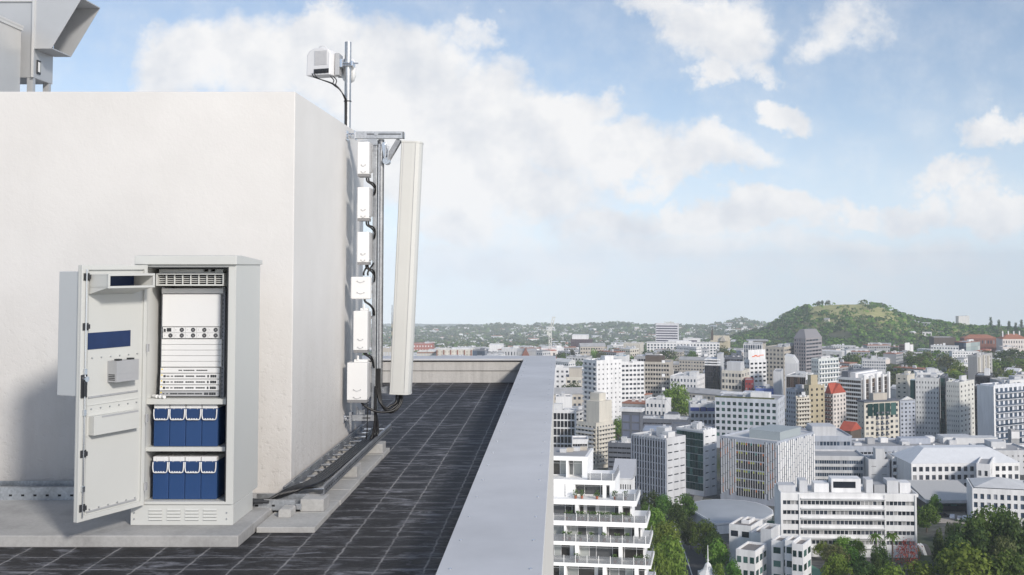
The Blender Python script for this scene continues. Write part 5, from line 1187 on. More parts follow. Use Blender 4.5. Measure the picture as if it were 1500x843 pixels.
b = bld('cream_sheds', 'low cream sheds with white roofs between the antenna and the mast', 562, 578, 578, 511, 526, 1450, 0, BEI, 1, ('b', 4, .8, .4, LGR), None, plant=1, roofm=WHT, dep=30)
b = bld('white_roof_works', 'white roofed works building in the middle of the strip above the parapet', 735, 760, 760, 511, 524, 1500, 0, LGR, 1, ('g', 6, .4, .4, GL), None, plant=1, roofm=WHT)
# ---------------------------------------------------------------- special buildings
# white terraced apartments close below
Yt = 155.0
c = P(952, 832, Yt); tr = empty('terraced_apartments', (c.x, Yt, gz(Yt)), 'white stepped apartment building with planted balconies below the parapet', 'apartment building', None, R(-8), False)
cs, sn = math.cos(R(-8)), math.sin(R(-8))
def tlx(px, y): k = (px - CX) / F; return (k * Yt + k * y * cs - c.x + y * sn) / (cs - k * sn)
def tlz(py, y): return P(CX, py, Yt + y * cs).z - gz(Yt)
WT = M('bright_white_render', (0.82, 0.82, 0.815), 0.7, 0, 0.03, 0.6); BAL = M('balustrade_glass', (0.20, 0.21, 0.225), 0.2, 0, 0.05, 0.4)
BAL.node_tree.nodes['Principled BSDF'].inputs['Alpha'].default_value = 0.45
GLT = mat_glass('terrace_glass', (0.03, 0.028, 0.026), (0.10, 0.105, 0.11), (0.36, 0.38, 0.37), 0.68)
# (top row of slab, slab bottom row, right column, front offset, glass columns list)
levels = [(672, 678, 860, 5.2), (706, 713, 900, 3.8), (735, 743, 931, 2.4), (767, 774, 946, 1.2), (797.5, 803, 950, 0.4), (829, 834, 952, 0.0), (861, 866, 954, 0.0), (893, 898, 955, 0)]
for i, (yt_, yb_, xr_, yo) in enumerate(levels):
    x1 = tlx(xr_, yo); z1, z0 = tlz(yt_, yo), tlz(yb_, yo); x0 = -32.0
    g = MB(); g.box(x0, x1, yo, yo + 8, z0, z1); g.build('floor_slab', WT, tr)
    if i + 1 < len(levels):
        nz = tlz(levels[i+1][0], levels[i+1][3])
        yg = yo + 1.5
        g = MB(); g.box(x0, x1 - 0.8, yg + 0.2, yo + 7.5, nz + 0.01, z0 - 0.001); g.build('wall', WT, tr)
        rr = random.Random(i * 7 + 1); x = x1 - 1.0
        while x > x0 + 3:
            w = rr.choice((0.9, 1.2, 1.6, 2.2))
            g = MB(); g.box(x - w, x, yg + 0.12, yg + 0.195, nz + 0.15, z0 - 0.25); g.box(x - w - 0.03, x - w + 0.03, yg + 0.08, yg + 0.118, nz + 0.15, z0 - 0.25, 1); g.box(x - w, x, yg + 0.08, yg + 0.115, nz + (z0 - nz) * .72, nz + (z0 - nz) * .74, 1)
            g.build('window', [GLT, WT], tr); x -= w + rr.choice((0.06, 0.06, 0.06, 0.06, 0.06, 0.5))
        for px in ((826, 882, 928) if i % 2 else (842, 905)) if i > 0 else (829, 853):
            if px < xr_ - 4:
                x = tlx(px, yo); g = MB(); g.box(x, x + (0.5 if px > 830 else 0.3), yo + 0.1, yg + 0.19, nz + 0.01, z0 - 0.001); g.build('pier', WT, tr)
        if i in (0, 1): g = MB(); g.box(x1 - .75, x1, yo + 0.05, yo + 7.5, nz + 0.01, z0 - 0.002); g.build('wall', WT, tr)
        if i == 1: g = MB(); g.box(x0, tlx(842, yo), yo + .1, yg, nz + .01, z0 - .002); g.build('wall', WT, tr)
    if i > 0:     # balustrade along the terrace edge
        xe = x1 - 0.1
        xs = tlx(levels[i-1][2], yo) if i < 3 else x0
        g = MB(); g.box(x0 if i >= 3 else xs, xe, yo + 0.06, yo + 0.10, z1 + 0.003, z1 + 0.95); g.box(xe - .04, xe, yo + 0.11, yo + 7.6, z1 + 0.003, z1 + 0.95); g.build('balustrade', BAL, tr)
        k = x0 + 1
        while k < xe:
            if k > (xs if i < 3 else x0): g = MB(); g.box(k - .035, k + .035, yo + 0.02, yo + 0.055, z1 + .003, z1 + 1.05); g.build('post', WT, tr)
            k += 1.6
g = MB(); z = tlz(672, 5.2); g.box(-20, tlx(856, 5.2), 5.6, 12.8, z + .01, z + .06); g.build('roof', ROOFG, tr)
for k in range(4): g = MB(); x = tlx(820 + 9 * k, 8); g.box(x, x + .9, 8 + k * .8, 9 + k * .8, z + .07, z + .6); g.build('roof_unit', (LGR, BEI)[k % 2], tr)
LEAFP = M('pot_plant_leaf', (0.06, 0.11, 0.025), 0.6, 0, 0.4, 3)
POT = M('terracotta_pot', (0.30, 0.11, 0.06), 0.8)
pl = random.Random(5)
for n_, (px, py, i) in enumerate([(836, 771, 3), (847, 771, 3), (860, 771, 3), (872, 771, 3), (883, 770, 3), (897, 764, 3), (905, 765, 3), (866, 762, 3), (843, 741, 2), (866, 800, 4), (884, 800, 4), (938, 824, 5), (946, 824, 5), (826, 800, 4), (830, 771, 3), (853, 771, 3), (878, 771, 3), (890, 768, 3), (912, 764, 3), (921, 764, 3), (852, 741, 2), (874, 741, 2), (900, 741, 2), (915, 741, 2), (834, 800, 4), (850, 800, 4), (902, 800, 4), (918, 800, 4), (845, 830, 5), (900, 830, 5), (930, 826, 5)]):
    yo = levels[i][3]; x = tlx(px, yo + .6); zt_ = tlz(levels[i][0], yo); g = MB()
    g.cyl((0, 0, 0), (0, 0, .4), .17, 10, 1, .22)
    for k in range(60):
        a = pl.uniform(0, 6.28); r = pl.uniform(.05, .42); zz = .45 + pl.uniform(0, .75); p = Vector((r * math.cos(a), r * math.sin(a), zz)); s = pl.uniform(.08, .16)
        d1 = Vector((pl.uniform(-1, 1), pl.uniform(-1, 1), pl.uniform(-.4, 1))).normalized() * s; d2 = d1.cross(Vector((pl.uniform(-1, 1), pl.uniform(-1, 1), pl.uniform(-1, 1)))).normalized() * s * .7
        g.add([p - d1, p + d2, p + d1, p - d2], [(0, 1, 2, 3)])
    o = g.build('potted_plant', [LEAFP, POT]); o.matrix_world = tr.matrix_world if False else Matrix.Translation((c.x, Yt, gz(Yt))) @ Matrix.Rotation(R(-8), 4, 'Z') @ Matrix.Translation((x, yo + .6, zt_ + .01))
    tag(o, 'small green potted plant on a balcony of the white stepped apartments', 'potted plant', 'potted plants on the stepped apartments')
# side house with sloped grey roof right of the terraces
b = bld('grey_lean_to', 'white building with sloping grey metal roof tucked behind the terraced apartments', 897, 925, 929, 701, 760, 300, -12, WHT, 3, ('g', 8, .5, .4, GL), None, plant=0, para=0)
q = MB(); q.prism([(-.4, b.h - .2), (b.wR, b.h + 4), (b.wR, b.h - .2)], -b.wL - .4, .4, 0, 'x'); q.build('roof', M('lean_roof', (0.42, 0.43, 0.46), 0.5), b.root)
# curved hall
hc = gp(1085, 800); Yh = 345.0
hall = empty('curved_hall', (P(1085, 780, Yh).x, Yh, gz(Yh)), 'round fronted lecture hall with a smooth pale grey curved roof', 'hall', None, 0, False)
def hx(px, Y): return P(px, 760, Y).x - P(1085, 780, Yh).x
zr_w = -78.7; zr = zr_w - gz(Yh); x0h = P(1085, 780, Yh).x
outl = []
for px, py in [(1011,736),(1013,740),(1019,745),(1029,751),(1040,757),(1050,762),(1085,758.5),(1118,755),(1131,748),(1130,743),(1122,737.5),(1108,733),(1090,730),(1070,728.6),(1050,728),(1032,729),(1020,731.5),(1013,733.5)]:
    Y = F * (CAMZ - zr_w) / (py - HY); outl.append((P(px, py, Y).x - x0h, Y - Yh))
n_ = len(outl); hcx = sum(p[0] for p in outl) / n_; hcy = sum(p[1] for p in outl) / n_
g = MB(); g.prism(outl, -3, zr - 0.6); g.build('wall', M('hall_wall', (0.40, 0.40, 0.42), 0.7, 0, .06, .3), hall)
def sc_h(k): return [(hcx + (p[0] - hcx) * k, hcy + (p[1] - hcy) * k) for p in outl]
g = MB(); g.prism(sc_h(1.03), zr - 0.598, zr); g.build('fascia', WHT, hall)
g = MB(); lv = [(1.005, .003), (.8, .5), (.5, .85), (.2, 1.0)]; vs = []
for k, dz in lv: vs += [(q[0], q[1], zr + dz) for q in sc_h(k)]
g.add(vs, [(i*n_ + k, i*n_ + (k+1) % n_, (i+1)*n_ + (k+1) % n_, (i+1)*n_ + k) for i in range(len(lv)-1) for k in range(n_)], 0, True); g.add([vs[-n_ + k] for k in range(n_)], [tuple(range(n_))])
g.build('roof', M('hall_roof', (0.42, 0.44, 0.46), 0.5, 0.1, .05, .2), hall)
g = MB(); g.box(outl[7][0] + .5, outl[8][0] + 9, outl[7][1] + 3, outl[7][1] + 20, -2, zr - 1.5); g.build('glass_link', GLG, hall)
g = MB(); a_, b2 = Vector((*outl[5], 0)), Vector((*outl[7], 0)); g.obox((a_.x, a_.y - .6, -2), b2 - a_, (0, .55, 0), (0, 0, zr + 1.2)); g.build('front_wall', WHT, hall)
# white complex with steps in front
Yw = 290.0
wc = empty('white_clinic', (P(1120, 800, Yw).x, Yw, gz(Yw)), 'cluster of small white flat roofed blocks with a glass stair tower near the bottom edge', 'building', None, R(-28), False)
def wpart(name, px0, px1, yt_, dy, dep, mat, roof=True, win=None):
    x0, x1 = P(px0, yt_, Yw + dy).x - P(1120, 800, Yw).x, P(px1, yt_, Yw + dy).x - P(1120, 800, Yw).x
    z = P(px0, yt_, Yw + dy).z - gz(Yw); g = MB(); cs_, sn_ = math.cos(R(28)), math.sin(R(28))
    w = x1 - x0; lx0 = x0 * cs_ - dy * sn_; ly = x0 * sn_ + dy * cs_
    g.box(lx0, lx0 + w * .98, ly, ly + dep, -2, z); o = g.build(name, mat, wc)
    if roof:
        g = MB(); t = .3; X0, X1, Y0_, Y1_ = lx0, lx0 + w * .98, ly, ly + dep
        g.box(X0, X1, Y0_, Y0_ + t, z + .002, z + .6); g.box(X0, X1, Y1_ - t, Y1_, z + .002, z + .6); g.box(X0, X0 + t, Y0_ + t, Y1_ - t, z + .002, z + .6); g.box(X1 - t, X1, Y0_ + t, Y1_ - t, z + .002, z + .6); g.build('roof_parapet', mat, wc)
        g = MB(); g.add([(X0 + t, Y0_ + t, z + .06), (X1 - t, Y0_ + t, z + .06), (X1 - t, Y1_ - t, z + .06), (X0 + t, Y1_ - t, z + .06)], [(0,1,2,3)]); g.build('roof', M('brownish_roof', (0.22, 0.20, 0.19), 0.85, 0, .15, .3), wc)
    if win:
        n_, r_, gm = win
        for r in range(r_):
            for k in range(n_):
                g = MB(); u = lx0 + w * .98 * (k + .18) / n_; g.box(u, u + w * .98 * .64 / n_, ly - .06, ly - .004, z - 1.0 - r * 3.3 - 1.5, z - 1.0 - r * 3.3); g.build('window', gm, wc)
                g = MB(); v = ly + dep * (k + .18) / n_; g.box(lx0 + w * .98 + .004, lx0 + w * .98 + .06, v, v + dep * .64 / n_, z - 1.0 - r * 3.3 - 1.5, z - 1.0 - r * 3.3); g.build('window', gm, wc)
    return lx0, lx0 + w * .98, ly, ly + dep, z
wpart('west_block', 1078, 1108, 808, -8, 9, WHT, True, (3, 4, GLG))
wpart('middle_block', 1068, 1102, 771, 18, 10, WHT, True, (2, 1, GL))
wpart('roof_room', 1086, 1098, 765, 21, 5, WHT)
wpart('link_block', 1100, 1124, 783, 8, 12, WHT, True, None)
wpart('stair_block', 1114, 1130, 778, 2, 6, LGR)
a = wpart('glass_stair', 1130, 1147, 795, -6, 6, WHT, True, (1, 5, GLG))
a = wpart('east_tower', 1150, 1163, 795, -12, 6, WHT, True, (1, 6, GLG))
a = wpart('end_tower', 1160, 1177, 800, -14, 7, WHT, True, (2, 6, GLG))
# little domed turret with flagpole
Yq = 275.0; q0 = P(1037, 843, Yq)
tu = empty('turret', (q0.x, Yq, gz(Yq)), 'small white bell shaped turret roof with a tall finial, at the bottom edge', 'turret', None, 0, False)
z0 = P(1037, 838, Yq).z - gz(Yq)
g = MB(); g.box(-2.2, 2.2, -2.2, 2.2, 0, z0 - .2); g.build('wall', WHT, tu)
g = MB(); prev = None
rings = [(2.5, z0 - .2), (2.0, z0 + .15), (1.3, z0 + .6), (.95, z0 + 1.2), (.75, z0 + 1.8), (.4, z0 + 2.1), (.14, z0 + 2.4)]
vs = []
for r_, z in rings: vs += [(r_ * math.cos(k * math.pi / 4 + .39), r_ * math.sin(k * math.pi / 4 + .39), z) for k in range(8)]
fs = [(i*8+k, i*8+(k+1) % 8, (i+1)*8+(k+1) % 8, (i+1)*8+k) for i in range(len(rings)-1) for k in range(8)]
g.add(vs, fs); g.build('dome', WHT, tu)
g = MB(); g.cyl((0, 0, z0 + 2.3), (0, 0, P(1037, 799, Yq).z - gz(Yq)), .17, 8, 0, .08); g.cyl((0, 0, z0 + 2.7), (0, 0, z0 + 2.9), .3, 8); g.build('finial', WHT, tu)
# crane
Yk = 1500.0
cr = empty('tower_crane', (P(806, 505, Yk).x, Yk, gz(Yk)), 'white luffing tower crane with raised jib over the far suburbs', 'crane', None, 0, False)
kz = lambda py: P(806, py, Yk).z - gz(Yk)
kx = lambda px: P(px, 490, Yk).x - P(806, 505, Yk).x
CRM2 = M('crane_white', (0.72, 0.72, 0.66), 0.5)
def lattice(g, a, b, w):
    a = Vector(a); b = Vector(b); d = (b - a).normalized(); s = Vector((0, 1, 0)); t = d.cross(s).normalized(); n_ = int((b - a).length / (w * 1.2))
    cs4 = [(s * i + t * j) * w / 2 for i in (-1, 1) for j in (-1, 1)]
    for o in cs4: g.cyl(a + o, b + o, w * .16, 6)
    for k in range(n_):
        p = a.lerp(b, k / n_); q = a.lerp(b, (k + 1) / n_); g.cyl(p + cs4[k % 4], q + cs4[(k + 1) % 4], w * .13, 5); g.cyl(p + cs4[(k + 2) % 4], q + cs4[(k + 3) % 4], w * .13, 5)
g = MB(); lattice(g, (0, 0, 0), (0, 0, kz(487)), 3.2); g.build('tower', CRM2, cr)
g = MB(); lattice(g, (0, 0, kz(487)), (kx(811.5), 0, kz(464)), 2.8); g.build('jib', CRM2, cr)
g = MB(); g.box(-3.2, 1.6, -1.4, 1.4, kz(492), kz(488)); g.box(-4.4, -2.0, -1.2, 1.2, kz(491), kz(486)); g.build('cab', CRM2, cr)
g = MB(); g.cyl((-2.4, 0, kz(488)), (-2.2, 0, kz(480)), .4, 6); g.cyl((-2.2, 0, kz(480)), (kx(811), 0, kz(465)), .12, 5); g.build('stay', CRM2, cr)
# distant whip aerial behind the antenna, and lattice aerial mast in mid city
Yx = 420.0
am = empty('whip_aerial', (P(574, 500, Yx).x, Yx, gz(Yx)), 'thin dark striped whip aerial rising left of the leaning panel antenna', 'aerial', None, 0, False)
bz = P(574, 497, Yx).z - gz(Yx); tz = P(574, 447, Yx).z - gz(Yx)
g = MB(); g.cyl((0, 0, 0), (0, 0, bz), .16, 8); g.build('pole', GRY, am)
for k in range(9): g = MB(); g.cyl((0, 0, bz + (tz - bz) * k / 9 + .002), (0, 0, bz + (tz - bz) * (k + 1) / 9), .14 if k < 7 else .1, 8); g.build('band', (DRK, YEL2)[k % 2] if k < 5 else DRK, am)
Ym = 640.0
lm = empty('lattice_mast', (P(970, 610, Ym).x, Ym, gz(Ym)), 'slender guyed aerial mast in front of the beige slab tower', 'aerial', None, 0, False)
mz = lambda py: P(970, py, Ym).z - gz(Ym)
g = MB(); g.cyl((0, 0, 0), (0, 0, mz(527)), .28, 6, 0, .1); g.build('pole', GRY, lm)
for k in range(3): g = MB(); z = mz(532 + 20 * k); g.box(-.1, 1.6, -.5, .5, z, z + 1.5); g.build('antenna', WHT, lm)
for s in (-1, 1): g = MB(); g.cyl((0, 0, mz(575)), (s * 6, 2, mz(600)), .12, 5); g.build('guy', LGR, lm)
# slanted glass canopy among the trees
Ys = 325.0
p = P(1357, 812, Ys); sc_ = empty('slanted_skylight', (p.x, Ys, gz(Ys)), 'slanted black and white skylight wedge between the park trees', 'skylight', None, 0, False)
zz = lambda py: P(1357, py, Ys).z - gz(Ys)
xx = lambda px: P(px, 805, Ys).x - p.x
g = MB(); g.prism([(xx(1347), zz(800)), (xx(1353), zz(799)), (xx(1360), zz(819)), (xx(1357), zz(820))], 0, 2.5, 0, 'y'); g.build('frame', WHT, sc_)
g = MB(); g.prism([(xx(1353.3), zz(799)), (xx(1360), zz(800)), (xx(1366), zz(812)), (xx(1360.3), zz(819))], .1, 2.4, 0, 'y'); g.build('pane', DRK, sc_)
g = MB(); g.box(xx(1352), xx(1362), .5, 2, 0, zz(818)); g.build('base', GRY, sc_)
# cars on the forecourt
def car(col, lab, px, py, rz):
    Y = grow(py); p = gp(px, py); root = empty('parked_car', (p.x, Y, gz(Y) + .17), lab, 'car', 'cars parked on the forecourt', R(rz), False)
    g = MB(); side = [(-2.1, .32), (2.1, .32), (2.15, .7), (1.3, .88), (-2.05, .92), (-2.15, .6)]; g.prism(side, -.86, .86, 0, 'y'); g.prism([(-1.9, .925), (1.1, .9), (.45, 1.42), (-1.3, 1.45)], -.74, .74, 0, 'y'); g.build('body', col, root, .05)
    g = MB(); g.prism([(-1.55, .96), (.85, .95), (.42, 1.36), (-1.25, 1.38)], -.76, .76, 0, 'y'); g.build('window', GLK, root)
    for x in (-1.3, 1.3):
        for s in (-1, 1): g = MB(); g.cyl((x, s * .72, .32), (x, s * .9, .32), .32, 14); g.build('wheel', DARK, root)
CW = M('car_white', (0.75, 0.75, 0.75), 0.3); CD = M('car_dark', (0.03, 0.03, 0.035), 0.3); CS = M('car_silver', (0.45, 0.45, 0.46), 0.3, 0.5)
for (col, lab, px, py, rz) in ((CD, 'dark car parked alone at the left of the forecourt', 1382, 754, 20), (CW, 'white van-like car nose out on the forecourt', 1395, 756, 70), (CS, 'silver car parked between two white ones', 1405, 758.5, 75), (CW, 'white car nearest the white block on the right of the forecourt', 1414, 758, 60)): car(col, lab, px, py, rz)
# ================================================================ VEGETATION AND SUBURBS
def mat_leaf(name, a, b_, c_):
    m, nt, b = _nt(name); b.inputs['Roughness'].default_value = 0.62; b.inputs['Specular IOR Level'].default_value = 0.25
    oi = nt.nodes.new('ShaderNodeObjectInfo'); ge = nt.nodes.new('ShaderNodeNewGeometry')
    v = objco(nt)
    f = math_(nt, 'ADD', math_(nt, 'MULTIPLY', ge.outputs['Random Per Island'], 0.5), math_(nt, 'MULTIPLY', noise(nt, v, 0.35, 3), 0.6))
    c = ramp(nt, f, [(0.2, a), (0.5, b_), (0.85, c_)])
    hsv = nt.nodes.new('ShaderNodeHueSaturation'); nt.links.new(c, hsv.inputs['Color'])
    nt.links.new(math_(nt, 'MULTIPLY_ADD', oi.outputs['Random'], 0.05, 0.475), hsv.inputs['Hue']); nt.links.new(math_(nt, 'MULTIPLY_ADD', oi.outputs['Random'], 0.5, 0.9), hsv.inputs['Value'])
    nt.links.new(hsv.outputs[0], b.inputs['Base Color'])
    tr_ = nt.nodes.new('ShaderNodeBsdfTranslucent'); nt.links.new(hsv.outputs[0], tr_.inputs[0])
    ms = nt.nodes.new('ShaderNodeMixShader'); ms.inputs[0].default_value = 0.42
    out = nt.nodes['Material Output']; nt.links.new(b.outputs[0], ms.inputs[1]); nt.links.new(tr_.outputs[0], ms.inputs[2]); nt.links.new(ms.outputs[0], out.inputs[0])
    return m
LEAF_L = mat_leaf('leaf_light', (0.070, 0.130, 0.018), (0.150, 0.245, 0.034), (0.27, 0.37, 0.075))
LEAF_M = mat_leaf('leaf_mid', (0.038, 0.080, 0.016), (0.090, 0.165, 0.028), (0.17, 0.255, 0.05))
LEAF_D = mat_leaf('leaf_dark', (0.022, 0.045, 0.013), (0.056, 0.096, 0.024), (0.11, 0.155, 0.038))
LEAF_O = mat_leaf('leaf_olive', (0.06, 0.075, 0.026), (0.125, 0.14, 0.048), (0.20, 0.21, 0.085))
LEAF_R = mat_leaf('blossom_red', (0.12, 0.02, 0.02), (0.30, 0.045, 0.04), (0.42, 0.10, 0.085))
LEAF_Y = mat_leaf('leaf_yellow', (0.10, 0.11, 0.012), (0.20, 0.19, 0.02), (0.32, 0.28, 0.03))
BARK = M('bark', (0.09, 0.07, 0.055), 0.9, 0, 0.25, 3)
def crown_mesh(seed, nl, leaf, shape='round', blobs=26):
    r = random.Random(seed); g = MB()
    bl = []
    for k in range(blobs):
        a = r.uniform(0, 6.283); t = r.uniform(-0.75, 1.0); rad = math.sqrt(max(0, 1 - t * t)) * r.uniform(0.35, 0.95)
        if shape == 'cone': rad = (1 - (t + 1) / 2) * r.uniform(.3, .8)
        if shape == 'spread': t *= .6
        bl.append((Vector((rad * math.cos(a) * .5, rad * math.sin(a) * .5, .60 + t * .36)), r.uniform(.13, .24)))
    tot = sum(q[1] ** 2 for q in bl)
    for c, R_ in bl:
        for k in range(int(nl * R_ * R_ / tot)):
            d = Vector((r.gauss(0, 1), r.gauss(0, 1), r.gauss(0, 1))).normalized(); p = c + d * R_ * r.uniform(.72, 1.08)
            nrm = (d + Vector((r.uniform(-.7, .7), r.uniform(-.7, .7), r.uniform(-.4, .9)))).normalized(); u = nrm.orthogonal().normalized(); u = Matrix.Rotation(r.uniform(0, 6.28), 3, nrm) @ u; v = nrm.cross(u); s = leaf * r.uniform(.6, 1.3)
            g.add([p - u * s, p - v * s * .6, p + u * s, p + v * s * .6], [(0, 1, 2, 3)])
    return g
def trunk_mesh(seed):
    r = random.Random(seed); g = MB(); g.cyl((0, 0, -.05), (0, 0, .55), .032, 8, 0, .018)
    for k in range(5):
        a = k * 1.257 + r.uniform(-.3, .3); g.tube([(0, 0, .22 + .05 * k), (.12 * math.cos(a), .12 * math.sin(a), .42 + .04 * k), (.27 * math.cos(a), .27 * math.sin(a), .6 + .05 * k)], .014, 5, 0, False, True, .005)
    return g
PROTO = {}
def proto(kind, mat, nl, leaf, shape='round', seeds=3):
    L_ = []
    for s in range(seeds):
        c = crown_mesh(s * 13 + len(kind), nl, leaf, shape).build('crown', mat); t = trunk_mesh(s).build('trunk', BARK)
        cm, tm = c.data, t.data; bpy.data.objects.remove(c); bpy.data.objects.remove(t); L_.append((cm, tm))
    PROTO[kind] = L_
proto('near_light', LEAF_L, 2600, .040); proto('near_mid', LEAF_M, 2600, .040); proto('near_dark', LEAF_D, 2600, .040); proto('near_olive', LEAF_O, 2300, .042); proto('near_red', LEAF_R, 520, .03, 'spread', 1); proto('near_conifer', LEAF_D, 2200, .036, 'cone', 2)
proto('far_light', LEAF_L, 420, .075); proto('far_mid', LEAF_M, 420, .075); proto('far_dark', LEAF_D, 420, .075); proto('far_olive', LEAF_O, 420, .075); proto('far_cone', LEAF_D, 380, .06, 'cone', 2); proto('far_yellow', LEAF_Y, 420, .075, 'round', 1)
tr_r = random.Random(11)
def tree(kind, loc, h, w, label, group=None, name='tree', trunk=True):
    cm, tm = tr_r.choice(PROTO[kind]); root = empty(name, loc, label, 'tree', group, tr_r.uniform(0, 6.28), False); root.scale = (w * 1.15, w * 1.15, h)
    o = bpy.data.objects.new('crown', cm); COL.objects.link(o); o.parent = root
    if trunk: o = bpy.data.objects.new('trunk', tm); COL.objects.link(o); o.parent = root
    return root
def tpx(kind, px, ytop, ybase, wpx, label, group=None, Y=None, name='tree'):
    """a tree whose crown top shows in row ytop and whose foot stands on the ground at distance Y (or in row ybase)"""
    Y = Y or grow(ybase); p = P(px, ytop, Y); z = ground(p.x, Y); return tree(kind, (p.x, Y, z - .2), (p.z - z) / .98, wpx / F * Y, label, group, name)
SG = 'street trees along the curving road'
for (k, px, yt_, yb_, w, lab) in [('near_light', 962, 752, 800, 30, 'light green street tree beside the right end of the stepped apartments, farthest up the road'), ('near_light', 975, 772, 830, 42, 'light green street tree leaning over the road, second up from the bottom'), ('near_light', 985, 796, 866, 46, 'large light green street tree nearest the bottom edge, left of the road'), ('near_light', 960, 810, 880, 36, 'light green tree behind the large one at the bottom, touching the apartment balconies'),
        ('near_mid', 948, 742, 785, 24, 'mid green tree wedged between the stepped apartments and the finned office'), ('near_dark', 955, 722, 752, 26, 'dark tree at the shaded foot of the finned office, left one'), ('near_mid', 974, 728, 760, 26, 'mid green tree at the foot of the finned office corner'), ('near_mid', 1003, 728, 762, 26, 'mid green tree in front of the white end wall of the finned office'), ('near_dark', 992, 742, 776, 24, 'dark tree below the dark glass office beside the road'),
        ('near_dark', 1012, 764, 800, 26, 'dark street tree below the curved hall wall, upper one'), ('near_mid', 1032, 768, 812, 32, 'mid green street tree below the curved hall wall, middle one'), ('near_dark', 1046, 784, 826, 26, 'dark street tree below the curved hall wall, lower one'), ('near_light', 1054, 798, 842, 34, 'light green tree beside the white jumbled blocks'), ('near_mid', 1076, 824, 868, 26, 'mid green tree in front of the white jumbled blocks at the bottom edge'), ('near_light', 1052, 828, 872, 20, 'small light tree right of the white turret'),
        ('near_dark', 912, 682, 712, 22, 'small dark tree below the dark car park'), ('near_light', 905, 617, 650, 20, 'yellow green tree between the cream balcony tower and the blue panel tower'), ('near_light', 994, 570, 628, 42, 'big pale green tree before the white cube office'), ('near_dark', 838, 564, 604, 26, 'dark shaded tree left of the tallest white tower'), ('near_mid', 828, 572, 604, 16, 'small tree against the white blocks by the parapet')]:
    tpx(k, px, yt_, yb_, w, lab, SG if 'street' in lab else None)
PG = 'park trees at the lower right'
for (k, px, yt_, yb_, w, lab) in [('near_mid', 1357, 742, 775, 36, 'round bright tree standing alone at the end of the long white office'), ('near_mid', 1371, 727, 752, 14, 'small dark green tree by the glass foyer'), ('near_olive', 1222, 800, 842, 34, 'shaggy olive palm-like tree at the left of the park'), ('near_light', 1226, 818, 860, 34, 'light green bush-like tree at the bottom left of the park'), ('near_light', 1206, 795, 816, 20, 'small light tree at the corner of the long white office'), ('near_light', 1176, 798, 815, 12, 'tiny round tree left of the park by the white office'), ('near_mid', 1250, 806, 842, 30, 'mid green tree in the left part of the park'), ('near_dark', 1288, 800, 850, 24, 'dark narrow tree under the two palms'),
        ('near_conifer', 1283, 810, 862, 22, 'grey green conical conifer at the bottom of the park'), ('near_conifer', 1376, 780, 842, 30, 'tall conical conifer right of the red flowering tree'), ('near_olive', 1394, 770, 826, 30, 'olive brown tree below the forecourt'), ('near_dark', 1400, 790, 850, 34, 'dark tree beside the olive one in the park middle'), ('near_light', 1345, 826, 872, 52, 'broad light green crown at the bottom edge below the red tree'), ('near_dark', 1420, 768, 840, 60, 'large dark green tree left of the right hand park group'), ('near_mid', 1448, 752, 835, 56, 'large mid green tree below the institute block'), ('near_mid', 1468, 748, 800, 30, 'bright tree touching the institute block wall'), ('near_dark', 1490, 760, 840, 56, 'large dark tree at the right picture edge'), ('near_olive', 1472, 790, 850, 34, 'greyish tree in the right hand park group'), ('near_light', 1420, 808, 880, 80, 'widest light green crown along the bottom edge'), ('near_mid', 1476, 812, 880, 60, 'green crown at the bottom right corner'), ('near_olive', 1436, 757, 800, 22, 'grey green tree before the institute block left end'), ('near_light', 1310, 832, 880, 40, 'light crown at the bottom edge under the palms'), ('near_dark', 1265, 828, 872, 40, 'dark crown at the bottom edge left of the conifer'),
        ('near_light', 1255, 793, 815, 18, 'light clipped tree along the foot of the long white office, left'), ('near_light', 1236, 790, 814, 26, 'light clipped tree along the foot of the long white office, middle')]:
    tpx(k, px, yt_, yb_, w, lab, PG)
t_ = tpx('near_red', 1330, 786, 840, 34, 'bare branched tree covered in red blossom in the park')
def palm(px, yt_, yb_, lab):
    Y = grow(yb_); p = P(px, yt_, Y); z = gz(Y); h = p.z - z; root = empty('palm_tree', (p.x, Y, z - .2), lab, 'palm', 'palms in front of the long office', 0, False)
    g = MB(); g.tube([(0, 0, 0), (.2, 0, h * .5), (0, 0, h * .86)], .28, 8, 0, True, True, .2); g.build('trunk', BARK, root)
    r = random.Random(int(px))
    for k in range(22):
        a = k * 2.4; el = r.uniform(-.3, 1.1); Ln = h * .24; pts = []
        g = MB(); d = Vector((math.cos(a), math.sin(a), 0)); s = Vector((-d.y, d.x, 0))
        pr_ = None
        for i in range(7):
            t = i / 6; q = Vector((0, 0, h * .86)) + d * Ln * t * math.cos(el * .6) + Vector((0, 0, Ln * (math.sin(el) * t - .75 * t * t))); w = .42 * (1 - t * .8)
            cur = (q - s * w - Vector((0, 0, w * .6)), q, q + s * w - Vector((0, 0, w * .6)))
            if pr_: g.add([pr_[0], pr_[1], cur[1], cur[0], pr_[2], cur[2]], [(0, 1, 2, 3), (1, 4, 5, 2)])
            pr_ = cur
        g.build('frond', LEAF_M, root)
palm(1282, 776, 822, 'left of two palms in front of the long white office, with broad crown'); palm(1306, 774, 824, 'right of two palms in front of the long white office, slimmer trunk')
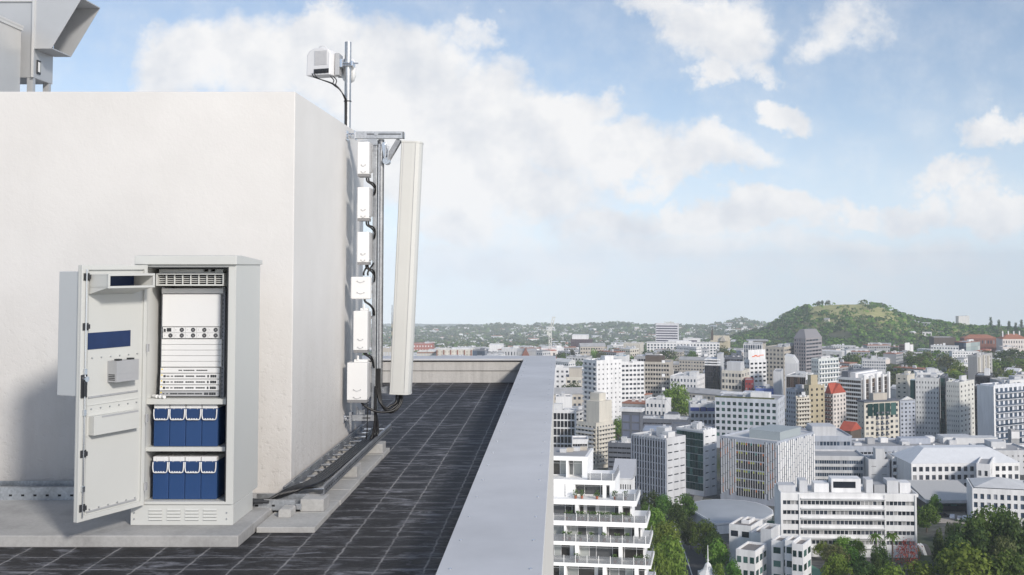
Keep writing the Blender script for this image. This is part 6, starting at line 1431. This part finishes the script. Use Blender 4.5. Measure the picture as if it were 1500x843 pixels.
# mid-distance trees
MT = [(871, 513, 12), (880, 516, 14), (893, 526, 10), (888, 521, 14), (899, 510, 12), (826, 518, 10), (838, 514, 9), (848, 530, 8), (979, 513, 22), (1013, 515, 14), (1012, 520, 10), (1058, 508, 18), (1065, 512, 12), (1072, 512, 14), (1233, 525, 20), (1245, 522, 22), (1256, 520, 18), (1310, 536, 26), (1322, 540, 26), (1335, 548, 22), (1348, 520, 26), (1376, 514, 34), (1388, 524, 30), (1360, 528, 20), (1402, 530, 22), (1398, 545, 28), (1408, 555, 26), (1383, 548, 20), (1462, 525, 24), (1452, 530, 20), (1474, 518, 26), (1488, 512, 24), (1496, 528, 28), (1445, 515, 20), (1460, 540, 22), (1480, 545, 22), (1330, 515, 14), (1345, 535, 18), (1370, 540, 18)]
def stand(px, yt_, h, lo=780.0, hi=2600.0):
    """distance at which a tree of height h, standing on the ground, reaches up to row yt_"""
    Y = lo
    while Y < hi:
        p = P(px, yt_, Y)
        if p.z - ground(p.x, Y) <= h: break
        Y += 15
    p = P(px, yt_, Y); return p.x, Y, ground(p.x, Y) - .3
for (px, yt_, w) in MT:
    h = tr_r.uniform(12, 17); x, Y, z = stand(px, yt_, h)
    tree(tr_r.choice(['far_light', 'far_mid', 'far_mid', 'far_dark', 'far_olive']), (x, Y, z), h, max(8, w / F * Y * .95), 'leafy tree standing among the mid-city roofs', 'trees among the mid-city roofs')
for px, yt_ in ((1394, 541), (1395, 517), (1062, 516)):
    x, Y, z = stand(px, yt_, 12); tree('far_yellow', (x, Y, z), 12, 10, {1394: 'yellow flowering tree left of the ribbed concrete tower', 1395: 'yellow tree high among the right hand suburb greenery', 1062: 'yellow green tree at the end of the long white apartments'}[px])
# pines on the skylines
for px, yt_, lo in ((1135, 472, 2300), (1451, 466, 2350), (1463, 470, 2350), (1478, 472, 2350), (1488, 474, 2350), (1496, 470, 2350), (1182, 449, 2400)):
    x, Y, z = stand(px, yt_, 24, lo, 2620); p = P(px, yt_, Y); tree('far_cone', (x, Y, z), max(12, p.z - z), 13, 'dark conical pine standing up on the wooded skyline', 'pines on the skyline')
for px in (1199, 1204, 1213): p = P(px, 443, 2600); tree('far_dark', (p.x, 2600, ground(p.x, 2600) - .3), 11, 9, 'small lone tree on the bare summit of the grassy hill', 'lone trees on the hill summit')
# scattered suburb houses and trees out to the ridge
hr = random.Random(3)
def house_mesh(i):
    g = MB(); w, d, h = [(10, 8, 4.5), (14, 9, 6), (18, 11, 7), (12, 12, 5), (26, 14, 8), (9, 7, 4)][i]
    g.box(-w/2, w/2, -d/2, d/2, -2, h, 0)
    if i in (2, 4): g.box(-w/2 - .3, w/2 + .3, -d/2 - .3, d/2 + .3, h + .002, h + .5, 1)
    else: g.prism([(-d/2 - .5, h + .002), (d/2 + .5, h + .002), (0, h + 2.6)], -w/2 - .5, w/2 + .5, 1, 'x')
    for k in range(3): g.box(-w/2 + w * (k + .25) / 3, -w/2 + w * (k + .65) / 3, -d/2 - .05, -d/2 - .01, h * .3, h * .7, 2)
    return g
HW = [WHT, CRM, WHT, PNK, LGR, WHT]; HR = [ROOFL, TERR, WHT, REDR, ROOFG, ROOFG]
HM = []
for i in range(6):
    for j in range(3): o = house_mesh(i).build('house', [HW[(i + j) % 6], HR[(i * 2 + j * 5) % 6], GL]); HM.append(o.data); bpy.data.objects.remove(o)
def masked(px, Y): return False
nh = 0
for k in range(4000):
    if nh >= 295: break
    band = hr.random(); Y = 950 + 650 * hr.random() if band < .42 else 1500 + 1400 * hr.random() if band < .74 else 2900 + 3000 * hr.random()
    px = hr.uniform(560, 1500)
    x = (px - CX) / F * Y; hgt = lerp_tab(HT, x) if 1900 < Y < 3300 else 0
    if hgt > 30 and Y > 1900: continue
    if 1900 < Y < 3300 and px > 1080 and hr.random() < .6: continue
    o = bpy.data.objects.new('house', hr.choice(HM)); COL.objects.link(o); o.location = (x, Y, ground(x, Y)); o.rotation_euler = (0, 0, hr.choice((0, .3, -.5, .9, -.9)))
    s = 1.0 if Y < 2900 else 1.5; o.scale = (s, s, s * hr.uniform(.8, 1.4))
    near = Y < 1500; mid = Y < 2900
    tag(o, 'low flat or pitched roofed house filling the gaps between the city blocks' if near else 'small pale house among trees on the plain before the hills' if mid else 'tiny pale house on the far hazy slopes', 'house', 'houses between the city blocks' if near else 'houses on the plain' if mid else 'houses on the far slopes'); nh += 1
LRM = []
for i in range(16):
    r = random.Random(i + 50); w, d, h = r.uniform(12, 34), r.uniform(10, 20), r.choice((5, 7, 9, 12, 15)); g = MB(); g.box(-w/2, w/2, -d/2, d/2, -30, h, 0)
    g.box(-w/2 - .2, w/2 + .2, -d/2 - .2, d/2 + .2, h + .002, h + .5, 1); fl = max(1, int(h / 3.2)); nw = max(3, int(w / 3.2))
    for f in range(fl):
        for k in range(nw): g.box(-w/2 + w * (k + .2) / nw, -w/2 + w * (k + .75) / nw, -d/2 - .08, -d/2 - .01, f * h / fl + .9, f * h / fl + 2.4, 2); 
        for k in range(4): g.box(w/2 + .01, w/2 + .08, -d/2 + d * (k + .2) / 4, -d/2 + d * (k + .7) / 4, f * h / fl + .9, f * h / fl + 2.4, 2)
    for k in range(4): x, y, s = r.uniform(-w*.4, w*.3), r.uniform(-d*.35, d*.2), r.uniform(1, 3); g.box(x, x + s * 1.6, y, y + s, h + .51, h + .5 + r.uniform(.8, 2.6), 3)
    if i % 4 == 0: g.prism([(-d/2 - .4, h + .51), (d/2 + .4, h + .51), (0, h + 3.6)], -w/2 - .4, w/2 + .4, 1, 'x')
    o = g.build('low_rise', [(WHT, CRM, WHT, LGR, BEI, PNK, GRY, WHT)[i % 8], (ROOFL, ROOFG, TERR, ROOFL, ROOFG, WHT, ROOFL, ROOFD)[(i * 3) % 8], (GLK, GL, GLB)[i % 3], (LGR, GRY, WHT)[i % 3]]); LRM.append(o.data); bpy.data.objects.remove(o)
lr = random.Random(17); nl_ = 0; placed = []
for k in range(6000):
    if nl_ >= 250: break
    if lr.random() < .2: px = lr.uniform(470, 815); Y = lr.uniform(1400, 2300)
    else: px = lr.uniform(660, 1500); Y = 740 + 1400 * lr.random() ** 1.35
    x = (px - CX) / F * Y
    if px > 1290 and Y > 1000 and lr.random() < .6: continue
    if Y > 1850 and px > 1090: continue
    if any((x - a) ** 2 + (Y - b_) ** 2 < (c_ + 13) ** 2 for a, b_, c_ in FOOT) or any((x - a) ** 2 + (Y - b_) ** 2 < 24 ** 2 for a, b_ in placed): continue
    o = bpy.data.objects.new('low_rise', lr.choice(LRM)); COL.objects.link(o); o.location = (x, Y, ground(x, Y)); o.rotation_euler = (0, 0, lr.choice((0, .15, -.35, -.7, -.8, .9))); o.scale = (1, 1, lr.uniform(.8, 1.25))
    tag(o, 'small flat roofed block packed between the larger city buildings' if px > 815 else 'small flat roofed block in the town seen over the far parapet', 'building', 'small blocks between the city buildings' if px > 815 else 'small blocks beyond the far parapet'); placed.append((x, Y)); nl_ += 1
for px, py, Y in ((1336, 472, 2300), (1341, 473.5, 2290), (1355, 476, 2280), (1334, 489, 2000), (1356, 490, 2000), (1210, 470, 2250), (1376, 489, 2050)):
    Y = 1700.0
    while Y < 2600 and HY - F * (ground((px - CX) / F * Y, Y) - CAMZ) / Y > py + 3: Y += 10
    x = (px - CX) / F * Y; o = bpy.data.objects.new('house', HM[(px * 7) % 9]); COL.objects.link(o); o.location = (x, Y, ground(x, Y) + 1); o.rotation_euler = (0, 0, (px % 5) * .3 - .6); tag(o, 'pale house perched on the wooded flank of the grassy hill', 'house', 'houses on the hill flank')
nt_ = 0
for k in range(6000):
    if nt_ >= 190: break
    Y = 900 + 1500 * hr.random() ** 1.3; px = hr.uniform(815, 1500); x = (px - CX) / F * Y
    if px < 1060 and Y < 1250 and hr.random() < .6: continue
    h = hr.uniform(7, 13); tree(hr.choice(['far_light', 'far_mid', 'far_mid', 'far_dark', 'far_olive']), (x, Y, ground(x, Y) - .3), h, h * hr.uniform(.9, 1.4), 'tree filling the streets and gardens between the far city blocks', 'garden trees of the inner suburbs', trunk=Y < 1400); nt_ += 1
g = MB()
for k in range(1500):
    Y = 2400 + 4300 * hr.random(); px = hr.uniform(450, 1180) if hr.random() < .8 else hr.uniform(1180, 1500); x = (px - CX) / F * Y
    if px > 1090 and Y < 3600: continue
    z = ground(x, Y); w = hr.uniform(4, 9) * (1 + Y / 9000); d = w * .8; h = hr.uniform(4, 8); m = hr.choice((0, 0, 0, 1, 2))
    g.box(x - w, x + w, Y - d, Y + d, z - 3, z + h, m); g.box(x - w - .4, x + w + .4, Y - d - .4, Y + d + .4, z + h + .01, z + h + 1.2, hr.choice((0, 0, 2, 3)))
stuff(g.build('far_suburb', [WHT, CRM, LGR, TERR]))
# woods covering the hill and far slopes: nobody could count these trees
wr = random.Random(21)
LEAF_W = [LEAF_M, LEAF_D, LEAF_O, LEAF_L]
def clump(g, c, s, n_, m):
    for k in range(n_):
        d = Vector((wr.gauss(0, 1), wr.gauss(0, 1), abs(wr.gauss(0, 1)) * .9)).normalized(); p = c + Vector((d.x * s, d.y * s, d.z * s * .85)); q = s * wr.uniform(.28, .5)
        nn = (d + Vector((wr.uniform(-.5, .5), wr.uniform(-.5, .5), wr.uniform(-.2, .6)))).normalized(); u = nn.orthogonal().normalized(); u = Matrix.Rotation(wr.uniform(0, 6.28), 3, nn) @ u; v = nn.cross(u)
        g.v += [p - u * q, p - v * q * .8, p + u * q, p + v * q * .8]; o = len(g.v) - 4; g.f.append((o, o+1, o+2, o+3)); g.m.append(m); g.s.append(False)
g = MB(); cnt = 0
for k in range(9000):
    Y = wr.uniform(1750, 2850); px = wr.uniform(1060, 1510); x = (px - CX) / F * Y; hh = lerp_tab(HT, x * HILL_Y / Y)
    w = math.exp(-((Y - HILL_Y) / 430.0) ** 2); fr = w
    if hh < 18: 
        if wr.random() < .7: continue
    e = math.hypot((px - 1248) / 58, (Y - 2560) / 150)
    pyv = HY - F * (ground(x, Y) - CAMZ) / Y
    grass = (pyv < 460 + (px - 1240) * .07 + 6 * vnoise(px / 7, Y / 60) and 1186 < px < 1306 and not (1276 < px < 1297 and pyv < 452) and not (1236 < px < 1248 and pyv > 457)) or (abs(px - 1225) < 22 and abs(pyv - 493 + (px - 1225) * .25) < 4 + 2 * vnoise(px / 6, 1))
    if grass and wr.random() < .94: continue
    if wr.random() < .22: continue
    s = wr.uniform(4, 8.5); clump(g, Vector((x, Y, ground(x, Y) + s * .35)), s, 16, wr.choice((0, 0, 1, 1, 2, 3)) ); cnt += 1
    if cnt > 3600: break
stuff(g.build('hillside_woods', LEAF_W))
g = MB(); cnt = 0
for k in range(5800):
    Y = 2700 + 4200 * wr.random() ** 1.1; px = wr.uniform(440, 1530); x = (px - CX) / F * Y
    if px > 1110 and Y < 4200: continue
    s = wr.uniform(5, 10) * (1 + Y / 5000); clump(g, Vector((x, Y, ground(x, Y) + s * .1)), s, 9, wr.choice((0, 1, 1, 2)))
stuff(g.build('far_woods', LEAF_W))
g = MB()
for k in range(2600):
    Y = 1350 + 1500 * wr.random(); px = wr.uniform(440, 1530); x = (px - CX) / F * Y
    if vnoise(x / 90, Y / 140, 9) < .5: continue
    s = wr.uniform(3, 6); clump(g, Vector((x, Y, ground(x, Y) + s * .5)), s, 12, wr.choice((0, 0, 1, 2, 3)))
stuff(g.build('suburb_greenery', LEAF_W))
# ---------------------------------------------------------------- air
def haze():
    m = bpy.data.materials.new('haze'); m.use_nodes = True; nt = m.node_tree
    for n_ in list(nt.nodes): nt.nodes.remove(n_)
    out = nt.nodes.new('ShaderNodeOutputMaterial'); pv = nt.nodes.new('ShaderNodeVolumePrincipled')
    pv.inputs['Color'].default_value = (0.84, 0.92, 1.0, 1); pv.inputs['Density'].default_value = HAZE_D; pv.inputs['Anisotropy'].default_value = -0.4
    nt.links.new(pv.outputs[0], out.inputs['Volume'])
    g = MB(); g.box(-9500, 9500, -60, 13500, -760, 140); stuff(g.build('haze', m))
HAZE_D = 0.00008
haze()
# ================================================================ LIGHT
def world():
    w = bpy.data.worlds.new('World'); SC.world = w; w.use_nodes = True
    nt = w.node_tree; bg = nt.nodes['Background']
    tc = nt.nodes.new('ShaderNodeTexCoord')
    sep = nt.nodes.new('ShaderNodeSeparateXYZ'); nt.links.new(tc.outputs['Generated'], sep.inputs[0])
    x, y, z = sep.outputs
    cmb = nt.nodes.new('ShaderNodeCombineXYZ'); nt.links.new(x, cmb.inputs[0]); nt.links.new(y, cmb.inputs[1])
    nt.links.new(math_(nt, 'MAXIMUM', math_(nt, 'ADD', z, 0.11), 0.03), cmb.inputs[2])
    sky = nt.nodes.new('ShaderNodeTexSky'); sky.sky_type = 'NISHITA'; sky.sun_disc = False
    sky.sun_elevation = R(SUN_EL); sky.sun_rotation = math.atan2(SUNV.x, SUNV.y); sky.altitude = 60; sky.air_density = 1.0; sky.dust_density = 0.5; sky.ozone_density = 2.0
    nt.links.new(cmb.outputs[0], sky.inputs[0])
    ym = math_(nt, 'MAXIMUM', y, 0.08)
    u = math_(nt, 'DIVIDE', x, ym); v = math_(nt, 'DIVIDE', z, ym)
    uv = nt.nodes.new('ShaderNodeCombineXYZ'); nt.links.new(u, uv.inputs[0]); nt.links.new(v, uv.inputs[1])
    nA = nt.nodes.new('ShaderNodeTexNoise'); nA.inputs['Scale'].default_value = 9; nA.inputs['Detail'].default_value = 7; nA.inputs['Roughness'].default_value = 0.62
    nt.links.new(uv.outputs[0], nA.inputs['Vector'])
    sA = nt.nodes.new('ShaderNodeSeparateColor'); nt.links.new(nA.outputs['Color'], sA.inputs[0])
    uw = math_(nt, 'ADD', u, math_(nt, 'MULTIPLY_ADD', sA.outputs[0], 0.16, -0.08))
    vw = math_(nt, 'ADD', v, math_(nt, 'MULTIPLY_ADD', sA.outputs[1], 0.13, -0.065))
    tot = None
    for (px, py, rx, ry, amp) in CLOUDS:
        d = P(px, py, 1.0); uu, vv = d.x, d.z - CAMZ
        a = math_(nt, 'MULTIPLY', math_(nt, 'SUBTRACT', uw, uu), F / rx); b = math_(nt, 'MULTIPLY', math_(nt, 'SUBTRACT', vw, vv), F / ry)
        r2 = math_(nt, 'ADD', math_(nt, 'MULTIPLY', a, a), math_(nt, 'MULTIPLY', b, b))
        k = math_(nt, 'MULTIPLY', math_(nt, 'MAXIMUM', math_(nt, 'SUBTRACT', 1.0, r2), 0.0), amp)
        tot = k if tot is None else math_(nt, 'SMOOTH_MAX', tot, k, 0.25)
    fine = noise(nt, uv.outputs[0], 26, 7, 0.65)
    med = noise(nt, uv.outputs[0], 11, 6, 0.6)
    dens = math_(nt, 'ADD', tot, math_(nt, 'MULTIPLY_ADD', fine, 0.55, -0.30))
    dens = math_(nt, 'ADD', dens, math_(nt, 'MULTIPLY_ADD', med, 0.5, -0.25))
    mask = nt.nodes.new('ShaderNodeMapRange'); mask.interpolation_type = 'SMOOTHSTEP'
    for i, vv in ((1, -0.04), (2, 0.88), (3, 0.0), (4, 1.0)): mask.inputs[i].default_value = vv
    nt.links.new(dens, mask.inputs[0])
    # whole-sky veil for directions behind us
    back = noise(nt, tc.outputs['Generated'], 2.2, 6, 0.6)
    bm = nt.nodes.new('ShaderNodeMapRange'); bm.interpolation_type = 'SMOOTHSTEP'
    for i, vv in ((1, 0.48), (2, 0.66), (3, 0.0), (4, 0.25)): bm.inputs[i].default_value = vv
    nt.links.new(back, bm.inputs[0])
    front = nt.nodes.new('ShaderNodeMapRange'); front.inputs[1].default_value = 0.55; front.inputs[2].default_value = 0.75; nt.links.new(y, front.inputs[0])
    mk = nt.nodes.new('ShaderNodeMix'); mk.data_type = 'FLOAT'; nt.links.new(front.outputs[0], mk.inputs[0]); nt.links.new(bm.outputs[0], mk.inputs[2]); nt.links.new(mask.outputs[0], mk.inputs[3])
    # cloud body: bright sunlit crown, greyer base
    of = N(nt, 'ShaderNodeVectorMath', op='ADD'); nt.links.new(uv.outputs[0], of.inputs[0]); of.inputs[1].default_value = (0.012, 0.022, 0)
    e1 = noise(nt, uv.outputs[0], 13, 6, 0.55); e2 = noise(nt, of.outputs[0], 13, 6, 0.55)
    sh = math_(nt, 'MULTIPLY_ADD', math_(nt, 'SUBTRACT', e1, e2), 3.4, 0.72)
    sh = math_(nt, 'ADD', sh, math_(nt, 'MULTIPLY_ADD', noise(nt, uv.outputs[0], 7, 4, 0.5), 1.4, -0.7), None, True)
    ccol = mixc(nt, sh, CLOUD_LO, CLOUD_HI)
    # pale band of haze low down
    hz = nt.nodes.new('ShaderNodeMapRange'); hz.interpolation_type = 'SMOOTHSTEP'
    for i, vv in ((1, -0.06), (2, 0.17), (3, 0.80), (4, 0.0)): hz.inputs[i].default_value = vv
    nt.links.new(z, hz.inputs[0])
    tint = mixc(nt, 1.0, sky.outputs[0], SKY_TINT, 'MULTIPLY')
    base = mixc(nt, hz.outputs[0], tint, HAZE_COL)
    col = mixc(nt, mk.outputs[0], base, ccol)
    nt.links.new(col, bg.inputs[0]); bg.inputs[1].default_value = SKY_STR
SUN_EL = 27.0
_h = Vector((0.56, -0.83)).normalized()
SUNV = Vector((_h.x * math.cos(R(SUN_EL)), _h.y * math.cos(R(SUN_EL)), math.sin(R(SUN_EL))))
SKY_STR = 0.12
SKY_TINT = (1.70, 1.46, 1.30)
CLOUD_LO = (6.0, 6.25, 6.7); CLOUD_HI = (7.7, 7.7, 7.75); HAZE_COL = (6.5, 7.2, 7.95)
CLOUDS = [(285, 75, 115, 85, 1.1), (250, 115, 70, 55, 1.0), (400, 90, 140, 105, 1.2), (475, 50, 85, 60, 1.1), (560, 110, 160, 120, 1.3), (605, 70, 65, 55, 1.0), (690, 50, 45, 30, .7), (735, 95, 55, 35, .7), (700, 160, 125, 90, 1.2), (640, 220, 200, 100, 1.3), (800, 190, 120, 75, 1.2), (862, 160, 65, 50, 1.0),
          (900, 225, 150, 60, 1.2), (1000, 232, 130, 40, 1.1), (1080, 235, 60, 24, .8), (760, 275, 180, 60, 1.1), (960, -5, 75, 45, 1.0), (1050, 40, 115, 80, 1.2), (1025, 110, 60, 34, 1.0), (1120, 95, 60, 28, .8), (1235, 40, 70, 65, .85), (1142, 168, 54, 30, 1.1), (1455, 205, 62, 30, 1.0), (1485, 200, 70, 26, 1.0), (1395, 260, 78, 28, 1.0),
          (1470, 300, 95, 45, 1.2), (1340, 300, 85, 28, .9), (1250, 298, 60, 26, 1.0), (1130, 312, 120, 38, 1.2), (1000, 315, 120, 40, 1.1), (880, 325, 130, 40, 1.0), (690, 320, 100, 60, 1.0), (950, 360, 300, 40, .85), (1270, 365, 280, 36, .75), (760, 385, 260, 40, .7), (1150, 405, 360, 30, .5)]
world()
sd = bpy.data.lights.new('sun', 'SUN'); so = bpy.data.objects.new('sun', sd); COL.objects.link(so)
sd.energy = 3.15; sd.angle = R(6.5); sd.color = (1.0, 0.945, 0.87)
so.rotation_euler = SUNV.to_track_quat('Z', 'Y').to_euler()
SC.view_settings.view_transform = 'Standard'; SC.view_settings.look = 'None'; SC.view_settings.exposure = 0.0; SC.view_settings.gamma = 1.0
SC.view_settings.use_curve_mapping = False
SC.render.engine = 'CYCLES'; SC.cycles.use_denoising = True; SC.cycles.max_bounces = 6; SC.cycles.diffuse_bounces = 3; SC.cycles.glossy_bounces = 3; SC.cycles.transparent_max_bounces = 12
SC.cycles.volume_bounces = 1
